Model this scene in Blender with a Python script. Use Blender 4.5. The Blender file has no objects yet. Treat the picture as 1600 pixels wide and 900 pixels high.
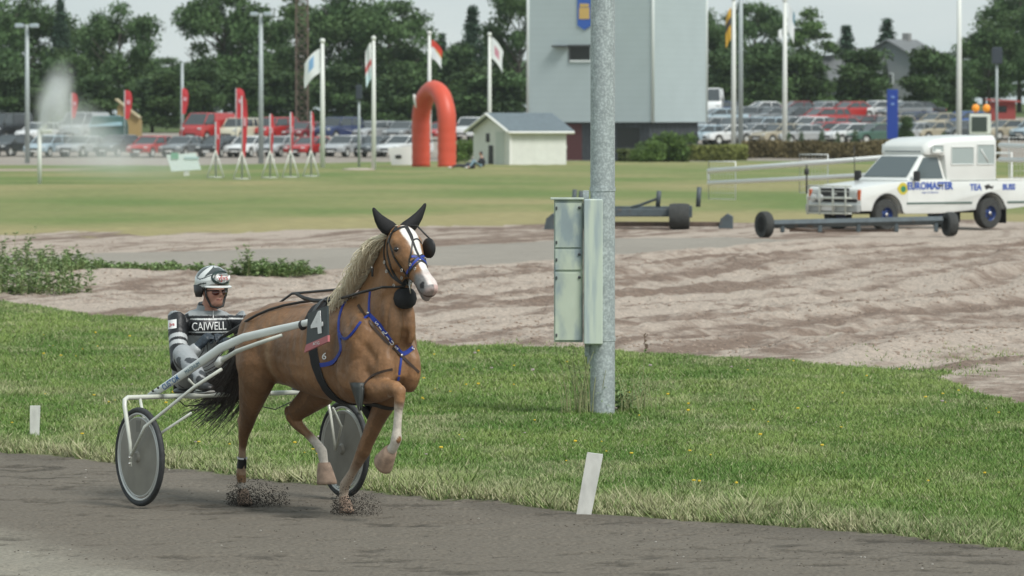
import bpy, math, random
import numpy as np
from mathutils import Vector, Matrix, Quaternion
from mathutils.bvhtree import BVHTree
S = bpy.context.scene
COL = S.collection
# ---------------------------------------------------------------- camera, sky, sun, exposure
FPX, CAMH = 8600.0, 2.88
PITCH = math.atan(269 / FPX)
cam = bpy.data.cameras.new('camera'); cam.sensor_width = 36; cam.lens = 36 * FPX / 1600
cam.clip_start = 0.5; cam.clip_end = 12000
cam.dof.use_dof = True; cam.dof.focus_distance = 40.5; cam.dof.aperture_fstop = 7.5
camo = bpy.data.objects.new('camera', cam); COL.objects.link(camo)
camo.location = (0, 0, CAMH); camo.rotation_euler = (math.pi / 2 - PITCH, 0, 0)
S.camera = camo
W = bpy.data.worlds.new('World'); S.world = W; W.use_nodes = True
nt = W.node_tree; nt.nodes.clear()
SUN_EL, SUN_AZ = math.radians(50), math.radians(140)      # behind the camera, to the right
sky = nt.nodes.new('ShaderNodeTexSky'); sky.sky_type = 'NISHITA'; sky.sun_disc = False
sky.sun_elevation = SUN_EL; sky.sun_rotation = SUN_AZ; sky.air_density = 1.0; sky.dust_density = 2.0
tc = nt.nodes.new('ShaderNodeTexCoord')
mp = nt.nodes.new('ShaderNodeMapping'); mp.inputs['Scale'].default_value = (1, 1, 7)
nz = nt.nodes.new('ShaderNodeTexNoise'); nz.inputs['Scale'].default_value = 5.0; nz.inputs['Detail'].default_value = 6
cr = nt.nodes.new('ShaderNodeValToRGB')
cr.color_ramp.elements[0].position = .35; cr.color_ramp.elements[0].color = (5.7, 6.9, 7.3, 1)
cr.color_ramp.elements[1].position = .65; cr.color_ramp.elements[1].color = (7.9, 8.7, 8.7, 1)
mx = nt.nodes.new('ShaderNodeMix'); mx.data_type = 'RGBA'; mx.inputs['Factor'].default_value = .82
bg = nt.nodes.new('ShaderNodeBackground'); bg.inputs['Strength'].default_value = 0.094
wo = nt.nodes.new('ShaderNodeOutputWorld')
L = nt.links.new
L(tc.outputs['Generated'], mp.inputs['Vector']); L(mp.outputs[0], nz.inputs['Vector']); L(nz.outputs['Fac'], cr.inputs['Fac'])
L(sky.outputs[0], mx.inputs['A']); L(cr.outputs[0], mx.inputs['B']); L(mx.outputs['Result'], bg.inputs['Color'])
L(bg.outputs[0], wo.inputs['Surface'])
sl = bpy.data.lights.new('sun', 'SUN'); sl.energy = 2.8; sl.angle = math.radians(20); sl.color = (1, .97, .92)
so = bpy.data.objects.new('sun', sl); COL.objects.link(so)
sd = Vector((math.sin(SUN_AZ) * math.cos(SUN_EL), math.cos(SUN_AZ) * math.cos(SUN_EL), math.sin(SUN_EL)))
so.rotation_euler = sd.to_track_quat('Z', 'Y').to_euler(); so.location = (0, 0, 40)
S.view_settings.view_transform = 'Standard'; S.view_settings.look = 'None'
S.view_settings.exposure = 0.06; S.view_settings.gamma = 1.0; S.view_settings.use_curve_mapping = False
S.render.film_transparent = False
S.cycles.max_bounces = 5; S.cycles.diffuse_bounces = 3; S.cycles.transparent_max_bounces = 12
S.cycles.use_adaptive_sampling = True; S.cycles.volume_bounces = 2

# ---------------------------------------------------------------- helpers
def ray(px, py):
    x = (px - 800) / FPX; y = (450 - py) / FPX
    c, s = math.cos(PITCH), math.sin(PITCH)
    return Vector((x, c + y * s, y * c - s))
CP = Vector((0, 0, CAMH))
def gp(px, py, h=0.0):
    d = ray(px, py); return CP + d * ((h - CAMH) / d.z)
def at(px, py, Y):
    d = ray(px, py); return CP + d * (Y / d.y)
def tag(o, label=None, cat=None, group=None, kind=None):
    if label: o['label'] = label
    if cat: o['category'] = cat
    if group: o['group'] = group
    if kind: o['kind'] = kind
    return o
def empty(name, loc=(0, 0, 0), rz=0, label=None, cat=None, group=None):
    o = bpy.data.objects.new(name, None); COL.objects.link(o); o.location = loc; o.rotation_euler = (0, 0, rz)
    o.empty_display_size = .2
    return tag(o, label, cat, group)
def copy_tree(o, parent=None):
    c = o.copy(); COL.objects.link(c)
    if parent is not None: c.parent = parent
    for ch in list(o.children): copy_tree(ch, c)
    return c
def _n(v):
    v = Vector(v); return v.normalized() if v.length > 1e-9 else Vector((0, 0, 1))
class MB:
    """collects shapes, links them as one mesh"""
    def __init__(s): s.v = []; s.f = []; s.m = []; s.cm = 0
    def add(s, vs, fs):
        b = len(s.v); s.v += [tuple(v) for v in vs]; s.f += [tuple(i + b for i in f) for f in fs]; s.m += [s.cm] * len(fs); return s
    def box(s, c, size, R=None, bev=0.0, taper=None):
        hx, hy, hz = [a / 2 for a in size]; c = Vector(c)
        tx, ty = taper or (1, 1)
        if bev <= 0:
            P = [(-hx, -hy, -hz), (hx, -hy, -hz), (hx, hy, -hz), (-hx, hy, -hz), (-hx * tx, -hy * ty, hz), (hx * tx, -hy * ty, hz), (hx * tx, hy * ty, hz), (-hx * tx, hy * ty, hz)]
            F = [(0, 3, 2, 1), (4, 5, 6, 7), (0, 1, 5, 4), (1, 2, 6, 5), (2, 3, 7, 6), (3, 0, 4, 7)]
            P = [Vector(p) for p in P]
        else:
            rings = []
            for z, ins in ((-hz, bev), (-hz + bev, 0), (hz - bev, 0), (hz, bev)):
                k = 1
                X, Y = hx - ins, hy - ins
                if z > 0: X *= tx; Y *= ty
                b = min(bev * .8, X * .9, Y * .9)
                rings.append([(-X + b, -Y, z), (X - b, -Y, z), (X, -Y + b, z), (X, Y - b, z), (X - b, Y, z), (-X + b, Y, z), (-X, Y - b, z), (-X, -Y + b, z)])
            P = [Vector(p) for r in rings for p in r]; F = []
            for r in range(3):
                for i in range(8):
                    j = (i + 1) % 8; F.append((r * 8 + i, r * 8 + j, r * 8 + 8 + j, r * 8 + 8 + i))
            F.append(tuple(range(7, -1, -1))); F.append(tuple(range(24, 32)))
        if R is not None: P = [R @ p for p in P]
        return s.add([p + c for p in P], F)
    def loft(s, rings, cap=True, closed=True):
        n = len(rings[0]); vs = [p for r in rings for p in r]; fs = []
        for a in range(len(rings) - 1):
            for i in range(n if closed else n - 1):
                j = (i + 1) % n; fs.append((a * n + i, a * n + j, a * n + n + j, a * n + n + i))
        if cap: fs.append(tuple(range(n - 1, -1, -1))); fs.append(tuple(range((len(rings) - 1) * n, len(rings) * n)))
        return s.add(vs, fs)
    def tube(s, pts, rad, n=8, cap=True, flat=1.0, up=None):
        pts = [Vector(p) for p in pts]
        if not hasattr(rad, '__len__'): rad = [rad] * len(pts)
        rings = []; pu = None
        for i, p in enumerate(pts):
            t = _n(pts[min(i + 1, len(pts) - 1)] - pts[max(i - 1, 0)])
            if pu is None:
                a = Vector(up) if up is not None else (Vector((0, 0, 1)) if abs(t.z) < .9 else Vector((1, 0, 0)))
            else: a = pu
            u = a - t * a.dot(t); u = _n(u); w = t.cross(u); pu = u
            r = rad[i]
            rings.append([p + u * (r * math.cos(2 * math.pi * k / n)) + w * (r * flat * math.sin(2 * math.pi * k / n)) for k in range(n)])
        return s.loft(rings, cap)
    def lathe(s, prof, c=(0, 0, 0), axis='z', n=24):
        """prof: list of (r, h) along axis"""
        rings = []
        for r, h in prof:
            rg = []
            for k in range(n):
                a = 2 * math.pi * k / n; x, y = r * math.cos(a), r * math.sin(a)
                p = {'z': (x, y, h), 'y': (x, h, y), 'x': (h, x, y)}[axis]
                rg.append(Vector(p) + Vector(c))
            rings.append(rg)
        return s.loft(rings, True)
    def ell(s, c, r, R=None, n=12, m=8):
        rings = []; c = Vector(c)
        for i in range(1, m):
            a = math.pi * i / m
            rg = []
            for k in range(n):
                b = 2 * math.pi * k / n
                p = Vector((r[0] * math.sin(a) * math.cos(b), r[1] * math.sin(a) * math.sin(b), -r[2] * math.cos(a)))
                if R is not None: p = R @ p
                rg.append(p + c)
            rings.append(rg)
        return s.loft(rings, True)
    def prism(s, poly, d0, d1, fn):
        """poly: 2D outline; fn(a, b, d) -> point"""
        n = len(poly); vs = [fn(a, b, d0) for a, b in poly] + [fn(a, b, d1) for a, b in poly]
        fs = [tuple(range(n - 1, -1, -1)), tuple(range(n, 2 * n))] + [(i, (i + 1) % n, n + (i + 1) % n, n + i) for i in range(n)]
        return s.add(vs, fs)
    def obj(s, name, mat, parent=None, smooth=False, angle=None):
        me = bpy.data.meshes.new(name); me.from_pydata(s.v, [], s.f)
        for m in (mat if isinstance(mat, (list, tuple)) else [mat]): me.materials.append(m)
        if any(s.m): me.polygons.foreach_set('material_index', s.m)
        fixn(me)
        if smooth:
            me.polygons.foreach_set('use_smooth', [True] * len(me.polygons))
            if angle: me.set_sharp_from_angle(angle=math.radians(angle))
        o = bpy.data.objects.new(name, me); COL.objects.link(o)
        if parent is not None: o.parent = parent
        return o
import bmesh
def fixn(me):
    bm = bmesh.new(); bm.from_mesh(me); bmesh.ops.recalc_face_normals(bm, faces=bm.faces); bm.to_mesh(me); bm.free(); me.update()
def numesh(name, V, F, mat, cols=None, smooth=False, link=True):
    """fast mesh from numpy arrays; F (n,k) of one face size"""
    me = bpy.data.meshes.new(name); n, k = F.shape
    me.vertices.add(len(V)); me.vertices.foreach_set('co', np.ascontiguousarray(V, dtype=np.float32).ravel())
    me.loops.add(n * k); me.loops.foreach_set('vertex_index', np.ascontiguousarray(F, dtype=np.int32).ravel())
    me.polygons.add(n); me.polygons.foreach_set('loop_start', np.arange(0, n * k, k, dtype=np.int32))
    me.polygons.foreach_set('use_smooth', np.full(n, smooth))
    me.update(calc_edges=True)
    if cols is not None:
        a = me.color_attributes.new('col', 'FLOAT_COLOR', 'POINT')
        c = np.ones((len(V), 4), np.float32); c[:, :cols.shape[1]] = cols; a.data.foreach_set('color', c.ravel())
    me.materials.append(mat)
    if not link: return me
    o = bpy.data.objects.new(name, me); COL.objects.link(o); return o
def _hash(ix, iy, s):
    h = (ix * 374761393 + iy * 668265263 + s * 1442695041) & 0xffffffff
    h = ((h ^ (h >> 13)) * 1274126177) & 0xffffffff
    return ((h ^ (h >> 16)) & 0xffff) / 65535.0
def vn(x, y, s=0):
    x = np.asarray(x, float); y = np.asarray(y, float)
    ix = np.floor(x).astype(np.int64); iy = np.floor(y).astype(np.int64); fx = x - ix; fy = y - iy
    fx = fx * fx * (3 - 2 * fx); fy = fy * fy * (3 - 2 * fy)
    a = _hash(ix, iy, s); b = _hash(ix + 1, iy, s); c = _hash(ix, iy + 1, s); d = _hash(ix + 1, iy + 1, s)
    return (a * (1 - fx) + b * fx) * (1 - fy) + (c * (1 - fx) + d * fx) * fy
def fbm(x, y, o=4, s=0):
    t = 0; a = .5; n = 0
    for i in range(o): t = t + a * vn(x * 2 ** i, y * 2 ** i, s + i * 17); n += a; a *= .5
    return t / n
def sst(e0, e1, x):
    t = np.clip((x - e0) / (e1 - e0), 0, 1); return t * t * (3 - 2 * t)
# ---------------------------------------------------------------- materials
_M = {}
def mat(name, c=(.5, .5, .5), rough=.6, metal=0, var=0.0, vs=8.0, bump=0.0, bs=60.0, attr=False, spec=.5, c2=None, c2s=3.0, c2t=(.45, .6), alpha=None, trans=0, emit=0, stretch=None, coat=0, stripe=None):
    if name in _M: return _M[name]
    m = bpy.data.materials.new(name); m.use_nodes = True; t = m.node_tree; P = t.nodes['Principled BSDF']; K = t.links.new
    P.inputs['Roughness'].default_value = rough; P.inputs['Metallic'].default_value = metal; P.inputs['Specular IOR Level'].default_value = spec
    P.inputs['Base Color'].default_value = (*c, 1); m.diffuse_color = (*c, 1)
    if coat: P.inputs['Coat Weight'].default_value = coat
    tcn = t.nodes.new('ShaderNodeTexCoord'); vec = tcn.outputs['Object']
    if stretch:
        mpn = t.nodes.new('ShaderNodeMapping'); mpn.inputs['Scale'].default_value = stretch; K(vec, mpn.inputs['Vector']); vec = mpn.outputs[0]
    src = None
    if attr:
        an = t.nodes.new('ShaderNodeAttribute'); an.attribute_name = 'col'; src = an.outputs['Color']
    def mixn(kind, fac, a, b):
        mn = t.nodes.new('ShaderNodeMix'); mn.data_type = 'RGBA'; mn.blend_type = kind
        for k, x in (('Factor', fac), ('A', a), ('B', b)):
            if hasattr(x, 'node'): K(x, mn.inputs[k])
            else: mn.inputs[k].default_value = x if k == 'Factor' else (*x, 1)
        return mn.outputs['Result']
    def noise(sc, det=5):
        n = t.nodes.new('ShaderNodeTexNoise'); n.inputs['Scale'].default_value = sc; n.inputs['Detail'].default_value = det; K(vec, n.inputs['Vector']); return n.outputs['Fac']
    def rng(x, a, b, lo, hi):
        r = t.nodes.new('ShaderNodeMapRange'); K(x, r.inputs['Value'])
        for k, q in zip(('From Min', 'From Max', 'To Min', 'To Max'), (a, b, lo, hi)): r.inputs[k].default_value = q
        return r.outputs['Result']
    if c2 is not None:
        src = mixn('MIX', rng(noise(c2s), c2t[0], c2t[1], 0, 1), src if src is not None else c, c2)
    if stripe:      # (axis index, spacing m, groove colour factor)
        sx = t.nodes.new('ShaderNodeSeparateXYZ'); K(tcn.outputs['Object'], sx.inputs[0])
        md = t.nodes.new('ShaderNodeMath'); md.operation = 'MODULO'; K(sx.outputs[stripe[0]], md.inputs[0]); md.inputs[1].default_value = stripe[1]
        ab = t.nodes.new('ShaderNodeMath'); ab.operation = 'ABSOLUTE'; K(md.outputs[0], ab.inputs[0])
        src = mixn('MULTIPLY', 1.0, src if src is not None else c, mixn('MIX', rng(ab.outputs[0], stripe[1] * .08, stripe[1] * .2, 0, 1), (stripe[2],) * 3, (1, 1, 1)))
    if var:
        v = rng(noise(vs), .3, .7, 1 - var, 1 + var)
        cb = t.nodes.new('ShaderNodeCombineColor'); [K(v, cb.inputs[i]) for i in range(3)]
        src = mixn('MULTIPLY', 1.0, src if src is not None else c, cb.outputs[0])
    if src is not None: K(src, P.inputs['Base Color'])
    if bump:
        b = t.nodes.new('ShaderNodeBump'); b.inputs['Strength'].default_value = 1.0; b.inputs['Distance'].default_value = bump
        K(noise(bs, 6), b.inputs['Height']); K(b.outputs[0], P.inputs['Normal'])
    if alpha is not None: P.inputs['Alpha'].default_value = alpha
    if trans: P.inputs['Transmission Weight'].default_value = trans
    if emit:
        P.inputs['Emission Color'].default_value = (*c, 1); P.inputs['Emission Strength'].default_value = emit
    _M[name] = m; return m
def text_mesh(name, txt, size, mt, M4, parent=None, ext=.0015, cx=True, sx=1.0, bold=0.0, follow=None):
    """lettering as a thin solid mesh; M4 places it (x right, y up, z out)"""
    cu = bpy.data.curves.new(name, 'FONT'); cu.body = txt; cu.size = size; cu.extrude = ext; cu.offset = bold
    cu.align_x = 'CENTER' if cx else 'LEFT'; cu.align_y = 'CENTER'; cu.resolution_u = 3
    o = bpy.data.objects.new(name + '_tmp', cu); COL.objects.link(o)
    bpy.context.view_layer.update()
    me = bpy.data.meshes.new_from_object(o.evaluated_get(bpy.context.evaluated_depsgraph_get()))
    bpy.data.objects.remove(o); bpy.data.curves.remove(cu)
    if follow is not None:
        for v in me.vertices: v.co = follow(v.co)
    else:
        for v in me.vertices: v.co.x *= sx; v.co = M4 @ v.co
    me.name = name; me.materials.clear(); me.materials.append(mt)
    r = bpy.data.objects.new(name, me); COL.objects.link(r)
    if parent is not None: r.parent = parent
    return r
def frame(c, x, y):
    x = _n(x); y = Vector(y); y = _n(y - x * y.dot(x)); z = x.cross(y)
    m = Matrix((x, y, z)).transposed().to_4x4(); m.translation = Vector(c); return m
R3 = random.Random(5)
# ---------------------------------------------------------------- the ground, one continuous sheet cut along its regions
def zline(pts):
    P = sorted([(gp(a, b).x, gp(a, b).y) for a, b in pts]); X = np.array([p[0] for p in P]); Z = np.array([p[1] for p in P])
    def f(x):
        r = np.interp(x, X, Z)
        r = r + np.where(x < X[0], (x - X[0]) * (Z[1] - Z[0]) / (X[1] - X[0]), 0) * .6
        r = r + np.where(x > X[-1], (x - X[-1]) * (Z[-1] - Z[-2]) / (X[-1] - X[-2]), 0) * .6
        return r
    return f
E1 = zline([(0, 705), (300, 736), (580, 770), (910, 798), (1260, 824), (1600, 857)])
_e2 = zline([(0, 478), (130, 491), (300, 505), (500, 520), (650, 537), (880, 547), (1200, 565), (1450, 577), (1560, 583)])
E2 = lambda x: np.clip(_e2(x), 60, 90)
E3 = lambda x: np.interp(x, [-30, -9, -7, -4, -1.3, 1.6, 4, 6.5, 40], [90, 89, 94, 98, 104, 111, 118, 126, 128])
E4 = lambda x: np.interp(x, [-30, -10, -8, -2, 2, 5, 6.5, 40], [112, 112, 115, 119, 128, 129, 126, 128])
E5 = lambda x: np.interp(x, [-40, -12, -5, 1, 5, 10, 14, 60], [129, 130, 134, 145, 147, 151, 151, 153])
E6 = lambda x: np.interp(x, [-80, -30, -20, -12, 2, 60], [318, 318, 318, 334, 345, 352])
SB = gp(1640, 606)
def regions(x, z):
    n = (fbm(x * 1.3, z * .9, 4, 3) - .5)
    n2 = (fbm(x * .25, z * .12, 3, 9) - .5)
    e1 = E1(x) + n * .7; e2 = E2(x) + n * 2.6 + n2 * 1.5
    r = np.zeros(np.shape(x), int)                       # 0 track
    r[z > e1] = 1                                        # 1 verge
    r[z > e2] = 2                                        # 2 sand
    blob = ((x - SB.x) / .95) ** 2 + ((z - SB.y) / 5.5) ** 2 + n * 1.0
    r[(blob < 1) & (z > e1)] = 2
    e3 = E3(x) + n * 1.2; e4 = E4(x) + n * 1.0
    r[(z > e3) & (z < e4)] = 3                           # 3 service road
    r[z > E5(x) + n * 6 + n2 * 14] = 4                   # 4 meadow
    r[z > E6(x) + n * 4] = 5                             # 5 car park
    r[z > 470] = 6
    return r, n, n2
def hgt(x, z):
    x = np.asarray(x, float); z = np.asarray(z, float)
    e1 = E1(x); e2 = E2(x)
    g = sst(0, .35, z - e1)
    h = g * .03 + g * (fbm(x * .8, z * .5, 3, 31) - .5) * .08 * sst(0, 3, z - e1)
    # track: low ridges along the running direction
    u = (x * .81 + z * .585)
    h = h + (1 - g) * ((vn(u * 7, (x * .585 - z * .81) * .7, 5) - .5) * .012 + (fbm(x * 5, z * 4, 3, 8) - .5) * .03 - .012 * (vn(x * 3.2, z * 5.5, 101) * .6 + vn(x * 8, z * 13, 102) * .4 > .68))
    # sand: ruts and heaps
    s = sst(-1.0, 2.5, z - e2) * (1 - sst(-3, 1, z - E3(x)))
    q = x * .93 - z * .30 + (vn(x * .2, z * .1, 77) - .5) * 3.0
    rut = (vn(q * .55, z * .05, 21) - .5) * .15 + (vn(q * 1.5, z * .08, 22) - .5) * .17 + (vn(q * 4, z * .22, 23) - .5) * .09
    right = sst(-3, 3, x)
    h = h + s * (rut * (.35 + .75 * right) + (fbm(x * 1.1, z * .7, 5, 41) - .5) * .12 + (fbm(x * 5, z * 3.5, 4, 43) - .5) * .11)
    h = h + .26 * np.exp(-((x + 7.2) / 2.6) ** 2 - ((z - 93) / 3.5) ** 2) + .12 * np.exp(-((x + 1.0) / 3.0) ** 2 - ((z - 99) / 4) ** 2)
    far = sst(2, 8, z - E4(x))
    h = h + far * (fbm(x * .4, z * .2, 3, 51) - .5) * .15
    # rising ground under the car parks
    xr = sst(-2, 16, x)
    h = h + sst(362, 445, z) * (1.35 + 1.3 * xr) + sst(445, 620, z) * 1.5
    return h
def hg(x, z): return float(hgt(np.array([x]), np.array([z]))[0])
def at_ground(px, Y):
    x = (px - 800) / FPX * Y; return Vector((x, Y, hg(x, Y)))
def build_ground():
    zs = np.concatenate([np.arange(26, 33, .1), np.arange(33, 50, .055), np.arange(50, 66, .1), np.arange(66, 135, .17), np.arange(135, 475, 1.6), np.geomspace(475, 2400, 34)])
    side = 15 * 1.13 ** np.arange(0, 37)
    xs = np.concatenate([-side[::-1], np.arange(-14.9, -5.5, .14), np.arange(-5.5, 5.5, .075), np.arange(5.5, 14.95, .14), side])
    X, Z = np.meshgrid(xs, zs); x = X.ravel(); z = Z.ravel()
    r, n, n2 = regions(x, z); h = hgt(x, z)
    c = np.zeros((len(x), 3)); big = fbm(x * .5, z * .25, 4, 60); fine = fbm(x * 3, z * 2, 4, 61)
    def setc(k, a, b, t):
        m = r == k; t = np.clip(t[m], 0, 1)[:, None]; c[m] = np.array(a) * (1 - t) + np.array(b) * t
    d = (E1(x) - z)                                    # depth of the track in front of the verge
    setc(0, (.165, .145, .118), (.27, .25, .205), sst(4.6, 6.2, d * .62 + (big - .5) * 3) + (fine - .5) * .25)
    tk = r == 0; st1 = vn(x * 3.2, z * 5.5, 101) * .6 + vn(x * 8, z * 13, 102) * .4; st1 = sst(.66, .80, st1 + (vn(x * .5, z * .6, 103) - .5) * .25)
    c[tk] *= (1 - .42 * st1[tk])[:, None]; dn = sst(1.6, .1, d) * (d > 0); c[tk] *= (1 - .22 * dn[tk] * (vn(x * 1.5, z * 1.5, 104)[tk] > .35))[:, None]
    setc(1, (.11, .15, .05), (.20, .21, .10), (big - .3) * 1.6)
    q_ = x * .93 - z * .30 + (vn(x * .2, z * .1, 77) - .5) * 3.0
    bands = vn(q_ * 1.3, z * .04, 24) * .36 + vn(q_ * 3.6, z * .06, 25) * .36 + fbm(x * 2.6, z * 1.7, 3, 26) * .30 + (big - .5) * .25  # streaks along the ruts: damp and dry sand, plus ridge shade put into colour
    setc(2, (.235, .175, .138), (.48, .405, .34), sst(.33, .62, bands + (fbm(x * 6, z * 4.5, 2, 28) - .5) * .28 + .02 * (1 - sst(-3, 4, x))))
    setc(3, (.25, .228, .195), (.345, .315, .27), (big * .6 + fine * .4 - .1))
    mead = (fbm(x * .09, z * .06, 4, 70) - .34) * 2.1 + .8 * (1 - sst(0, 28, z - E5(x)))
    setc(4, (.145, .20, .065), (.31, .275, .135), mead)
    m = (r == 4) & (z > 283) & (z < 296 + n * 20) & (x < -22); c[m] = (.38, .31, .25)
    setc(5, (.27, .24, .205), (.36, .32, .28), big)
    setc(6, (.07, .11, .045), (.12, .15, .06), big)
    nc, nr = len(xs), len(zs)
    I = np.arange(nc * nr).reshape(nr, nc)
    F = np.stack([I[:-1, :-1], I[:-1, 1:], I[1:, 1:], I[1:, :-1]], -1).reshape(-1, 4)
    V = np.stack([x, z, h], -1); fr = r[F[:, 0]]
    specs = [(0, 'race_track', 'track_soil', .035, 22), (1, 'grass_verge', 'verge_soil', .02, 40), (2, 'sand', 'loose_sand', .11, 13), (3, 'service_road', 'road_grit', .004, 60), (4, 'meadow', 'meadow_turf', .05, 9), (5, 'car_park', 'car_park_gravel', .02, 20), (6, 'ground', 'far_ground', .02, 5)]
    for k, nm, mn, bp, bs in specs:
        f = F[fr == k]; u, inv = np.unique(f, return_inverse=True)
        m = mat(mn, rough=.95, var={0: .22, 1: .3, 2: .20, 3: .1, 4: .16, 5: .15, 6: .2}[k], vs={0: 30, 1: 20, 2: 16, 3: 14, 4: 2.2, 5: 4, 6: 1}[k], bump=bp, bs=bs, attr=True, spec=.15)
        o = numesh(nm, V[u], inv.reshape(-1, 4), m, c[u], smooth=True); tag(o, kind='structure')
build_ground()
# ---------------------------------------------------------------- grass blades on the verge
def blades(name, N, zlo, zhi, seed, hmul=1.0, accept=None, cA=(.112, .21, .045), cB=(.255, .34, .10), margin=2.5, wid=.006, label=None):
    rg = np.random.default_rng(seed)
    t = rg.random(N); z = 1 / (1 / zlo + t * (1 / zhi - 1 / zlo)) if zhi / zlo > 1.2 else zlo + t * (zhi - zlo)
    x = (rg.random(N) * 2 - 1) * (z * .093 + margin)
    # clumping
    cl = vn(x * 9, z * 7, seed); keep = rg.random(N) < .35 + .9 * cl
    r, n, n2 = regions(x, z); keep &= accept(x, z, r)
    x, z = x[keep], z[keep]; N = len(x)
    h = hgt(x, z)
    patch = fbm(x * .9, z * .45, 4, 91); patch2 = fbm(x * 3.1, z * 1.6, 3, 92)
    edge = (1 - sst(.1, 2.6 + 3 * (patch - .5), z - E1(x))) * np.clip(.25 + 1.5 * fbm(x * 1.7, z * .8, 3, 97), 0, 1)
    H = (.014 + .024 * rg.random(N) + .11 * np.clip(patch2 - .52, 0, 1)) * hmul * (1 + .9 * edge)
    tall = rg.random(N) < (.010 + .05 * edge); H = np.where(tall, H * 2.0, H)
    ang = rg.random(N) * 2 * np.pi; w = wid * (1 + .6 * rg.random(N)) * (z / 50) ** .5
    lean = (.3 + 1.3 * rg.random(N)) * H; la = rg.random(N) * 2 * np.pi
    dx, dy = np.cos(ang) * w, np.sin(ang) * w
    b = np.stack([x, z, h], -1)
    V = np.stack([b + np.stack([-dx, -dy, np.full(N, -.01)], -1), b + np.stack([dx, dy, np.full(N, -.01)], -1),
                  b + np.stack([np.cos(la) * lean + dx * .15, np.sin(la) * lean + dy * .15, H], -1)], 1).reshape(-1, 3)
    tt = np.clip((patch - .33) * 1.9 + (rg.random(N) - .5) * .8 + (patch2 - .5) * .8, 0, 1)[:, None]
    c = np.array(cA) * (1 - tt) + np.array(cB) * tt
    st = np.clip(edge * .75 * rg.random(N) * 1.4 + (rg.random(N) < .12) * .7 + np.clip(fbm(x * 1.3, z * .6, 4, 95) - .55, 0, 1) * 3 * rg.random(N), 0, 1)[:, None]
    c = c * (1 - st) + np.array((.46, .44, .27)) * st
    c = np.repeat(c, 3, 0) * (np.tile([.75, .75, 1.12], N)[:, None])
    F = np.arange(3 * N).reshape(-1, 3)
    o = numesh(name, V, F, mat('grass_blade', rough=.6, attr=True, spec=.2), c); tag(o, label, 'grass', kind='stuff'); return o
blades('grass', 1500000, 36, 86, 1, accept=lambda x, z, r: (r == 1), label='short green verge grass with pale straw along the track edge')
# ---------------------------------------------------------------- horse, driver and race bike share one heading
TH = math.radians(58)
hF = Vector((math.cos(TH), -math.sin(TH), 0)); hL = Vector((math.sin(TH), math.cos(TH), 0))
HO = gp(378, 788) + hL * .1
HZ = hg(HO.x, HO.y)
def HJ(px, py, l):
    d = ray(px, py); t = (l - (CP - HO).dot(hL)) / d.dot(hL); p = CP + d * t - HO
    return Vector((p.dot(hF), l, p.z))
def loc(p):
    p = p - HO; return Vector((p.dot(hF), p.dot(hL), p.z))
def shoot(bvh, px, py, off=0.0, far=False):
    o = loc(CP); d = ray(px, py); d = Vector((d.dot(hF), d.dot(hL), d.z)).normalized()
    p, n, i, t = bvh.ray_cast(o, d)
    if p is None: return None, None
    if n.dot(d) > 0: n = -n
    return p + n * off, n
def bvh_of(*obs):
    V = []; F = []
    for o in obs:
        b = len(V); V += [v.co.copy() for v in o.data.vertices]; F += [[i + b for i in p.vertices] for p in o.data.polygons]
    return BVHTree.FromPolygons(V, F)
def ring(c, u, v, ru, rv, n=20, e=2.0, egg=0.0):
    out = []
    for k in range(n):
        a = 2 * math.pi * k / n; ca, sa = math.cos(a), math.sin(a)
        x = math.copysign(abs(ca) ** (2 / e), ca); y = math.copysign(abs(sa) ** (2 / e), sa)
        out.append(Vector(c) + Vector(u) * (x * ru * (1 + egg * y)) + Vector(v) * (y * rv))
    return out
def limb(mb, st, n=14, side=(0, 1, 0)):
    """st: (F, L, z, fore radius, side radius)"""
    P = [Vector(s[:3]) for s in st]; rings = []
    t0 = _n(P[1] - P[0]); t1 = _n(P[-1] - P[-2])
    for i, p in enumerate(P):
        t = _n(P[min(i + 1, len(P) - 1)] - P[max(i - 1, 0)])
        u = Vector(side); u = _n(u - t * u.dot(t)); w = t.cross(u); rings.append(ring(p, w, u, st[i][3], st[i][4], n))
    a = ring(P[0] - t0 * min(st[0][3:]) * .6, (rings[0][0] - P[0]).normalized(), (rings[0][n // 4] - P[0]).normalized(), st[0][3] * .5, st[0][4] * .5, n)
    b = ring(P[-1] + t1 * min(st[-1][3:]) * .6, (rings[-1][0] - P[-1]).normalized(), (rings[-1][n // 4] - P[-1]).normalized(), st[-1][3] * .5, st[-1][4] * .5, n)
    mb.loft([a] + rings + [b])
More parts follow.
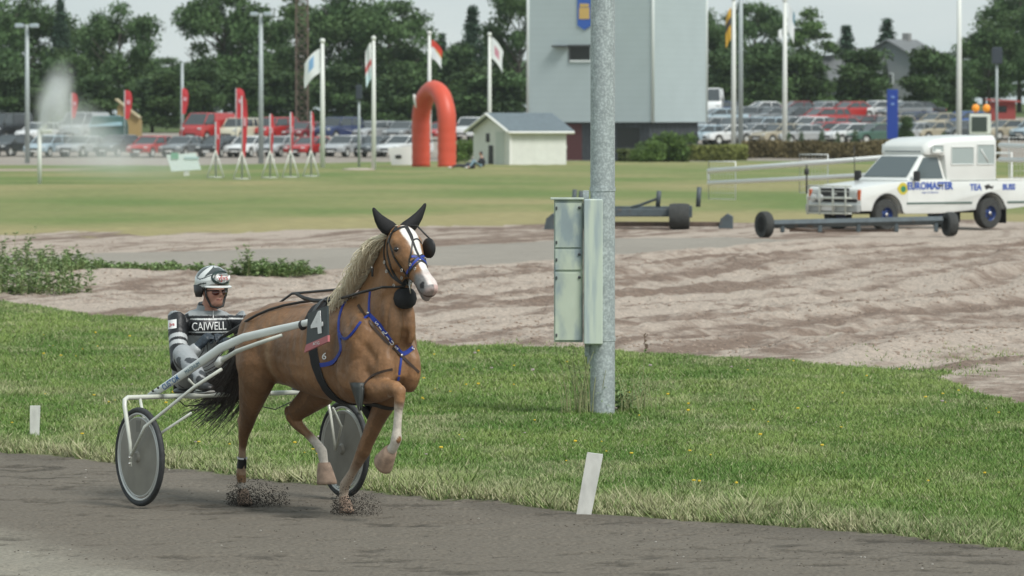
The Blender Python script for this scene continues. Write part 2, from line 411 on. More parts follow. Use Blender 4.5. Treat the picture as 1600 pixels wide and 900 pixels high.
def skin(mb, name, mt, voxel=.014, it=6, colf=None, parent=None, fac=.5, dispf=None):
    o = mb.obj(name + '_raw', mt)
    m = o.modifiers.new('r', 'REMESH'); m.mode = 'VOXEL'; m.voxel_size = voxel; m.use_smooth_shade = True
    s = o.modifiers.new('s', 'SMOOTH'); s.factor = fac; s.iterations = it
    bpy.context.view_layer.update()
    me = bpy.data.meshes.new_from_object(o.evaluated_get(bpy.context.evaluated_depsgraph_get())); bpy.data.objects.remove(o)
    me.name = name; me.materials.clear(); me.materials.append(mt)
    me.polygons.foreach_set('use_smooth', [True] * len(me.polygons))
    if dispf is not None:
        n = len(me.vertices); co = np.zeros(n * 3, np.float32); me.vertices.foreach_get('co', co); co = co.reshape(-1, 3); no = np.zeros(n * 3, np.float32); me.vertices.foreach_get('normal', no); no = no.reshape(-1, 3)
        co = co + no * dispf(co, no)[:, None]; me.vertices.foreach_set('co', co.astype(np.float32).ravel()); me.update()
    if colf is not None:
        n = len(me.vertices); co = np.zeros(n * 3, np.float32); me.vertices.foreach_get('co', co); co = co.reshape(-1, 3)
        no = np.zeros(n * 3, np.float32); me.vertices.foreach_get('normal', no); no = no.reshape(-1, 3)
        c = np.ones((n, 4), np.float32); c[:, :3] = colf(co, no); a = me.color_attributes.new('col', 'FLOAT_COLOR', 'POINT'); a.data.foreach_set('color', c.ravel())
    r = bpy.data.objects.new(name, me); COL.objects.link(r)
    if parent is not None: r.parent = parent
    return r
horse = empty('horse', HO + Vector((0, 0, HZ)), -TH, 'palomino chestnut trotter with white blaze pulling the two wheeled race cart', 'horse')
hb = MB()
X1, Y1, Z1 = Vector((1, 0, 0)), Vector((0, 1, 0)), Vector((0, 0, 1))
# trunk
tr = [(.08, 1.27, 1.10, .07), (.13, 1.37, 1.00, .16), (.23, 1.455, .95, .225), (.38, 1.51, .92, .265), (.56, 1.525, .90, .265), (.78, 1.515, .88, .262), (1.0, 1.52, .84, .275), (1.22, 1.55, .82, .28),
      (1.42, 1.59, .805, .265), (1.60, 1.60, .81, .245), (1.78, 1.56, .83, .24), (1.93, 1.49, .88, .225), (2.05, 1.40, .95, .19), (2.14, 1.30, 1.03, .12)]
hb.loft([ring((f, 0, (a + b) / 2), Y1, Z1, w, (a - b) / 2, 24, 2.2, -.10 if f > .7 else .02) for f, a, b, w in tr])
R_ = lambda ax, d: Matrix.Rotation(math.radians(d), 3, ax)
for s in (-1, 1):
    hb.ell((1.80, s * .175, 1.20), (.17, .10, .30), R_('Y', 22)); hb.ell((2.05, s * .105, 1.09), (.135, .085, .19)); hb.ell((1.66, s * .10, .98), (.2, .12, .16)); hb.ell((2.10, s * .05, 1.45), (.10, .07, .22), R_('Y', -14)); hb.ell((1.74, s * .19, 1.02), (.15, .075, .13))
    hb.ell((.36 + .08 * (s > 0), s * .16, 1.17), (.27, .125, .29), R_('Y', -15))
# neck
nk = [((1.72, 1.27), .39, .165), ((1.83, 1.46), .315, .135), ((1.945, 1.64), .245, .105), ((2.035, 1.80), .205, .10), ((2.085, 1.94), .155, .09), ((2.11, 2.02), .11, .075)]
hb.loft([ring((c[0], 0, c[1]), Y1, Vector((-.87, 0, .49)), w, d, 20, 2.1, -.28) for c, d, w in nk])
# head
HA = Vector((2.125, 0, 2.105)); ha = Vector((.74, 0, -.672)).normalized(); hbk = Vector((-ha.z * -1, 0, -ha.x)).normalized()
hbk = Vector((ha.z, 0, -ha.x)).normalized()
hd = [(0, .10, .055, .0), (.03, .17, .088, -.028), (.09, .25, .110, -.045), (.15, .295, .124, -.048), (.21, .29, .112, -.040), (.27, .255, .094, -.028), (.34, .20, .074, -.014), (.42, .155, .060, .0), (.49, .145, .060, .002), (.55, .15, .070, -.004), (.60, .135, .066, .004), (.635, .085, .046, .022)]
hb.loft([ring(HA + ha * t + hbk * (o + d / 2), Y1, -hbk, w, d / 2, 18, 2.3, .12) for t, d, w, o in hd])
for s in (-1, 1):
    hb.ell(HA + ha * .20 + hbk * .145 + Y1 * s * .080, (.085, .04, .085)); hb.ell(HA + ha * .135 + hbk * .03 + Y1 * s * .098, (.05, .028, .034))
    hb.ell(HA + ha * .565 + hbk * .04 + Y1 * s * .042, (.035, .024, .03))
hb.ell(HA + ha * .585 + hbk * .135, (.055, .036, .026), R_('Y', 42))
# legs
RH = [(.34, -.17, 1.25, .24, .13), (.39, -.185, 1.05, .215, .135), (.37, -.185, .95, .185, .12), (.28, -.17, .83, .145, .09), (.18, -.145, .70, .10, .062), (.105, -.125, .60, .078, .05), (.065, -.12, .52, .05, .038), (.035, -.115, .42, .035, .029), (.01, -.105, .30, .034, .028), (-.015, -.10, .225, .044, .037), (.0, -.10, .16, .034, .033), (.02, -.1, .10, .04, .04)]
LH = [(.50, .17, 1.25, .24, .13), (.68, .18, 1.08, .21, .14), (.77, .17, .98, .18, .125), (.72, .15, .87, .15, .10), (.58, .12, .775, .105, .07), (.45, .095, .70, .08, .055)]
LH2 = [(.40, .09, .675, .055, .045), (.47, .105, .61, .048, .038), (.56, .135, .545, .035, .030), (.66, .16, .475, .035, .03), (.72, .17, .42, .046, .038), (.745, .17, .35, .037, .035), (.755, .17, .31, .04, .04)]
LF = [(1.82, .15, 1.15, .15, .09), (1.76, .15, .98, .13, .085), (1.68, .145, .84, .10, .072), (1.56, .13, .68, .072, .056), (1.47, .112, .53, .058, .049), (1.43, .105, .46, .056, .052), (1.37, .10, .39, .044, .039), (1.27, .10, .29, .034, .029), (1.17, .10, .20, .044, .037), (1.155, .10, .14, .034, .033), (1.16, .10, .09, .04, .04)]
RF = [(1.86, -.17, 1.10, .15, .09), (1.90, -.18, .985, .12, .085), (2.0, -.172, .93, .10, .072), (2.12, -.158, .935, .08, .06), (2.24, -.143, .955, .062, .05), (2.305, -.135, .955, .056, .052)]
RF2 = [(2.33, -.132, .955, .052, .05), (2.335, -.13, .88, .045, .042), (2.315, -.13, .79, .034, .029), (2.30, -.13, .68, .035, .029), (2.29, -.13, .60, .045, .037), (2.255, -.13, .545, .036, .034), (2.215, -.13, .515, .04, .04)]
for l in (RH, LH, LH2, LF, RF, RF2): limb(hb, l)
hb.ell((.05, -.125, .625), (.05, .035, .05)); hb.ell((.37, .09, .70), (.045, .033, .045))
def segd(p, a, b):
    a = np.array(a); b = np.array(b); ab = b - a; t = np.clip(((p - a) @ ab) / (ab @ ab), 0, 1)
    return np.linalg.norm(p - (a + t[:, None] * ab), axis=1), t
def coat(p, nrm):
    F, L_, z = p[:, 0], p[:, 1], p[:, 2]
    n1 = fbm(F * 5 + 40, z * 5 + L_ * 3 + 40, 4, 3)[:, None]; n2 = fbm(F * 18, z * 18 + L_ * 9, 3, 4)[:, None]
    c = np.array((.245, .130, .062)) * (.58 + .78 * n1) * (.84 + .32 * n2)
    lo = sst(1.05, .82, z)[:, None]; c = c * (1 - .30 * lo * (np.abs(nrm[:, 2:3] < -.2)))            # underside shade painted into the coat: down-facing low parts darker
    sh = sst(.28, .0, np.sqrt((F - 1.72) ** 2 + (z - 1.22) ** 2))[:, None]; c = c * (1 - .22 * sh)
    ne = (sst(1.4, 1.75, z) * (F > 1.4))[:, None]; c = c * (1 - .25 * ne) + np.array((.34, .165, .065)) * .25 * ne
    flank = np.exp(-((F - .66) / .035) ** 2 - ((z - 1.12) / .22) ** 2)[:, None] * .5; c = c * (1 - flank) + np.array((.40, .28, .17)) * flank
    W = np.array((.62, .56, .48)); dirt = np.array((.34, .26, .19))
    def paint(m, col, k=1.0):
        nonlocal c
        m = np.clip(m * k, 0, 1)[:, None]; c = c * (1 - m) + np.array(col) * m
    jit = (n2[:, 0] - .5)
    # stockings
    d, t = segd(p, LH2[1][:3], LH2[-1][:3]); paint((d < .1) * sst(.25, .5, t + jit * .25) * (z < .62), W * (.85 + .2 * n2[:, :1].mean()))
    d, t = segd(p, LF[5][:3], LF[-1][:3]); paint((d < .1) * sst(.0, .75, t + jit * .3) * (z < .47) * .8, (.52, .42, .33))
    d, t = segd(p, RF2[0][:3], RF2[-1][:3]); paint((d < .085) * sst(.12, .36, t + jit * .2) * (F > 2.12) * (z < .95), W)
    paint((z < .16) * (F < .2) * 1.0, (.48, .41, .34)); paint((z < .10) * (F < 1.4) * .6, dirt)
    d, t = segd(p, RH[7][:3], RH[8][:3]); paint((d < .08) * (z < .43) * sst(.44, .38, z) * .45, (.50, .38, .28))
    # head markings
    q = p - np.array(HA); ta = q @ np.array(ha); tb = q @ np.array(hbk); al = np.abs(L_ - .008)
    onface = (F > 2.0) * (z > 1.5)
    bw = np.interp(ta, [.03, .09, .14, .2, .3, .42, .5, .56], [.02, .062, .064, .046, .034, .030, .034, .05]) + jit * .014
    paint(onface * (tb < .05) * (ta > .03) * (ta < .60) * sst(.006, -.006, al - bw), (.78, .76, .72))
    muz = onface * sst(.43, .50, ta + jit * .05)
    paint(muz, (.185, .18, .175)); paint(muz * sst(.0, .012, L_ - .008 + jit * .03) * (ta > .47), (.62, .42, .38)); paint(muz * (tb < .025) * sst(.05, .03, al) * (ta < .6), (.70, .62, .58))
    paint(onface * sst(.60, .64, ta) * .5, (.5, .36, .32))
    for s in (-1, 1):
        no_ = np.array(HA + ha * .578 + hbk * .038 + Y1 * s * .062); paint(onface * (np.linalg.norm((p - no_) * np.array((1, 1, .8)), axis=1) < .021), (.02, .018, .018))
    e = np.array(HJ(618.5, 390, -.115)); paint(onface * sst(.055, .03, np.linalg.norm(p - e, axis=1)) * .7, (.10, .06, .035))
    mo = onface * (np.abs(tb - np.interp(ta, [.5, .63], [.105, .09])) < .006) * (ta > .50); paint(mo, (.08, .05, .045))
    d, t = segd(p, (2.14, 0, 1.75), (2.24, 0, 1.35)); paint((np.abs(L_) < .2) * np.exp(-(np.abs(np.sin(F * 21 + z * 6)) / .10) ** 2) * .10 * (z > 1.3) * (F > 1.5), (.14, .07, .03))
    return c
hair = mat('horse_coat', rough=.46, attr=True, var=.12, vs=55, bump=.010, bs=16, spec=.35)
def muscle(p, n):
    q = p.copy(); q[:, 1] = np.abs(q[:, 1]); d = np.zeros(len(p))
    G = [((1.56, .15, 1.60), (1.76, .22, 1.42), -.014, .030), ((1.76, .22, 1.42), (2.06, .18, 1.16), -.020, .032), ((1.60, .26, 1.36), (1.56, .24, 1.02), -.015, .035), ((1.60, .22, .98), (1.80, .22, .90), -.012, .03), ((.70, .26, 1.30), (.76, .22, .96), -.022, .055),
         ((.30, .27, 1.34), (.20, .22, .90), -.014, .03), ((.52, .27, 1.30), (.50, .26, 1.02), -.010, .03), ((2.16, .08, 1.80), (2.12, .13, 1.32), -.014, .02), ((1.80, .14, 1.66), (2.02, .12, 1.82), -.008, .03), ((2.02, .0, .98), (2.20, .0, 1.34), -.028, .030),
         ((1.92, .24, 1.24), (1.84, .25, 1.06), .014, .05), ((1.72, .24, 1.20), (1.70, .24, 1.06), .010, .05), ((.40, .28, 1.20), (.36, .27, 1.02), .010, .06), ((1.95, .16, 1.56), (2.10, .12, 1.64), .008, .03), ((.95, .25, 1.02), (1.30, .24, .92), .006, .05),
         ((1.97, .21, .90), (2.22, .17, .93), -.006, .014), ((1.66, .19, .80), (1.52, .16, .60), -.006, .014), ((.26, .22, .80), (.14, .17, .66), -.007, .016), ((.70, .2, .82), (.56, .16, .74), -.006, .014)]
    for a, b, k, w in G:
        dd, t = segd(q, a, b); d += k * np.exp(-(dd / w) ** 2)
    rib = (q[:, 0] > .85) & (q[:, 0] < 1.5) & (q[:, 2] > .92) & (q[:, 2] < 1.4); d += rib * .0022 * np.sin(q[:, 0] * 62 + q[:, 2] * 12) * sst(.85, 1.0, q[:, 0])
    h_ = p - np.array(HA); ta = h_ @ np.array(ha); tb = h_ @ np.array(hbk); on = (p[:, 0] > 2.02) & (p[:, 2] > 1.5)
    d += on * (-.010 * np.exp(-((ta - .30) / .05) ** 2 - ((tb - .10) / .035) ** 2) + .008 * np.exp(-((tb - .075 - (ta - .2) * .05) / .012) ** 2) * (ta > .18) * (ta < .36) - .008 * np.exp(-((ta - .09) / .03) ** 2 - ((tb - .05) / .03) ** 2))
    d += (fbm(p[:, 0] * 11 + 7, p[:, 2] * 11 + p[:, 1] * 6, 3, 88) - .5) * .007
    return d
def segd(p, a, b):
    a = np.array(a); b = np.array(b); ab = b - a; t = np.clip(((p - a) @ ab) / (ab @ ab), 0, 1)
    return np.linalg.norm(p - (a + t[:, None] * ab), axis=1), t
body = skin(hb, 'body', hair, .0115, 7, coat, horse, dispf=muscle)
BH = bvh_of(body)
def mk(name, fn, mt, parent=None, smooth=True, **k):
    mb = MB(); fn(mb); return mb.obj(name, mt, parent, smooth, **k)
hoofm = mat('hoof_horn', (.36, .25, .18), .7, var=.3, vs=20)
def hoof(c, d, fwd, s=1.0):
    d = _n(d); f = Vector(fwd); f = _n(f - d * f.dot(d)); w = d.cross(f)
    def fn(mb):
        mb.loft([ring(Vector(c) + d * h * s + f * o * s, f, w, a * s, b * s, 16) for h, a, b, o in ((-.055, .034, .034, -.008), (-.02, .046, .043, -.002), (.05, .062, .056, .014), (.066, .063, .057, .017), (.07, .05, .045, .017))])
    o = mk('hoof', fn, hoofm, horse); return o
hoof((.025, -.1, .068), (.05, 0, -1), (1, 0, 0)); hoof((1.175, .1, .066), (.15, 0, -1), (1, 0, .1))
hoof((.765, .17, .27), (.08, 0, -1), (1, 0, -.25), 1.3); hoof((2.165, -.13, .475), (-.85, 0, -.52), (.52, 0, -.85), 1.28)
eyem = mat('eye_gloss', (.012, .008, .006), .08, spec=.8)
ey, _ = shoot(BH, 618.5, 390, -.010)
for s in (-1, 1):
    mk('eye', lambda mb: mb.ell((ey.x, abs(ey.y) * s, ey.z), (.025, .021, .020)), eyem, horse)
blk = mat('black_cloth', (.012, .012, .013), .8, var=.2, vs=40); lea = mat('black_leather', (.018, .017, .016), .42, var=.2, vs=30); brn = mat('brown_leather', (.05, .028, .018), .5)
steel = mat('buckle_steel', (.62, .6, .56), .3, metal=1.0); blu = mat('blue_webbing', (.016, .045, .32), .55, var=.15, vs=60); wht = mat('white_print', (.8, .8, .78), .6)
# ears under black covers
for s in (-1, 1):
    b0 = Vector((2.095, s * .062, 2.075)); tip = HJ(583, 325, -.20) if s < 0 else HJ(665, 318, .20)
    mid = b0.lerp(tip, .5) + Vector((.0, s * .012, -.012)); ax = _n(tip - b0); u = _n(Vector((.9, s * .25, 0)) - ax * Vector((.9, s * .25, 0)).dot(ax)); w = ax.cross(u)
    mk('ear_cover', lambda mb: mb.loft([ring(b0.lerp(tip, t) + Vector((0, s * .014, -.012)) * math.sin(t * 3.1), w, u, a, b, 12) for t, a, b in ((-.12, .052, .045), (.12, .058, .042), (.35, .050, .034), (.6, .036, .024), (.82, .022, .016), (.95, .014, .011), (1.0, .006, .006))]), blk, horse)
# mane, forelock, tail: many tapered locks each
def locks(name, n, rootf, dispf, mt, r0, seg=6, wav=.02, seed=3, parent=horse):
    g = random.Random(seed); mb = MB()
    for i in range(n):
        t = (i + g.random()) / n; a = Vector(rootf(t, g)); D = dispf(t, g); ph = g.random() * 6; k = g.uniform(3, 6)
        pts = []
        for j in range(seg + 1):
            q = j / seg; p = a + D(q); pts.append(p + Vector((math.sin(ph + q * k), math.cos(ph * 1.7 + q * k), math.sin(ph * 2.3 + q * k * 1.3))) * wav * q)
        rr = r0 * g.uniform(.6, 1.3)
        mb.tube(pts, [rr * (1 - q / seg) ** .7 + .0012 for q in range(seg + 1)], 4, flat=.5)
    return mb.obj(name, mt, parent, True)
flax = mat('flaxen_hair', (.84, .74, .54), .5, var=.12, vs=30, stretch=(1, 1, 3)); dark = mat('dark_tail_hair', (.055, .043, .036), .6, var=.5, vs=25)
crest = [(2.07, 2.075), (1.94, 1.975), (1.81, 1.86), (1.70, 1.75), (1.62, 1.68)]
def cr_(t):
    x = t * (len(crest) - 1); i = min(int(x), len(crest) - 2); f = x - i; return (crest[i][0] * (1 - f) + crest[i + 1][0] * f, crest[i][1] * (1 - f) + crest[i + 1][1] * f)
def mroot(t, g): c = cr_(t); return (c[0] + g.uniform(-.01, .02), g.uniform(-.05, .01), c[1] - g.uniform(0, .04))
def mdisp(t, g):
    ln = g.uniform(.7, 1.25); o = g.uniform(.6, 1.3); fly = g.uniform(-.04, .03)
    A = Vector((-.05 - .03 * t, -.085 * o, .015)); B = Vector((-.13 * ln - .02 * t + fly, -.13 * o, (-.14 - .05 * t) * ln))
    return lambda q: A * (2 * q * (1 - q)) * 1.2 + B * q
locks('mane', 850, mroot, mdisp, flax, .0036, wav=.018)
locks('forelock', 26, lambda t, g: (2.12 + g.uniform(-.02, .02), g.uniform(-.045, .03), 2.10), lambda t, g: (lambda q, a=g.uniform(.05, .11), b=g.uniform(-.04, .04): Vector((a * q * .6, b * q - .02 * q, -a * q * .9 + .02 * q * (1 - q)))), flax, .005, wav=.008, seed=8)
tl = [Vector(p) for p in ((.14, 0, 1.32), (.02, 0, 1.24), (-.06, 0, 1.10), (-.16, -.01, .99), (-.36, -.02, .88), (-.60, -.02, .80), (-.88, -.02, .74))]
def bez(P, q):
    x = q * (len(P) - 1); i = min(int(x), len(P) - 2); f = x - i; return P[i].lerp(P[i + 1], f)
def tdisp(t, g):
    e = g.uniform(.42, 1.0) if g.random() < .75 else g.uniform(.3, .6); a = g.gauss(0, 1); b = g.gauss(0, 1); droop = g.random() ** 2 * .22; r = tl[0]
    return lambda q: bez(tl, q * e) - r + Vector((.02 * a, a * .035 + .03 * a * q, b * .035 * (1 + q) - droop * q * q)) * min(1, q * 2.2)
locks('tail', 1000, lambda t, g: tl[0] + Vector((g.uniform(-.02, .02), g.uniform(-.025, .025), g.uniform(-.03, .01))), tdisp, dark, .0048, seg=9, wav=.024, seed=6)
mk('tail_dock', lambda mb: mb.tube(tl[:4], [.045, .045, .04, .02], 10), dark, horse)
# ---- tack, laid on the surface of the body
def subdiv(pts, step=5):
    out = []
    for (a, b), (c, d) in zip(pts[:-1], pts[1:]):
        n = max(1, int(math.hypot(c - a, d - b) / step))
        out += [(a + (c - a) * i / n, b + (d - b) * i / n) for i in range(n)]
    return out + [pts[-1]]
def ribbon(mb, P, N, w, th=.003):
    rings = []
    for i, p in enumerate(P):
        t = _n(P[min(i + 1, len(P) - 1)] - P[max(i - 1, 0)]); n = N[i]; s = _n(t.cross(n)); n = s.cross(t); n = n if n.dot(N[i]) > 0 else -n
        rings.append([p + s * w / 2 - n * th, p + s * w / 2 + n * th, p - s * w / 2 + n * th, p - s * w / 2 - n * th])
    mb.loft(rings)
def strap(pix, w, mt, name='strap', mirror=False, parent=horse, bvh=None, off=.004, step=5):
    bvh = bvh or BH; P = []; N = []
    for a, b in subdiv(pix, step):
        p, n = shoot(bvh, a, b, off)
        if p is not None and (not P or (p - P[-1]).length < .12): P.append(p); N.append(n)
    if len(P) < 2: return None
    for _ in range(2):
        P = [P[0]] + [(P[i - 1] + P[i] * 2 + P[i + 1]) / 4 for i in range(1, len(P) - 1)] + [P[-1]]
        N = [N[0]] + [_n(N[i - 1] + N[i] * 2 + N[i + 1]) for i in range(1, len(N) - 1)] + [N[-1]]
    mb = MB(); ribbon(mb, P, N, w)
    if mirror: ribbon(mb, [Vector((p.x, -p.y, p.z)) for p in P], [Vector((n.x, -n.y, n.z)) for n in N], w)
    return mb.obj(name, mt, parent, True, angle=40)
def around(axis_pt, axis, up, a0, a1, n, w, mt, name, off=.005, th=.003, parent=horse, bvh=None):
    """a band: rays cast inward on a plane around a trunk or limb"""
    bvh = bvh or BH; ax = _n(axis); u = _n(Vector(up) - ax * Vector(up).dot(ax)); v = ax.cross(u); P = []; N = []
    for i in range(n + 1):
        a = math.radians(a0 + (a1 - a0) * i / n); d = u * math.cos(a) + v * math.sin(a)
        p, nn, k, t = bvh.ray_cast(Vector(axis_pt) + d * .6, -d, .6)
        if p is None: continue
        if nn.dot(d) < 0: nn = -nn
        P.append(p + nn * off); N.append(nn)
    mb = MB(); ribbon(mb, P, N, w, th); return mb.obj(name, mt, parent, True, angle=40)
around((1.36, 0, 1.2), (1, 0, .30), (0, 0, 1), 0, 360, 60, .10, blk, 'girth', .006, .005)
around((1.33, 0, 1.2), (1, 0, .30), (0, 0, 1), -52, 52, 30, .20, blk, 'saddle_pad', .010, .010)
around((1.35, 0, 1.2), (1, 0, .30), (0, 0, 1), -50, 50, 30, .05, lea, 'saddle', .026, .009)
strap([(487, 548), (496, 572), (522, 567), (534, 548), (530, 520)], .03, blu, 'pad_trim')
strap([(549, 461), (536, 477), (530, 497), (529, 522), (540, 533), (553, 519), (566, 500), (577, 492)], .020, blu, 'collar_strap')
strap([(579, 452), (577, 474), (577, 492)], .020, blu, 'neck_strap')
strap([(576, 491), (592, 506), (610, 530), (623, 548), (627, 556), (640, 548), (650, 537), (655, 522)], .030, blu, 'breast_collar')
strap([(627, 556), (625, 572), (622, 594)], .017, blu, 'martingale_strap')
strap([(560, 477), (574, 500), (596, 526), (618, 548), (640, 568), (654, 582)], .019, brn, 'breast_girth')
strap([(566, 605), (580, 588), (595, 581), (613, 577)], .017, brn, 'leg_strap')
mk('neck_clip', lambda mb: mb.box(shoot(BH, 577, 490, .012)[0], (.02, .02, .02), bev=.004), steel, horse)
mk('chest_clip', lambda mb: mb.box(shoot(BH, 627, 556, .012)[0], (.02, .02, .02), bev=.004), steel, horse)
def decal(name, txt, cx, cy, size, ang, mt, bvh, parent, off=.006, sx=1.0, stack=None, bold=0.0, ext=.0008):
    """letters laid on the surface seen around a pixel; size in pixels"""
    ca, sa = math.cos(math.radians(ang)), math.sin(math.radians(ang)); last = [Vector((0, 0, 0))]
    def f(co):
        x, y = co.x * sx, co.y; px = cx + x * ca - y * sa; py = cy - (x * sa + y * ca)
        p, n = shoot(bvh, px, py, off + (co.z + ext) * 1.0)
        if p is None: p = last[0]
        last[0] = p; return p
    return text_mesh(name, txt, size, mt, None, parent, ext, follow=f, bold=bold)
BC = bvh_of(body, *[o for o in horse.children if o.name.startswith('breast_collar')])
for i, ch in enumerate('SIRIUS'):
    q = i / 5; decal('letter', ch, 590 + 29 * q, 506 + 37 * q, 9.0, -52 + 90, wht, BC, horse, .008, bold=.03)
decal('letter', 'S', 645, 545, 8.0, 40, wht, BC, horse, .008, bold=.03)
# elbow boot, knee band, shin band
p = HJ(560, 616, -.21)
def boot(mb):
    rows = []
    for q in range(6):
        t = q / 5; y = 598 + 44 * t; x0 = 546 + 14 * t; x1 = 567 + 2 * t - 6 * t * t
        rows.append([HJ(x0 + (x1 - x0) * k / 4, y, -.265 - .035 * math.sin(math.pi * k / 4)) for k in range(5)])
    V = [p for r in rows for p in r] + [p + Vector((0, .012, 0)) for r in rows for p in r]; n = 30; fs = []
    for a in range(5):
        for b in range(4):
            i = a * 5 + b; fs += [(i, i + 1, i + 6, i + 5), (n + i, n + i + 5, n + i + 6, n + i + 1)]
    edge = [0, 1, 2, 3, 4, 9, 14, 19, 24, 29, 28, 27, 26, 25, 20, 15, 10, 5]
    fs += [(edge[i], n + edge[i], n + edge[(i + 1) % 18], edge[(i + 1) % 18]) for i in range(18)]
    mb.add(V, fs)
mk('elbow_boot', boot, mat('dark_rubber', (.035, .04, .037), .5), horse)
strap([(563, 636), (557, 615), (566, 604)], .018, lea, 'boot_strap')
around((1.70, .145, .80), (.25, 0, 1), (1, 0, 0), 0, 360, 20, .03, lea, 'arm_band', .005)
around((.012, -.106, .31), (.08, -.02, 1), (1, 0, 0), 0, 360, 20, .085, lea, 'shin_band', .005)
around((.016, -.107, .345), (.08, -.02, 1), (1, 0, 0), 0, 360, 20, .012, wht, 'band_tape', .011, .002)
# bridle
br = lambda pts, w=.018, m=lea, n='bridle_strap', mir=True: strap(pts, w, m, n, mir, step=3)
br([(622, 352), (612, 366), (605, 382), (606, 400), (612, 420), (620, 436), (630, 445)], .018)          # cheekpiece
br([(608, 376), (616, 402), (628, 420), (637, 431)], .013)
br([(603, 372), (600, 395), (603, 415), (612, 432)], .014)
br([(636, 427), (645, 413), (656, 402), (668, 400)], .017, blu, 'noseband_padding')
br([(634, 432), (644, 420), (656, 408), (670, 405)], .012)
br([(636, 440), (647, 430), (660, 418), (675, 414)], .024); br([(640, 412), (650, 404), (660, 398), (670, 396)], .012); br([(652, 356), (660, 366), (667, 378), (671, 390)], .020, lea, 'blinker_strap'); br([(630, 445), (640, 440), (648, 432)], .016)
br([(630, 351), (638, 363), (645, 378), (650, 392), (656, 404)], .014, lea, 'overcheck', False)
br([(634, 351), (645, 372), (643, 392), (641, 404)], .012, lea, 'overcheck', False)
br([(645, 376), (652, 372), (660, 384), (668, 398)], .011, lea, 'overcheck', False)
br([(616, 362), (626, 356), (640, 354), (652, 358)], .020, lea, 'browband', False)
br([(630, 445), (622, 440), (612, 432)], .013); br([(640, 404), (640, 420), (638, 436)], .010)
mk('blinker', lambda mb: mb.ell(HJ(670, 388, .135), (.062, .02, .074), R_('Z', 20), 14, 10), lea, horse)
mk('blinker_stay', lambda mb: mb.tube([HA + ha * .03 + Y1 * .05 - hbk * .02, HA + ha * .05 + Y1 * .10 - hbk * .04, HJ(672, 374, .14)], .007, 6), lea, horse)
bp, bn = shoot(BH, 637, 441, .02)
mk('bit_ring', lambda mb: [mb.tube([bp + Vector((math.cos(a) * .026, -.004, math.sin(a) * .026)) for a in [i * math.pi / 8 for i in range(17)]], .0045, 6), mb.tube([bp + Vector((.0, -.01, .03)), bp + Vector((.035, -.012, -.075))], .005, 6)], steel, horse)
for px, py in ((628, 434), (630, 422), (603, 410), (606, 424), (617, 446), (643, 414), (650, 421)):
    q, n = shoot(BH, px, py, .010)
    if q is not None: mk('buckle', lambda mb: mb.tube([q + Vector((math.cos(a) * .011, -.004, math.sin(a) * .011)) for a in [i * math.pi / 4 for i in range(9)]], .0035, 5), steel, horse)
tp = HJ(633, 467, .0)
mk('throat_pad', lambda mb: mb.loft([ring(tp + Vector((0, 0, z)), X1, Y1, a * .75, a, 18) for z, a in ((.078, .035), (.066, .062), (.04, .082), (0, .090), (-.04, .078), (-.062, .052), (-.072, .02))]), blk, horse)
p0, _ = shoot(BH, 588, 425, .012)
if p0 is not None: mk('mane_clip', lambda mb: mb.box(p0 + Vector((0, -.02, 0)), (.02, .012, .07), bev=.004), lea, horse); mk('clip_buckle', lambda mb: mb.box(p0 + Vector((0, -.028, 0.03)), (.022, .008, .012)), steel, horse)
# tail hair of the saddle: hook loops and check hook on top
mk('check_hook', lambda mb: [mb.tube([(1.20, 0, 1.60), (1.26, 0, 1.63), (1.33, -.01, 1.60)], .008, 6), mb.box((1.36, -.03, 1.60), (.05, .04, .03), bev=.006)], steel, horse)
# number board on the shaft tip
nb = empty('number_board', HO + Vector((0, 0, HZ)), -TH, 'dark board with a white number 4 and a pink strip at the shaft tip', 'number board')
quad = [HJ(x, y, -.475) for x, y in ((481, 490), (511, 478), (512, 530), (478, 545))]
def slab(mb, q, th): n = Vector((0, 1, 0)) * th; mb.add([a for a in q] + [a + n for a in q], [(0, 1, 2, 3), (7, 6, 5, 4), (0, 4, 5, 1), (1, 5, 6, 2), (2, 6, 7, 3), (3, 7, 4, 0)])
mk('board', lambda mb: slab(mb, quad, .014), mat('board_slate', (.045, .058, .062), .35), nb, smooth=False)
mk('board_strip', lambda mb: slab(mb, [HJ(x, y, -.48) for x, y in ((478, 539), (512, 524), (512, 534), (475, 551))], .018), mat('pink_strip', (.50, .16, .17), .5), nb, smooth=False)
tm = text_mesh('numeral', '4', .215, wht, frame((quad[0] + quad[1] + quad[2] + quad[3]) / 4 + Vector((.01, -.006, .02)), (1, 0, .13), (0, 0, 1)), nb, .003, sx=1.55, bold=.006)
text_mesh('strip_lettering', 'ATG', .03, wht, frame(HJ(494, 537, -.484), (1, 0, .13), (0, 0, 1)), nb, .001, sx=1.6)
PB = bvh_of(*[o for o in horse.children if o.name.startswith(('saddle_pad', 'body', 'girth'))])
decal('pad_number', '6', 508, 557, 15, -8, wht, PB, horse, .008, bold=.02)
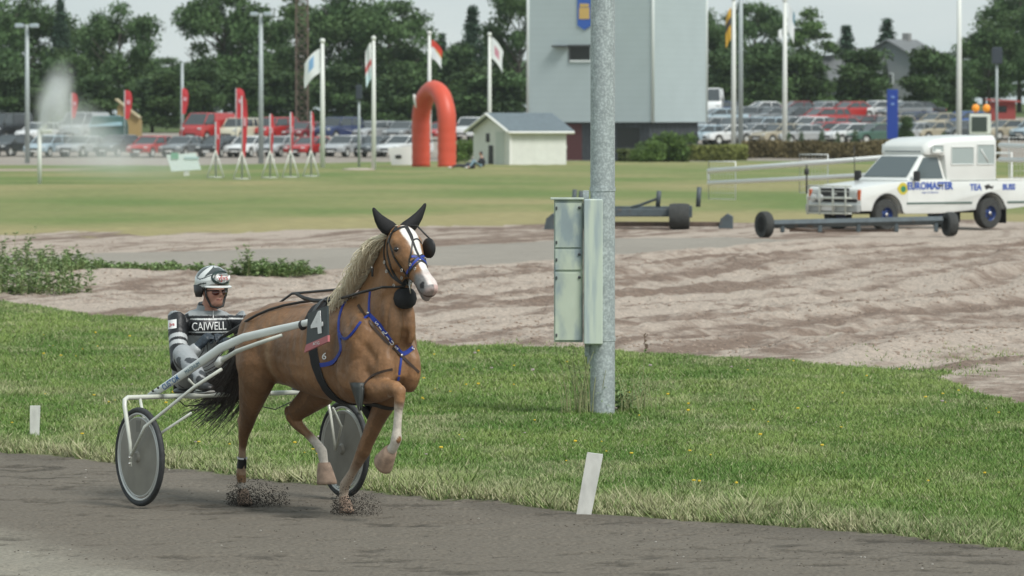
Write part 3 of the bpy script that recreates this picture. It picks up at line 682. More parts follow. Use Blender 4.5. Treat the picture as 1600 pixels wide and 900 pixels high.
# ---------------------------------------------------------------- race bike (sulky)
sulky = empty('sulky', HO + Vector((0, 0, HZ)), -TH, 'white two wheeled race cart with disc wheels and long shafts hitched to the horse', 'race cart')
frm = mat('frame_paint', (.60, .62, .55), .35, var=.1, vs=12, coat=.3); shp = mat('shaft_paint', (.70, .73, .69), .25, var=.06, vs=6, coat=.5)
tyr = mat('tyre_rubber', (.035, .037, .038), .7, var=.25, vs=30); rim = mat('rim_alloy', (.62, .63, .60), .35, metal=.3); dsc = mat('wheel_disc', (.25, .24, .205), .32, var=.18, vs=5, stretch=(1, 1, 1))
WR = .365
for s in (-1, 1):
    c = Vector((-.16, .87 * s, WR + .004))
    w = mk('wheel', lambda mb: mb.lathe([(.001, -.036), (.03, -.036), (.045, -.02), (WR - .075, -.011), (WR - .075, .011), (.045, .02), (.03, .036), (.001, .036)], c, 'y', 48), dsc, sulky, angle=35)
    def tor(mb, R, r, rz, n=64, m=10):
        rg = [[c + Vector(((R + r * math.cos(b)) * math.cos(a), rz * math.sin(b), (R + r * math.cos(b)) * math.sin(a))) for b in [2 * math.pi * j / m for j in range(m)]] for a in [2 * math.pi * i / n for i in range(n + 1)]]
        mb.loft(rg, False)
    mk('tyre', lambda mb: tor(mb, WR - .021, .022, .022), tyr, w); mk('rim', lambda mb: tor(mb, WR - .046, .011, .017), rim, w)
    mk('disc_edge', lambda mb: tor(mb, WR - .075, .006, .014), rim, w)
    mk('valve_hole_band', lambda mb: mb.prism([(-.016, .06), (.016, .06), (.035, .27), (-.035, .27)], -.024 * s - .0 , .024 * s, lambda a, b, d: c + Vector((a, d * .62, b))), mat('disc_dark_band', (.17, .165, .145), .4), w, smooth=False)  # darker wedge on the disc faces above the hub
    # hub fork outside and inside, brace, arch over the wheel
    top = .80
    xo, xi = .87 * s + .075 * s, .87 * s - .075 * s
    mk('wheel_fork', lambda mb: [mb.tube([(-.16, xo, WR - .03), (-.17, xo, WR + .10), (-.255, xo, top - .06), (-.28, xo - .015 * s, top - .015), (-.30, xo - .05 * s, top), (-.30, xi, top), (-.30, .60 * s, top)], [.013, .014, .017, .018, .018, .018, .018], 10),
        mb.tube([(-.30, xi, top), (-.24, xi, top - .15), (-.16, xi, WR)], .012, 8), mb.box((-.165, xo, WR - .01), (.03, .012, .11), bev=.003)], frm, sulky)
    mk('fork_brace', lambda mb: [mb.tube([(-.155, xo, WR + .015), (.02, xo - .02 * s, .60), (.30, .66 * s, .90), (.55, .575 * s, 1.035)], [.010, .012, .013, .013], 8), mb.tube([(-.155, xi, WR), (-.02, xi - .03 * s, .55), (.14, .60 * s, .70)], .010, 8)], frm, sulky)
    for q in ((-.16, xo + .010 * s, WR - .045), (-.16, xo + .010 * s, WR + .0)):
        mk('bolt', lambda mb: mb.lathe([(.001, -.008), (.010, -.008), (.010, .008), (.001, .008)], q, 'y', 10), steel, sulky)
def ycross(mb): mb.tube([(-.30, -.60, .80), (-.30, .60, .80)], .018, 10)
mk('cross_bar', ycross, frm, sulky)
# shafts: right one follows the photo, left one mirrors it
shpix = [((232, 618), -.64, .018), ((247, 611), -.62, .030), ((280, 589), -.58, .036), ((315, 565), -.55, .038), ((345, 544), -.52, .038), ((380, 528), -.49, .035), ((430, 516), -.45, .032), ((478, 505), -.41, .028), ((490, 501), -.405, .022)]
SHP = [(HJ(p[0], p[1], l), r) for p, l, r in shpix]
for s in (-1, 1):
    P = [Vector((p.x, p.y * -s, p.z)) for p, r in SHP]
    sh = mk('shaft', lambda mb: mb.tube(P, [r * .9 for p, r in SHP], 14, flat=.62), shp, sulky)
    lw = [HJ(343, 566, -.56), HJ(370, 549, -.53), HJ(400, 538, -.50), HJ(440, 524, -.46)]
    lw = [Vector((p.x, p.y * -s, p.z)) for p in lw]
    mk('lower_shaft', lambda mb: mb.tube(lw, [.018, .017, .016, .012], 10), frm, sulky)
    mk('shaft_clamp', lambda mb: mb.tube([lw[0] + Vector((-.03, 0, -.02)), lw[0] + Vector((.03, 0, .02))], .028, 10), rim, sulky)
    mk('shaft_strap', lambda mb: mb.tube([P[7] + Vector((-.06, 0, -.02)), P[7] + Vector((-.035, 0, -.012))], .037, 12, flat=.8), lea, sulky)
    st = P[4] + Vector((.0, s * -.03, 0)) if False else None
for px, py in ((239, 611), (247, 606)):
    q = HJ(px, py, -.655); mk('bolt', lambda mb: mb.lathe([(.001, -.006), (.009, -.006), (.009, .006), (.001, .006)], q, 'y', 10), lea, sulky)
SB_ = bvh_of(*[o for o in sulky.children if o.name.startswith('shaft') and not o.name.startswith('shaft_')])
decal('lettering', 'CUSTOM', 267, 598, 12.0, 35, mat('blue_lettering', (.02, .13, .33), .5), SB_, sulky, .002, sx=.62, bold=.03)
decal('lettering', 'MAGNUM', 301, 575, 8.5, 34, mat('grey_lettering', (.16, .24, .28), .5), SB_, sulky, .002, sx=.72, bold=.01)
# seat and its carriers, stirrups
mk('seat', lambda mb: [mb.ell((-.86, 0, .80), (.19, .19, .045), None, 20, 8), mb.box((-1.02, 0, .86), (.03, .24, .12), bev=.01)], lea, sulky)
mk('seat_support', lambda mb: [mb.tube([(-.30, s * .2, .80), (-.6, s * .17, .77), (-.95, s * .12, .765)], .014, 8) for s in (-1, 1)], frm, sulky)
for s in (-1, 1):
    mk('foot_rest', lambda mb: [mb.box((.01, s * .42, .855), (.10, .10, .012), bev=.004), mb.tube([(.01, s * .42, .85), (-.02, s * .50, .90), (.0, s * .55, .97 - .03)], .009, 6)], frm, sulky)
mk('cable', lambda mb: mb.tube([HJ(225, 618, -.7), HJ(275, 622, -.5), HJ(290, 635, -.4), HJ(320, 632, -.2), HJ(360, 625, 0), HJ(430, 640, .3), HJ(455, 628, .5)], .0045, 5), lea, sulky)
# ---------------------------------------------------------------- driver
drv = empty('person', HO + Vector((0, 0, HZ)), -TH, 'driver in silver and black jacket and patterned helmet seated in the race cart holding reins', 'person')
hc = HJ(332, 440, 0); hc.y = 0
fc = hc + Vector((.02, 0, -.078))            # head centre
RSH, LSH = HJ(277, 497, -.215), HJ(371, 498, .21)
def seg(a, b, n=3): return [Vector(a).lerp(Vector(b), i / n) for i in range(n + 1)]
REL = HJ(280, 572, -.34); RWR = HJ(311, 540, -.22); LEL = HJ(396, 556, .38); LWR = HJ(352, 534, .04)
pel = Vector((-.86, 0, .92)); chest = (RSH + LSH) / 2 + Vector((-.01, 0, -.07))
skm = mat('skin', (.47, .235, .165), .5, attr=True, spec=.35)
def armst(a, b, c, r0, r1, r2): return [(*a, r0, r0 * .95), (*a.lerp(b, .35), r0 * .92, r0 * .88), (*b, r1, r1), (*b.lerp(c, .3), r1 * 1.0, r1 * .95), (*c, r2, r2 * .85)]
bb = MB()
tf = _n(LSH - RSH)
def torso(mb, k):
    secs = [(-.87, .84, .15, .12), (-.865, .93, .165, .125), (-.86, 1.02, .155, .12), (-.845, 1.12, .165, .125), (-.83, 1.22, .18, .13), (-.81, 1.31, .185, .125), (-.795, 1.37, .165, .105), (-.785, 1.41, .10, .08)]
    off = (RSH + LSH) / 2; ex = off.x + .795 + .015
    mb.loft([ring((f + ex * (i / 7), off.y * (i / 7) * 1.0, z + (off.z - 1.35) * (i / 7)), tf.lerp(Y1, 1 - i / 7).normalized(), tf.lerp(Y1, 1 - i / 7).normalized().cross(Z1) * -1, a * k, b * k, 22, 2.3) for i, (f, z, a, b) in enumerate(secs)])
torso(bb, .86)
nb0 = (RSH + LSH) / 2 + Vector((.0, 0, .05)); bb.tube([nb0 + Vector((-.02, 0, -.06)), nb0.lerp(fc, .45), fc + Vector((-.02, 0, -.02))], [.065, .058, .06], 14)
bb.ell(fc, (.098, .077, .110), None, 18, 12)
bb.ell(fc + Vector((.055, 0, -.070)), (.038, .042, .035)); bb.ell(fc + Vector((.02, 0, -.085)), (.06, .058, .035))    # chin, jaw
bb.loft([ring(fc + Vector((.092 + o, 0, z)), Y1, X1, w, d, 10) for z, o, w, d in ((.03, -.004, .010, .014), (0, .008, .012, .018), (-.018, .016, .017, .020), (-.030, .006, .014, .014))])
bb.ell(fc + Vector((.088, 0, -.055)), (.014, .028, .010)); bb.ell(fc + Vector((.080, .0, .022)), (.02, .05, .012))
for s in (-1, 1): bb.ell(fc + Vector((-.005, s * .078, -.01)), (.022, .010, .032)); bb.ell(fc + Vector((.066, s * .035, -.022)), (.022, .022, .02))
limb(bb, armst(RSH.lerp(chest, .15), REL, RWR, .048, .038, .028)); limb(bb, armst(LSH.lerp(chest, .2), LEL, LWR, .045, .036, .028))
KN = [Vector((-.42, -.36, 1.10)), Vector((-.42, .36, 1.10))]; AN = [Vector((-.06, -.42, .93)), Vector((-.06, .42, .93))]; HP = [Vector((-.86, -.10, .91)), Vector((-.86, .10, .91))]
for i in (0, 1): limb(bb, armst(HP[i], KN[i] + Vector((-.02, 0, -.02)), AN[i], .075, .036, .034))
limb(bb, [(*AN[0], .04, .035), (*(AN[0] + Vector((.06, -.01, -.05))), .03, .04), (*(AN[0] + Vector((.15, -.02, -.04))), .022, .035)])
limb(bb, [(*AN[1], .04, .035), (*(AN[1] + Vector((.06, .01, -.05))), .03, .04), (*(AN[1] + Vector((.15, .02, -.04))), .022, .035)])
for w, e in ((RWR, REL), (LWR, LEL)): d = _n(w - e); bb.ell(w + d * .03, (.025, .022, .018))
def skc(p, n):
    c = np.tile(np.array((.50, .26, .19)), (len(p), 1)) * (.85 + .3 * fbm(p[:, 1] * 30 + 9, p[:, 2] * 30, 3, 5)[:, None])
    q = p - np.array(fc)
    m = (q[:, 0] > .07) & (np.abs(q[:, 2] + .055) < .004) & (np.abs(q[:, 1]) < .026); c[m] = (.22, .07, .06)
    ck = np.exp(-(((np.abs(q[:, 1]) - .04) / .02) ** 2 + ((q[:, 2] + .03) / .02) ** 2))[:, None] * .4; c = c * (1 - ck) + np.array((.5, .16, .12)) * ck
    c[(p[:, 2] < 1.16) & (p[:, 0] > -.52) & (np.abs(p[:, 1]) > .2)] = (.06, .065, .07)
    return c
skin(bb, 'body', skm, .0085, 3, skc, drv)
# jacket
jk = MB(); torso(jk, 1.0)
RC, LC = RWR.lerp(REL, .10), LWR.lerp(LEL, .10)
limb(jk, [(*RSH.lerp(chest, .3), .08, .09)] + armst(RSH, REL, RC, .082, .066, .048), 18); limb(jk, [(*LSH.lerp(chest, .3), .08, .09)] + armst(LSH, LEL, LC, .082, .066, .048), 18)
jk.tube([nb0 + Vector((-.02, 0, -.06)), nb0 + Vector((-.005, 0, .02)), nb0 + Vector((.005, 0, .062))], [.095, .080, .072], 16); jk.ell(nb0 + Vector((-.02, 0, -.035)), (.10, .185, .062), None, 18, 10); jk.ell(chest + Vector((.05, 0, .0)), (.11, .165, .12), None, 16, 10)
rr_ = random.Random(4)
for i in range(16):
    a = rr_.uniform(0, 6.28); q = rr_.random(); z = 1.0 + .3 * q
    jk.tube([(-.83 + .135 * math.cos(a - .4) , .155 * math.sin(a - .4), z - .03), (-.82 + .14 * math.cos(a), .165 * math.sin(a), z), (-.82 + .13 * math.cos(a + .4), .155 * math.sin(a + .4), z + .03)], [.008, .014, .006], 6)
for e, w, sh in ((REL, RC, RSH), (LEL, LC, LSH)):
    for k in range(4):
        c = e.lerp(w, .15 + k * .22); ax = _n(w - e); u = ax.cross(Z1).normalized(); v = ax.cross(u); jk.loft([ring(c + ax * o + u * rr_.uniform(-.004, .004), u, v, r, r, 12) for o, r in ((-.022, .035), (0, .062 - k * .003), (.022, .035))])
        c = sh.lerp(e, .35 + k * .2); ax = _n(e - sh); u = ax.cross(Z1).normalized(); v = ax.cross(u); jk.loft([ring(c + ax * o, u, v, r, r, 12) for o, r in ((-.02, .04), (0, .078 - k * .003), (.02, .04))])
def jc(p, n):
    c = np.tile(np.array((.33, .35, .355)), (len(p), 1)); blkc = np.array((.014, .015, .017)); whc = np.array((.62, .64, .63))
    dR, tR = segd(p, RSH, REL); dL, tL = segd(p, LSH, LEL); dR2, t2 = segd(p, REL, RC); dL2, t3 = segd(p, LEL, LC)
    z = p[:, 2] - .02 * np.abs(p[:, 1]) * 0
    fr = (p[:, 0] > -.9)
    tors = np.ones(len(p), bool)
    armR = (dR < .105) & (p[:, 1] < RSH.y + .055) & (tR > .0); armL = (dL < .105) & (p[:, 1] > LSH.y - .05) & (tL > .0)
    foreR = (dR2 < .085) & (dR2 < dR + .002) & (p[:, 1] < -.12); foreL = (dL2 < .085) & (dL2 < dL + .002) & (p[:, 1] > -.04) & (p[:, 0] > -.66)
    zz = z
    c[(zz < ZB[0]) & (zz > ZB[4])] = blkc; c[(zz < ZB[1]) & (zz > ZB[2])] = whc; c[(zz < ZB[3] + .008) & (zz > ZB[3])] = whc
    for am, t in ((armR, tR), (armL, tL)):
        c[am] = blkc
        for a, b in ((.42, .50), (.56, .64)): c[am & (t > a) & (t < b)] = np.array((.45, .47, .47))
    for fo, t in ((foreR, t2), (foreL, t3)): c[fo] = np.array((.36, .38, .385)); 
    c[foreR & (t2 < .18)] = blkc; c[armL & (p[:, 1] > LSH.y - .02) & (tL > .66)] = blkc
    ck = (np.linalg.norm(p[:, :2] - np.array((nb0.x, nb0.y)), axis=1) < .10) & (z > nb0.z - .0)
    c[ck & (z > nb0.z + .046)] = blkc
    return c * (.85 + .3 * fbm(p[:, 1] * 14 + 5, p[:, 2] * 14, 4, 9)[:, None])
zc = lambda y: HJ(331, y, 0.0).z
ZB = [zc(493), zc(497), zc(499.5), zc(519.5), zc(524)]
jacket = skin(jk, 'jacket', mat('racing_silk', rough=.42, attr=True, bump=.006, bs=26, spec=.5), .0075, 2, jc, drv, .4)
JB = bvh_of(jacket)
JF = {}
decal('jacket_lettering', 'CAIWELL', 326.5, 510.5, 17.5, 2, wht, JB, drv, .0025, sx=.73, bold=.028)
decal('sleeve_badge', '\u25CF', 268, 508, 2, 0, wht, JB, drv, .002) if False else None
sp, sn = shoot(JB, 269, 508, .002)
def patch(mb, bvh, x0, y0, x1, y1, off, sk=0):
    n = 5; V = []
    for j in range(n):
        for i in range(n):
            p, nn = shoot(bvh, x0 + (x1 - x0) * i / (n - 1), y0 + (y1 - y0) * j / (n - 1) + sk * i / (n - 1), off)
            V.append(p if p is not None else V[-1])
    mb.add(V, [(j * n + i, j * n + i + 1, j * n + n + i + 1, j * n + n + i) for j in range(n - 1) for i in range(n - 1)])
mk('sleeve_badge', lambda mb: patch(mb, JB, 263, 501, 276, 515, .003, -2), wht, drv)
decal('badge_lettering', 'Jvs', 269.5, 507.5, 7, 5, mat('red_print', (.45, .03, .03), .5), JB, drv, .005, bold=.04)
mk('zip', lambda mb: ribbon(mb, *zip(*[(p, n) for p, n in [shoot(JB, 333 + i * .2, 488 + i * 3.5, .004) for i in range(10)] if p is not None]), .008, .002) if False else ribbon(mb, [shoot(JB, 333, 486 + i * 3, .004)[0] for i in range(5)], [shoot(JB, 333, 486 + i * 3, .004)[1] for i in range(5)], .007, .002), wht, drv)
# trousers, shoes, gloves
tz = MB(); tz.ell(pel + Vector((0, 0, -.02)), (.15, .19, .11))
for i in (0, 1): limb(tz, armst(HP[i], KN[i], AN[i].lerp(KN[i], -.06), .115, .082, .060), 16); tz.ell(KN[i], (.085, .085, .08))
for i in (0, 1):
    for k in range(5):
        c = KN[i].lerp(AN[i], .1 + k * .17); tz.ell(c + Vector((0, 0, 0)), (.075 - k * .002, .07, .026), R_('Y', 35))
skin(tz, 'trousers', mat('grey_trousers', rough=.5, attr=True, bump=.008, bs=22), .010, 2, lambda p, n: np.where((fbm(p[:, 0] * 9, p[:, 2] * 9 + p[:, 1] * 5, 2, 7) > .62)[:, None], np.array((.05, .055, .06)), np.array((.34, .36, .37))), drv)
for i, s in ((0, -1), (1, 1)):
    a = AN[i]
    so_ = mk('shoe', lambda mb: mb.loft([ring(a + Vector((x, s * x * .1, z)), Y1, Z1, w, h, 14, 2.4) for x, z, w, h in ((-.055, -.02, .025, .045), (-.03, -.03, .040, .060), (.03, -.045, .044, .048), (.10, -.052, .050, .036), (.17, -.055, .046, .028), (.21, -.055, .028, .018))]), lea, drv)
    mk('sole', lambda mb: mb.loft([ring(a + Vector((x, s * x * .1, z)), Y1, Z1, w, .008, 14, 2.6) for x, z, w in ((-.06, -.088, .022), (-.03, -.094, .042), (.05, -.096, .044), (.11, -.094, .054), (.18, -.088, .048), (.22, -.078, .028))]), mat('grey_sole', (.30, .30, .28), .7), so_)
def glove(w, e, s, fold):
    g = MB(); d = _n(w - e); side = Vector((0, s, 0)); side = _n(side - d * d.dot(side)); up = d.cross(side) * -s; up = _n(up) if up.z > 0 else -_n(up)
    limb(g, [(*(w - d * .045), .044, .040), (*w, .036, .032), (*(w + d * .045), .044, .030), (*(w + d * .085), .042, .028)], 12)
    for k in range(4):
        o = (k - 1.5) * .021; L0 = [.034, .038, .036, .028][k]; b = w + d * .085 + up * -o * 1.0
        inn = _n(-side * s * 0 + fold)
        P = [b - d * .02, b + d * .012, b + d * .022 + inn * L0 * .8, b - d * .008 + inn * L0 * 1.35, b - d * .028 + inn * L0 * 1.1]
        g.tube(P, [.0115, .0115, .0105, .0098, .009], 8)
    g.tube([w + d * .02 + up * .03, w + d * .055 + up * .045 + fold * .012, w + d * .082 + up * .034 + fold * .03, w + d * .09 + up * .02 + fold * .045], [.014, .012, .011, .009], 8)
    skin(g, 'glove', mat('dark_glove', (.03, .042, .055), .5, var=.4, vs=60), .0045, 2, None, drv)
glove(RWR, REL, -1, Vector((.2, .9, -.35)).normalized()); glove(LWR, LEL, 1, Vector((.3, -.9, -.3)).normalized())
# helmet
hr = Vector((.150, .128, .125)); hC = hc + Vector((.0, 0, -.005))
hm = MB()
rgs = []
for i in range(0, 15):
    a = math.radians(-30 + 120 * i / 14) if i < 14 else math.radians(89)
    rgs.append([hC + Vector((math.cos(b) * hr.x * math.cos(a) * (1.0) + (-.006), math.sin(b) * hr.y * math.cos(a), hr.z * math.sin(a) + (.045 * max(0, math.cos(b)) if a < 0 else 0) + (-.03 * max(0, -math.cos(b)) if a < 0 else 0))) for b in [2 * math.pi * k / 40 for k in range(40)]])
hm.loft(rgs)
def helm_col(me):
    a = me.color_attributes.new('col', 'FLOAT_COLOR', 'POINT'); out = []
    for v in me.vertices:
        q = v.co - hC; el = math.atan2(q.z / hr.z, math.hypot(q.x / hr.x, q.y / hr.y)); az = math.atan2(q.y, q.x)
        b = abs(az); c = (.68, .71, .69)
        if el > .42 + .16 * math.sin(b * 3 + .6) and abs(math.sin(b * 2.0 + el * 1.4)) > .52: c = (.05, .062, .06)
        if abs(el - (.36 + .14 * math.sin(b * 3 + .6))) < .035: c = (.04, .05, .05)
        if -.35 < el < .02 and b > .9 and abs(el + .16 - .12 * math.sin(b * 2)) < .05: c = (.06, .07, .07)
        if el > 1.15 and abs(math.sin(az * 2)) < .5: c = (.5, .53, .52)
        out += [*c, 1]
    a.data.foreach_set('color', out)
hs = MB(); hs.v, hs.f, hs.m = hm.v, hm.f, hm.m
helmet = hs.obj('helmet', mat('helmet_shell', rough=.22, attr=True, coat=.6), drv, True)
sb = helmet.modifiers.new('s', 'SUBSURF'); sb.levels = sb.render_levels = 2
bpy.context.view_layer.update(); me2 = bpy.data.meshes.new_from_object(helmet.evaluated_get(bpy.context.evaluated_depsgraph_get())); helmet.modifiers.clear(); helmet.data = me2; me2.name = 'helmet'; helm_col(me2)
HB = bvh_of(helmet)
mk('visor', lambda mb: mb.loft([[hC + Vector((math.cos(b) * (r1 + .006) * 1.0, math.sin(b) * r2, z + zz)) for b in [math.radians(-62 + 124 * k / 16) for k in range(17)]] + [hC + Vector((math.cos(b) * (r1 - .004), math.sin(b) * (r2 - .004), z - .006 + zz)) for b in [math.radians(62 - 124 * k / 16) for k in range(17)]] for r1, r2, z, zz in ((.142, .120, -.022, 0), (.165, .130, -.028, 0), (.188, .128, -.036, 0))]), mat('visor_white', (.66, .68, .66), .3), helmet)
mk('helmet_badge', lambda mb: mb.loft([[q for q in [shoot(HB, 346 + math.cos(a) * rx, 434 + math.sin(a) * ry, o)[0] or hC for a in [i * math.pi / 10 for i in range(20)]]] for rx, ry, o in ((16, 11, -.004), (16, 11, .006), (13, 9, .009))]), mat('badge_dark', (.02, .04, .035), .3), helmet)
mk('badge_plate', lambda mb: mb.loft([[q for q in [shoot(HB, 347 + math.copysign(abs(math.cos(a)) ** .5, math.cos(a)) * rx, 435 + math.copysign(abs(math.sin(a)) ** .5, math.sin(a)) * ry, o)[0] or hC for a in [i * math.pi / 10 for i in range(20)]]] for rx, ry, o in ((10.5, 5, .006), (10.5, 5, .012))]), wht, helmet)
decal('badge_lettering', 'vJvs', 347, 435, 9, 2, _M['red_print'], HB, helmet, .014, bold=.03)
for s in (-1, 1): mk('ear_guard', lambda mb: mb.loft([ring(hC + Vector((-.025 + x, s * .105, z)), X1, Y1, w, .022, 12) for x, z, w in ((0, -.02, .07), (.0, -.07, .06), (.005, -.11, .035))]), lea, helmet)
mk('chin_strap', lambda mb: mb.tube([fc + Vector((.02, -.085, .04)), fc + Vector((.03, -.082, -.03)), fc + Vector((.05, -.05, -.105)), fc + Vector((.06, 0, -.118)), fc + Vector((.05, .05, -.105)), fc + Vector((.03, .082, -.03)), fc + Vector((.02, .085, .04))], .006, 6, flat=1.6), lea, helmet)
lens = mat('sunglass_lens', (.10, .018, .012), .08, spec=.9)
gl = empty('x') if False else None
g_ = mk('sunglasses', lambda mb: [mb.tube([fc + Vector((.10, 0, .012)), fc + Vector((.098, s * .03, .016)), fc + Vector((.075, s * .066, .012)), fc + Vector((.0, s * .084, .008))], [.004, .005, .005, .004], 6) for s in (-1, 1)], lea, drv)
for s in (-1, 1):
    mk('lens', lambda mb: mb.ell(fc + Vector((.094, s * .034, -.003)), (.013, .031, .020), R_('Z', s * 24)), lens, g_)
# ---------------------------------------------------------------- reins and whip
rn = empty('reins', HO + Vector((0, 0, HZ)), -TH, 'dark leather driving lines running from the bit to the gloves of the driver', 'reins')
def sag(a, b, k=.04, n=10): return [Vector(a).lerp(Vector(b), i / n) - Vector((0, 0, k * math.sin(math.pi * i / n))) for i in range(n + 1)]
hook = Vector((1.30, -.10, 1.635)); bitR = bp + Vector((-.02, -.01, .0)); bitL = Vector((bp.x, -bp.y, bp.z))
hr_ = RWR + _n(RWR - REL) * .08; hl_ = LWR + _n(LWR - LEL) * .08
def over(px, off):
    out = []
    for a, b in px:
        p, n = shoot(BH, a, b, off)
        if p is not None and (not out or (p - out[-1]).length < .45): out.append(p)
    for _ in range(2): out = [out[0]] + [(out[i - 1] + out[i] * 2 + out[i + 1]) / 4 for i in range(1, len(out) - 1)] + [out[-1]]
    return out
rA = over([(630, 446), (622, 447), (612, 448), (602, 449)], .03) + [HJ(585, 452, -.235), HJ(565, 457, -.235), HJ(545, 463, -.20), HJ(525, 468, -.16)]
rB = [HJ(510, 470, -.14)] + over([(495, 474), (470, 476), (445, 480), (420, 487), (402, 495), (392, 501)], .022)
mk('rein', lambda mb: mb.tube([bitR] + rA + rB + sag(rB[-1], hl_, .0, 6)[1:], .010, 6, flat=.6), lea, rn)
mk('rein', lambda mb: mb.tube(sag(bitL, hook + Vector((0, .2, 0)), .02) + sag(hook + Vector((0, .2, 0)), Vector((.4, .10, 1.57)), .0, 6)[1:] + sag(Vector((.4, .10, 1.57)), hl_, .02)[1:], .010, 6, flat=.5), lea, rn)
mk('rein_end', lambda mb: mb.tube([HJ(545, 465, -.1), HJ(520, 470, -.1), HJ(490, 470, -.1), HJ(475, 466, -.1), HJ(462, 459, -.1)], [.012, .014, .016, .016, .012], 8, flat=.5), lea, rn)
mk('rein_loop', lambda mb: mb.tube([hl_, HJ(338, 535, -.12), HJ(325, 555, -.15), hr_, HJ(318, 548, -.2), HJ(300, 575, -.3), HJ(272, 590, -.35), HJ(258, 600, -.5)], .006, 6, flat=.5), lea, rn)
tag(mk('whip', lambda mb: mb.tube([hr_ + Vector((-.02, 0, -.04)), hr_, HJ(352, 516, -.1), HJ(420, 478, 0)], [.008, .007, .005, .003], 6), mat('whip_wood', (.35, .22, .10), .5), rn), None) if False else None
# ---------------------------------------------------------------- steel pole with cabinets
galv = mat('galvanised_steel', (.33, .37, .375), .5, metal=.2, var=.14, vs=14, c2=(.47, .52, .52), c2s=45, c2t=(.45, .6), bump=.0015, bs=60)
pc = gp(941.5, 652); pc.z = hg(pc.x, pc.y)
pr = 19.0 / FPX * pc.y
pole = empty('lamp_post', pc, 0, 'thick galvanised steel post standing in the grass, its top above the picture', 'post')
mk('pole', lambda mb: mb.lathe([(pr * 1.02, -.3), (pr * 1.01, 3), (pr * .96, 6), (pr * .6, 12), (pr * .4, 12.02)], (0, 0, 0), 'z', 40), galv, pole, angle=40)
mk('floodlight', lambda mb: [mb.box((0, 0, 12.1), (1.6, .1, .1), bev=.02)] + [mb.box((x, -.15, 12.3), (.45, .3, .35), bev=.04) for x in (-.6, 0, .6)], mat('dark_metal', (.06, .065, .07), .5), pole, smooth=False)
for z in (2.15, .72): mk('pole_band', lambda mb: mb.lathe([(pr * 1.0, z - .02), (pr * 1.07, z - .02), (pr * 1.07, z + .02), (pr * 1.0, z + .02)], (0, 0, 0), 'z', 32), galv, pole, angle=40)
sc_ = pc.y / FPX                                     # metres per pixel at the pole
cabg = mat('cabinet_paint', (.50, .56, .46), .5, var=.05, vs=6, c2=(.27, .33, .35), c2s=2.6, c2t=(.52, .66), stretch=(1.6, 1, .7))
cab = empty('electrical_cabinet', pc, 0, 'pale green metal cabinet with three doors mounted beside the post', 'cabinet')
def px2l(x, y): p = at(x, y, pc.y - .16); return p.x - pc.x, p.z - pc.z
xa, zt = px2l(866, 312); xb, zb = px2l(911, 535); xc, _ = px2l(941.5, 312)
xa2 = xa
mk('body', lambda mb: mb.box(((xa + xb) / 2, 0, (zt + zb) / 2), (xb - xa, .26, zt - zb), bev=.006), cabg, cab, smooth=False)
mk('roof', lambda mb: mb.box(((xa + xb) / 2 - .012, -.01, zt + .008), (xb - xa + .045, .31, .018), bev=.004), cabg, cab, smooth=False)
for y0, y1 in ((317, 387), (390, 422), (426, 532)):
    _, z1 = px2l(0, y0); _, z0 = px2l(0, y1)
    d = mk('door', lambda mb: mb.box(((xa + xb) / 2 - .002, -.138, (z0 + z1) / 2), (xb - xa - .02, .016, z1 - z0), bev=.004), cabg, cab, smooth=False)
    for zz in ((z1 - .05, z0 + .05) if z1 - z0 > .2 else ((z0 + z1) / 2,)):
        mk('hinge', lambda mb: mb.box((xa + .022, -.152, zz), (.016, .012, .03), bev=.003), _M['dark_metal'], d, smooth=False)
    mk('lock', lambda mb: mb.lathe([(.001, -.012), (.012, -.012), (.014, 0), (.001, 0)], (xb - .035, -.148, z1 - .045), 'y', 12), _M['dark_metal'], d)
hs = empty('cable_housing', pc, 0, 'tall plain pale housing fixed on the front of the post right of the three doors', 'cable housing')
_, zb2 = px2l(0, 538); _, zt2 = px2l(0, 311)
mk('cover', lambda mb: mb.box(((xb + xc) / 2 + .004, -.045, (zt2 + zb2) / 2), (xc - xb - .006, .34, zt2 - zb2), bev=.010), mat('housing_paint', (.56, .63, .54), .45, c2=(.38, .45, .46), c2s=2.2, c2t=(.45, .62), stretch=(5, 1, .5)), hs, smooth=False)
mk('bracket', lambda mb: [mb.box(((xb + xc) / 2 - .02, .02, zb2 - .10), (.06, .08, .20), bev=.006), mb.box(((xb + xc) / 2 - .05, .0, zb2 - .06), (.05, .05, .13), bev=.006)], galv, hs, smooth=False)
mk('top_lug', lambda mb: mb.box((xb + .03, -.02, zt2 + .04), (.06, .03, .08), bev=.006), galv, hs, smooth=False)
# ---------------------------------------------------------------- white marker boards
mw = mat('marker_paint', (.62, .62, .58), .7, var=.14, vs=18, c2=(.40, .40, .36), c2s=9, c2t=(.55, .7), stretch=(1, 1, .4))
def marker(x0, y0, x1, y1, wpx, label, lean):
    b = gp(x0, y0); b.z = hg(b.x, b.y); k = b.y / FPX; t = at(x1, y1, b.y); o = empty('marker_board', b, 0, label, 'marker board', 'white marker boards along the track edge')
    v = Vector((t.x - b.x, 0, t.z - b.z)); u = Vector((1, 0, -.12 * lean)); w = wpx * k
    def fn(mb):
        rows = [(-.08, .9), (0, .95), (.5, 1.0), (.97, 1.04), (1.0, 1.0)]
        mb.loft([[v * q + Vector((-w * s / 2, -.02, 0)), v * q + Vector((w * s / 2, -.02, -w * .12 * lean)), v * q + Vector((w * s / 2, .03, -w * .12 * lean)), v * q + Vector((-w * s / 2, .03, 0))] for q, s in rows])
    mk('board', fn, mw, o, smooth=False)
    mk('stake', lambda mb: mb.box(tuple(v * .4 + Vector((0, .045, 0))), (.03, .03, v.z * .8)), mat('stake_wood', (.25, .2, .14), .8), o, smooth=False)
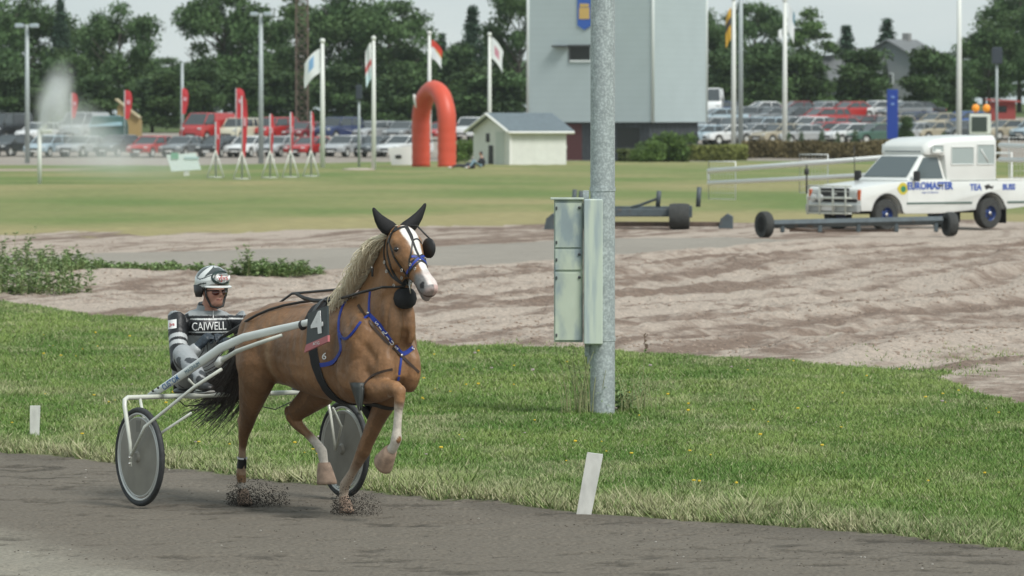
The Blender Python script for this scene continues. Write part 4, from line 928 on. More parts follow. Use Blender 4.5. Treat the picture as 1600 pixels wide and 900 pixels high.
marker(912, 804, 930, 707, 24, 'leaning white board at the track edge, right of the horse', 1)
marker(54, 686, 55, 634, 15, 'small upright white board in the grass at the left', 0)
# ---------------------------------------------------------------- weeds and clumps
leafm = mat('weed_leaf', (.20, .29, .11), .6, var=.35, vs=12); stemm = mat('weed_stem', (.30, .31, .15), .7, var=.3, vs=12)
def weed(name, base, H, n, spread, label, seed, cat='weed', group=None, lw=.012, ll=.10, head=False, lm=None, lpd=10):
    g = random.Random(seed); o = empty(name, base, 0, label, cat, group); st = MB(); lf = MB(); sd = MB()
    for i in range(n):
        a = g.uniform(0, 6.28); r = spread * math.sqrt(g.random()); b = Vector((r * math.cos(a), r * math.sin(a), -.02)); h = H * g.uniform(.45, 1.05)
        la = g.uniform(0, 6.28); ln = h * g.uniform(.05, .35); P = [b + Vector((math.cos(la) * ln * q * q, math.sin(la) * ln * q * q, h * q)) for q in (0, .35, .7, 1)]
        st.tube(P, [.0045, .004, .003, .002], 4)
        for k in range(lpd):
            q = g.uniform(.05, .98); p = bez(P, q); a2 = g.uniform(0, 6.28); L_ = ll * g.uniform(.5, 1.2) * (1.1 - .5 * q); dr = Vector((math.cos(a2), math.sin(a2), g.uniform(.1, .9))); dr = _n(dr); sd_ = _n(dr.cross(Z1)) * lw * g.uniform(.6, 1.3)
            m = p + dr * L_ * .5 + Vector((0, 0, .01)); e = p + dr * L_ - Vector((0, 0, L_ * .25)); lf.add([p, m + sd_, e, m - sd_], [(0, 1, 2, 3)])
        if head:
            for k in range(14):
                p = P[-1] + Vector((g.uniform(-.02, .02), g.uniform(-.02, .02), g.uniform(-.10, .03))); sd.add([p, p + Vector((g.uniform(-.03, .03), g.uniform(-.01, .01), .03)), p + Vector((g.uniform(-.02, .02), .005, .045))], [(0, 1, 2)])
    st.obj('stems', stemm, o); lf.obj('leaves', lm or leafm, o)
    if head: sd.obj('seed_heads', mat('seed_brown', (.16, .11, .08), .8), o)
    return o
def wat(px, py): p = gp(px, py); p.z = hg(p.x, p.y); return p
weed('tall_weed', wat(914, 652), .62, 46, .22, 'wispy green weeds left of the foot of the steel post', 11, lpd=5, ll=.12, lw=.005)
weed('tall_weed', wat(990, 650), .45, 30, .24, 'low weeds right of the foot of the steel post', 12, lpd=6, ll=.12, lw=.006)
weed('thistle', wat(1003, 640), .80, 1, .02, 'tall brown headed weed stalk right of the steel post', 13, head=True, lpd=7, ll=.10)
weed('dock_plant', wat(968, 648), .20, 16, .12, 'low broad leafed plant against the right of the post', 15, lpd=6, ll=.14, lw=.03)
g = random.Random(21)
BUSHES = [(18, 462, .75, 60, 1.0), (60, 464, .5, 60, .9), (100, 448, .35, 40, .7), (40, 438, .5, 40, .8), (5, 440, .95, 16, .5), (128, 441, .22, 40, .6), (215, 441, .16, 50, 1.0), (265, 443, .16, 50, 1.0), (384, 438, .62, 8, .15), (400, 437, .30, 50, .55), (432, 436, .32, 50, .55), (462, 435, .16, 40, .55), (575, 432, .14, 16, .3)]
for i, (px, py, H_, n_, sp_) in enumerate(BUSHES):
    lab = ['large leafy weed clump at the left edge beside the grey road', 'broad weed clump right of the large one at left', 'low weeds where the sand heap begins at left', 'weeds behind the broad clump at left', 'tall thin weeds at the far left edge', 'low tuft at the right end of the left weeds', 'flat green growth along the road left of the driver', 'flat green growth along the road just left of the helmet', 'tall thin stalks rising right of the driver helmet', 'leafy clump just right of the driver helmet', 'bushy clump between the helmet and the horse neck', 'low weeds tapering off toward the horse neck', 'small tuft beside the road behind the mane'][i]
    weed('weed_clump', wat(px, py), H_, n_, sp_, lab, 100 + i, 'weed', 'weeds between the sand and the grey road', lw=.03, ll=.14, lpd=16, lm=mat('weed_leaf_far', (.20, .29, .11), .6, var=.4, vs=5))
# flowers and clods
def specks(name, N, fn, size, mt, label, cat, seed):
    g = np.random.default_rng(seed); P = fn(g, N); n = len(P); mb = MB()
    for p in P:
        r = size * g.uniform(.5, 1.4); mb.ell(p, (r, r * g.uniform(.6, 1), r * g.uniform(.4, .8)), None, 6, 4)
    o = mb.obj(name, mt); tag(o, label, cat, kind='stuff'); return o
def onverge(g, N):
    z = 1 / (1 / 37 + g.random(N) * (1 / 72 - 1 / 37)); x = (g.random(N) * 2 - 1) * z * .097; r, _, _ = regions(x, z); k = (r == 1) & (z > E1(x) + 1.2) & (fbm(x * .8, z * .4, 3, 14) > .42); x, z = x[k], z[k]
    return np.stack([x, z, hgt(x, z) + .055 + g.random(len(x)) * .03], -1)
specks('yellow_flowers', 230, onverge, .013, mat('flower_yellow', (.75, .52, .03), .6), 'small yellow flowers scattered in the green verge', 'flowers', 31)
specks('pale_clover', 90, onverge, .016, mat('clover_pink', (.42, .33, .34), .7), 'pale clover heads scattered in the green verge', 'flowers', 32)
soilc = mat('wet_soil', (.05, .041, .033), .95, var=.4, vs=30)
def splash(c, seed, N, name, label, sx=1.0, dx=.10):
    g = np.random.default_rng(seed); mb = MB(); C = np.array(c)
    for i in range(N):
        q = g.random() ** .7; a = g.uniform(0, 6.28); r = .03 + .21 * q; hgt_ = abs(g.normal(0, .085)) + .0
        far = g.random() < .12
        p = C + np.array((math.cos(a) * r * sx + dx * q, math.sin(a) * r * .8, hgt_ * (1.2 - .5 * q) + (.08 * g.random() if far else 0)))
        s = g.uniform(.0016, .0052) * (1.8 if g.random() < .06 else 1) * (1 if not far else .8)
        R = Matrix.Rotation(g.uniform(0, 3), 3, 'X'); mb.ell(p, (s, s * g.uniform(.5, 1), s * g.uniform(.5, 1)), R, 5, 3)
    o = mb.obj(name, soilc); tag(o, label, 'soil', kind='stuff')
p1 = gp(378, 789); p2 = gp(540, 804)
splash((p1.x + .02, p1.y, 0.0), 5, 2600, 'flying_soil', 'dark soil thrown up round the grounded hind hoof', 1.0, .10)
splash((p2.x, p2.y, 0.0), 6, 1500, 'flying_soil', 'dark soil thrown up round the grounded front hoof', .8, .08)
def ontrack(g, N):
    z = 1 / (1 / 33 + g.random(N) * (1 / 46 - 1 / 33)); x = (g.random(N) * 2 - 1) * z * .097; r, _, _ = regions(x, z); u = (x * .81 + z * .585); k = (r == 0) & (vn(u * 2.2, (x * .585 - z * .81) * .5, 15) > .60); x, z = x[k], z[k]; return np.stack([x, z, hgt(x, z) + .002], -1)
specks('soil_clods', 2200, ontrack, .006, mat('track_clod', (.12, .105, .085), .95, var=.3, vs=20), 'dark clods lying in streaks on the race track', 'soil', 33)
specks('track_stones', 160, ontrack, .007, mat('pale_stone', (.42, .40, .36), .8), 'small pale stones lying on the race track', 'stones', 34)
def onsand(g, N):
    z = 1 / (1 / 60 + g.random(N) * (1 / 125 - 1 / 60)); x = (g.random(N) * 2 - 1) * z * .097; r, _, _ = regions(x, z); k = (r == 2) & (fbm(x * .5, z * .25, 4, 16) > .50); x, z = x[k], z[k]; return np.stack([x, z, hgt(x, z) + .003], -1)
specks('sand_clods', 9000, onsand, .022, mat('sand_clod', (.33, .26, .21), .95, var=.2, vs=9), 'lumps of pale sand lying along the ruts', 'sand', 35)
blades('stray_grass', 26000, 57, 70, 7, hmul=1.0, accept=lambda x, z, r: (r == 2) & (fbm(x * .7, z * .25, 3, 19) > .60) & (z < E2(x) + 7), label='sparse grass tufts growing at the edge of the sand')

# ---------------------------------------------------------------- track harrow behind the post
dkm = mat('machine_grey', (.075, .095, .105), .55, var=.2, vs=6, c2=(.14, .10, .07), c2s=5, c2t=(.6, .75)); rubm = mat('old_rubber', (.045, .047, .045), .85, var=.2, vs=10)
def wheel_at(parent, c, R, w, axis='y', rimc=None, name='wheel', hub=.55):
    t = mk(name, lambda mb: mb.lathe([(R * .6, -w / 2), (R * .93, -w / 2), (R, -w * .3), (R, w * .3), (R * .93, w / 2), (R * .6, w / 2), (R * .6, -w / 2)], c, axis, 32), rubm, parent, angle=40)
    mk('rim', lambda mb: mb.lathe([(.001, -w * .30), (R * hub * .45, -w * .36), (R * hub * .7, -w * .2), (R * .58, -w * .44), (R * .62, -w * .44), (R * .62, w * .44), (R * .58, w * .44), (R * hub * .7, w * .2), (R * hub * .45, w * .36), (.001, w * .30)], c, axis, 24), rimc or galv, t, angle=35)
    return t
hz_ = gp(1010, 360).y; hb_ = Vector((gp(1010, 360).x, hz_, hg(gp(1010, 360).x, hz_)))
har = empty('track_harrow', hb_, math.radians(-4), 'low dark grey track harrow on small wheels, standing on the sand behind the post', 'harrow')
k_ = hz_ / FPX; hx = lambda x: (x - 1010) * k_
def hzz(y): return (360 - y) * k_
mk('frame', lambda mb: [mb.box((hx(975), 0, hzz(334)), (190 * k_, .12, .20), bev=.02), mb.box((hx(975), 1.3, hzz(330)), (190 * k_, .12, .16), bev=.02)] + [mb.box((hx(x), .65, hzz(334)), (.10, 1.3, .12)) for x in (885, 940, 1000, 1066)], dkm, har, smooth=False)
mk('drag_plate', lambda mb: [mb.box((hx(1000), .2, hzz(352)), (262 * k_, .10, .12), bev=.02), mb.box((hx(1000), 1.0, hzz(353)), (262 * k_, .6, .06), bev=.02)], mat('rusty_plate', (.12, .085, .065), .8, var=.3, vs=6), har, smooth=False)
for x0, x1, y in ((850, 872, 340), (1122, 1145, 343)):
    mk('end_plate', lambda mb: mb.prism([(hx(x0), hzz(362)), (hx(x1), hzz(362)), (hx(x1), hzz(340)), (hx((x0 + x1) / 2 + 3), hzz(335)), (hx(x0 + 4), hzz(343))], -.25, .35, lambda a, b, d: Vector((a, d, b))), dkm, har, smooth=False)
for x, y in ((1062, .05), (905, .6)): wheel_at(har, (hx(x), y - .2, .33 + 0), .33, .26 if False else .5, 'x')
for x, y0, y1 in ((1027, 325, 300), (1090, 325, 294), (895, 325, 298), (905, 325, 300)): mk('lever', lambda mb: mb.tube([(hx(x), .3, hzz(y0)), (hx(x + 2), .3, hzz(y1))], .06, 8), dkm, har)
mk('hitch', lambda mb: [mb.tube([(hx(1027), .3, hzz(312)), (hx(1000), .5, hzz(322)), (hx(985), .6, hzz(326))], .035, 6), mb.box((hx(1075), -.12, hzz(332)), (.22, .06, .3), bev=.02)], dkm, har, smooth=False)
# ---------------------------------------------------------------- wheeled drag bar in front of the pickup
dz = gp(1340, 373).y; db_ = Vector((gp(1340, 373).x, dz, hg(gp(1340, 373).x, dz)))
drag = empty('drag_bar', db_, math.radians(0), 'long dark drag bar on two small wheels lying in front of the white pickup', 'drag bar')
k2 = dz / FPX; dx_ = lambda x: (x - 1340) * k2; dyz = lambda y: (372 - y) * k2
mk('bar', lambda mb: [mb.tube([(dx_(1205), -.2, dyz(351)), (dx_(1475), .5, dyz(346))], .10, 4)] , dkm, drag, smooth=False)
for x in (1222, 1281, 1342, 1402, 1465): mk('tine', lambda mb: mb.box((dx_(x), (x - 1205) / 270 * .7 - .2, dyz(357)), (.10, .12, .22), bev=.02), dkm, drag, smooth=False)
mk('lower_rail', lambda mb: [mb.box((dx_(1320), .4, dyz(362)), (170 * k2, .10, .06)), mb.tube([(dx_(1230), .0, dyz(357)), (dx_(1290), .5, dyz(364))], .03, 6)], mat('rusty_plate'), drag, smooth=False)
R1 = Matrix.Rotation(math.radians(28), 3, 'Z')
def wheel_rot(parent, c, R, w, ang, **k):
    o = empty('wheel_pivot'); bpy.data.objects.remove(o)
    t = wheel_at(parent, (0, 0, 0), R, w, 'x', **k); t.location = c; t.rotation_euler = (0, 0, ang); return t
wheel_rot(drag, (dx_(1194), -.1, .30), .315, .20, math.radians(28)); wheel_rot(drag, (dx_(1487), .5, .30), .29, .22, math.radians(20), rimc=dkm)
# ---------------------------------------------------------------- white pickup carrying the starting gate
def bev(o, w, seg=2, ang=30):
    m = o.modifiers.new('b', 'BEVEL'); m.width = w; m.segments = seg; m.limit_method = 'ANGLE'; m.angle_limit = math.radians(ang); m.use_clamp_overlap = True
    bpy.context.view_layer.update(); me = bpy.data.meshes.new_from_object(o.evaluated_get(bpy.context.evaluated_depsgraph_get())); n = o.data.name; old = o.data; o.modifiers.clear(); o.data = me; bpy.data.meshes.remove(old); me.name = n
    me.polygons.foreach_set('use_smooth', [True] * len(me.polygons)); me.set_sharp_from_angle(angle=math.radians(ang)); return o
def sidep(mb, poly, y0, y1): mb.prism(poly, y0, y1, lambda a, b, d: Vector((a, d, b)))
def arcp(cx, r, n=10, z0=.45, zc=None):
    zc = zc or r * .86; return [(cx + r * math.cos(a), max(z0, zc + r * math.sin(a))) for a in [math.pi * (1 - i / n) for i in range(n + 1)]]
def gnd(px, Y): return at_ground(px, Y)
tc_ = gp(1381, 362)
TT = math.radians(180 + 38); tf_ = Vector((math.cos(TT), math.sin(TT), 0)); tl_ = Vector((-math.sin(TT), math.cos(TT), 0))
tb = tc_ - tl_ * .86; tb.z = hg(tb.x, tb.y)
trk = empty('starting_gate_pickup', tb, TT, 'white pickup with a glazed booth behind its cab, carrying the folding start gate', 'pickup truck')
twh = mat('truck_white', (.74, .76, .73), .28, coat=.5, var=.03, vs=2); tgl = mat('truck_glass', (.09, .115, .12), .08, spec=.8); tgp = mat('booth_glass', (.36, .42, .41), .1, spec=.8); tblk = mat('trim_black', (.03, .03, .03), .6)
WB = 3.5
low = [(.86, .48), (.88, .78), (.86, 1.02), (.80, 1.07), (.3, 1.13), (-.80, 1.22), (-.86, 1.25), (-2.12, 1.23), (-2.14, 1.20), (-4.78, 1.20), (-4.80, .55), (-4.25, .50)]
arches = [(x, z) for x, z in reversed(arcp(-WB, .50, 10, .48, .40))] + [(x, z) for x, z in reversed(arcp(0, .50, 10, .48, .40))]
tb_ = mk('body', lambda mb: sidep(mb, low + [(a, b) for a, b in sorted(arcp(-WB, .50, 10, .48, .40))] + [(-1.8, .40), (-.6, .40)] + sorted(arcp(0, .50, 10, .48, .40)), -.985, .985), twh, trk); bev(tb_, .035)
mk('underbody', lambda mb: mb.box((-1.9, 0, .55), (5.0, 1.2, .3)), tblk, trk, smooth=False)
cabo = mk('cab', lambda mb: mb.loft([[Vector(p) for p in ((x0, -w, z), (x1, -w, z), (x1, w, z), (x0, w, z))] for x0, x1, w, z in ((-2.08, -.70, .93, 1.22), (-2.03, -.80, .90, 1.30), (-1.97, -1.34, .76, 1.84), (-1.92, -1.46, .70, 1.90))]), twh, trk); bev(cabo, .05, 3)
def quad3(mb, P, th=.006):
    P = [Vector(p) for p in P]; n = (P[1] - P[0]).cross(P[2] - P[0]).normalized() * th; mb.add([p + n for p in P] + [p - n for p in P], [(0, 1, 2, 3), (7, 6, 5, 4)] + [(i, (i + 4), (i + 1) % 4 + 4, (i + 1) % 4) for i in range(4)])
def cabpt(t, w, x): return None
mk('windscreen', lambda mb: quad3(mb, [(-.81, -.80, 1.32), (-.81, .80, 1.32), (-1.315, .68, 1.815), (-1.315, -.68, 1.815)], .018), tgl, trk, smooth=False)
for s in (-1, 1):
    dr_ = mk('door', lambda mb: sidep(mb, [(-.68, .60), (-.68, 1.20), (-1.92, 1.20), (-1.92, .60)], s * .985, s * .992), twh, trk, smooth=False)
    mk('handle', lambda mb: mb.box((-1.78, s * 1.0, 1.10), (.16, .03, .04), bev=.008), tblk, dr_, smooth=False)
    mk('side_window', lambda mb: mb.loft([[Vector((x, s * (y + o), z)) for x, y, z in ((-.92, .905, 1.27), (-1.39, .775, 1.80), (-1.86, .768, 1.80), (-1.93, .905, 1.27))] for o in (.0, .018)]), tgl, trk, smooth=False)
    mk('mirror', lambda mb: mb.box((-.88, s * 1.10, 1.34), (.08, .20, .26), bev=.02), tblk, trk, smooth=False)
    mk('side_moulding', lambda mb: [mb.box((-1.75, s * .995, .66), (2.2, .016, .05), bev=.004), mb.box((-4.42, s * .995, .66), (.7, .016, .05), bev=.004)], mat('moulding_green', (.10, .15, .13), .4), trk, smooth=False)
    for cx in (0, -WB):
        mk('wheel_arch_trim', lambda mb: mb.tube([(x, s * .985, z) for x, z in sorted(arcp(cx, .505, 14, .42, .40))], .018, 6), tblk, trk)
        w_ = mk('wheel', lambda mb: mb.lathe([(.19, -.13), (.36, -.13), (.385, -.09), (.385, .09), (.36, .13), (.19, .13), (.19, -.13)], (cx, s * .86, .385), 'y', 36), rubm, trk, angle=40)
        mk('rim', lambda mb: mb.lathe([(.001, .10 * s), (.06, .11 * s), (.08, .07 * s), (.16, .05 * s), (.175, .10 * s), (.20, .115 * s), (.20, -.1 * s), (.001, -.1 * s)], (cx, s * .86, .385), 'y', 28), mat('rim_blue', (.025, .05, .17), .35), w_, angle=30)
        mk('hub_cap', lambda mb: mb.lathe([(.001, .125 * s), (.045, .12 * s), (.05, .08 * s), (.001, .08 * s)], (cx, s * .86, .385), 'y', 16), steel, w_)
        for k in range(5):
            a = k * 1.2566; mk('rim_hole', lambda mb: mb.lathe([(.001, .062 * s), (.028, .062 * s), (.028, .04 * s), (.001, .04 * s)], (cx + .12 * math.cos(a), s * .865, .385 + .12 * math.sin(a)), 'y', 10), tblk, w_)
    mk('mud_flap', lambda mb: mb.box((-WB - .52, s * .86, .34), (.02, .28, .42)), tblk, trk, smooth=False)
    mk('headlight', lambda mb: mb.box((.872, s * .70, .88), (.04, .30, .13), bev=.012), mat('lamp_lens', (.6, .62, .6), .12), trk, smooth=False)
    mk('indicator', lambda mb: [mb.box((.86, s * .92, .88), (.06, .11, .26), bev=.012)], mat('orange_lens', (.62, .13, .04), .2), trk, smooth=False)
gr = mk('grille', lambda mb: [mb.box((.868, 0, .90), (.03, 1.08, .30), bev=.01), mb.box((.868, 0, .74), (.03, 1.7, .10), bev=.01)], tblk, trk, smooth=False)
mk('grille_bar', lambda mb: [mb.box((.89, 0, z), (.015, 1.6, .018)) for z in (.83, .965)] + [mb.box((.89, 0, .90), (.015, .2, .05))], rim, gr, smooth=False)
mk('bumper', lambda mb: mb.box((.93, 0, .55), (.14, 1.96, .22), bev=.03), mat('bumper_grey', (.42, .44, .43), .35, metal=.4), trk, smooth=False)
mk('bull_bar', lambda mb: [mb.tube([(1.06, y, .38), (1.06, y, 1.12)], .026, 8) for y in (-.80, -.35, .15, .62)] + [mb.tube([(1.06, -.84, z), (1.06, .84, z)], .022, 8) for z in (.42, .62, .80, 1.10)], frm, trk)
for y in (-.62, -.36): mk('fog_lamp', lambda mb: mb.lathe([(.001, -.05), (.09, -.03), (.10, .03), (.08, .045), (.001, .05)], (1.03, y, .80), 'x', 18), mat('lamp_lens'), trk)
mk('front_plate', lambda mb: mb.box((1.01, -.1, .55), (.012, .52, .12), bev=.004), wht, trk, smooth=False)
# booth
def booth_ring(x, w, z0, z1): return [Vector(p) for p in ((x, -w, z0), (x, -w, z1 - .12), (x, -w + .10, z1), (x, w - .10, z1), (x, w, z1 - .12), (x, w, z0))]
bo = mk('booth', lambda mb: mb.loft([booth_ring(-1.40, .80, 1.88, 2.08), booth_ring(-1.50, .86, 1.86, 2.18), booth_ring(-1.75, .90, 1.85, 2.26), booth_ring(-1.97, .93, 1.85, 2.29), booth_ring(-2.06, .93, 1.22, 2.30), booth_ring(-3.70, .93, 1.22, 2.36), booth_ring(-3.76, .91, 1.22, 2.33)]), twh, trk); bev(bo, .03)
for s in (-1, 1):
    for x0, x1, z0, z1 in ((-1.56, -1.92, 1.93, 2.11), (-2.20, -2.95, 1.62, 2.06), (-3.08, -3.66, 1.62, 2.12)):
        p_ = mk('booth_window', lambda mb: sidep(mb, [(x0, z0), (x0, z1), (x1, z1), (x1, z0)], s * .925, s * .938), tgp, trk, smooth=False)
        mk('window_frame', lambda mb: mb.tube([(x0, s * .94, z0), (x0, s * .94, z1), (x1, s * .94, z1), (x1, s * .94, z0), (x0, s * .94, z0)], .018, 4), twh, p_, smooth=False)
    mk('window_seat_bar', lambda mb: mb.tube([(-3.45, s * .945, 1.68), (-3.2, s * .945, 2.0)], .02, 6), twh, trk)
mk('front_booth_window', lambda mb: quad3(mb, [(-1.405, -.66, 1.93), (-1.405, .66, 1.93), (-1.48, .68, 2.08), (-1.48, -.68, 2.08)], .02), tgl, trk, smooth=False)
mk('bed_rail', lambda mb: [mb.box((-4.25, s * .94, 1.23), (1.0, .08, .06), bev=.01) for s in (-1, 1)], twh, trk, smooth=False)
mk('tail_lamp', lambda mb: mb.box((-4.79, .93, .95), (.03, .10, .30), bev=.01), mat('tail_red', (.45, .02, .02), .2), trk, smooth=False)
lb = mat('truck_blue_print', (.05, .11, .42), .5)
def tside(x, z, y=1.0): return frame((x, y, z), (-1, 0, 0), (0, 0, 1))
text_mesh('door_lettering', 'EUROMASTER', .25, lb, tside(-1.42, 1.085, .998), trk, .002, sx=.98, bold=.010)
text_mesh('door_small_lettering', 'ringar och bilservice', .07, lb, tside(-1.42, .93, .998), trk, .001)
text_mesh('side_lettering', 'TEA', .22, lb, tside(-2.78 - .2, 1.04, .992), trk, .002, bold=.008); text_mesh('side_lettering', 'BUSS', .20, lb, tside(-4.12, 1.04, .992), trk, .002, bold=.008)
mk('running_horse_mark', lambda mb: [mb.prism([(-3.28, 1.08), (-3.42, 1.12), (-3.52, 1.06), (-3.60, 1.08), (-3.56, 1.00), (-3.44, 1.02), (-3.34, .98)], .985, .992, lambda a, b, d: Vector((a, d, b)))], tblk, trk, smooth=False)
em = mk('round_emblem', lambda mb: mb.prism([(-.52 + .17 * math.cos(a) * (1 + .08 * math.cos(4 * a)), 1.03 + .15 * math.sin(a)) for a in [i * math.pi / 12 for i in range(24)]], .985, .993, lambda a, b, d: Vector((a, d, b))), mat('emblem_yellow', (.60, .50, .05), .5), trk, smooth=False)
mk('emblem_centre', lambda mb: mb.prism([(-.53 + .085 * math.cos(a), 1.02 + .08 * math.sin(a)) for a in [i * math.pi / 8 for i in range(16)]], .993, .997, lambda a, b, d: Vector((a, d, b))), mat('emblem_green', (.03, .22, .12), .5), em, smooth=False)
# start gate arms: hinged behind the cab, swung out to both sides
def tl(p): p = Vector(p) - tb; return Vector((p.dot(tf_), p.dot(tl_), p.z))
gw = mat('gate_white', (.82, .84, .81), .4)
def arm(A, B, A2, B2, panels, name='gate_arm'):
    A, B, A2, B2 = map(tl, (A, B, A2, B2))
    a = mk(name, lambda mb: [mb.tube([A, B], .065, 8), mb.tube([A2, B2], .058, 8), mb.tube([B, B2], .035, 8)], gw, trk)
    for q in (.25, .5, .75): mk('arm_joint', lambda mb: mb.tube([A.lerp(B, q) + (B - A).normalized() * -.06, A.lerp(B, q) + (B - A).normalized() * .06], .055, 8), gw, a)
    for q in panels:
        c = A.lerp(B, q); u = (B - A).normalized(); u.z = 0; hw = .62; up, dn = .22, -.78
        def fn(mb):
            P = [c + u * -hw + Z1 * up, c + u * hw + Z1 * up, c + u * hw + Z1 * dn, c + u * -hw + Z1 * dn]
            mb.tube(P + [P[0]], .014, 5)
            for k in range(1, 6): mb.tube([P[0].lerp(P[3], k / 6), P[1].lerp(P[2], k / 6)], .004, 4)
            for k in range(1, 9): mb.tube([P[0].lerp(P[1], k / 9), P[3].lerp(P[2], k / 9)], .004, 4)
        mk('gate_net', fn, gw, trk)
arm(at(1425, 243, 139.5), at(1107, 267, 147), at(1425, 270, 139.5), at(1107, 286, 147), (.93, .47, .02))
r0, r1 = at(1562, 227, 137.5), at(1562, 243, 137.5); rd = tl_ * 8 + Vector((0, 0, -.2))
arm(r0, r0 + rd, r1 + Vector((0, 0, -.1)), r1 + rd, (.12, .5))
mk('gate_mast', lambda mb: [mb.box((-1.75, 0, 1.95), (.2, 1.9, .12), bev=.02), mb.tube([(-4.3, .9, 1.2), (-4.3, .9, 1.9), (-4.3, -.9, 1.9), (-4.3, -.9, 1.2)], .03, 6)], gw, trk, smooth=False)
mk('antenna', lambda mb: mb.tube([(-.5, -.8, 1.2), (-.5, -.82, 2.1)], .012, 5), tblk, trk)
mk('corner_post', lambda mb: [mb.tube([(1.1, -.8, .9), (1.1, -.8, 1.62)], .022, 6), mb.box((1.1, -.8, 1.45), (.1, .1, .16), bev=.02)], tblk, trk)
# ---------------------------------------------------------------- parked cars
cgl = mat('car_glass', (.05, .06, .065), .1, spec=.8); chr_ = mat('lamp_clear', (.62, .64, .64), .15); tail = _M['tail_red']
PAINT = {'silver': (.42, .44, .45), 'white': (.72, .74, .74), 'red': (.42, .03, .03), 'dark grey': (.10, .115, .125), 'grey': (.22, .24, .25), 'navy': (.02, .035, .11), 'black': (.02, .022, .025), 'pale blue': (.36, .46, .52), 'cream': (.62, .60, .46), 'dark red': (.20, .02, .025), 'blue': (.05, .12, .35), 'green': (.06, .13, .10), 'gold': (.38, .34, .25)}
def paint(n): return mat('car_paint_' + n.replace(' ', '_'), PAINT[n], .25, coat=.6, metal=.15 if n in ('silver', 'grey', 'dark grey') else 0)
SPEC = {  # length, wheelbase front/rear x, lower outline top line, greenhouse (x0 base front, x1 roof front, x2 roof rear, x3 base rear), belt, roof, half width
    'hatchback': dict(fr=2.0, rr=-1.95, wf=1.25, wr=-1.25, hood=.86, belt=.93, g=(1.05, .25, -1.35, -1.85), roof=1.46, hw=.85, tail=.95),
    'saloon': dict(fr=2.25, rr=-2.25, wf=1.4, wr=-1.3, hood=.84, belt=.93, g=(1.05, .25, -.95, -1.55), roof=1.42, hw=.87, tail=.98),
    'estate': dict(fr=2.25, rr=-2.3, wf=1.4, wr=-1.35, hood=.86, belt=.94, g=(1.1, .3, -1.95, -2.22), roof=1.47, hw=.88, tail=.96),
    'off_roader': dict(fr=2.15, rr=-2.2, wf=1.35, wr=-1.3, hood=1.05, belt=1.12, g=(1.0, .45, -1.9, -2.15), roof=1.78, hw=.92, tail=1.12),
    'van': dict(fr=2.4, rr=-2.5, wf=1.5, wr=-1.5, hood=1.15, belt=1.25, g=(1.95, 1.15, -2.35, -2.47), roof=2.15, hw=.97, tail=1.25),
}
PROTO = {}
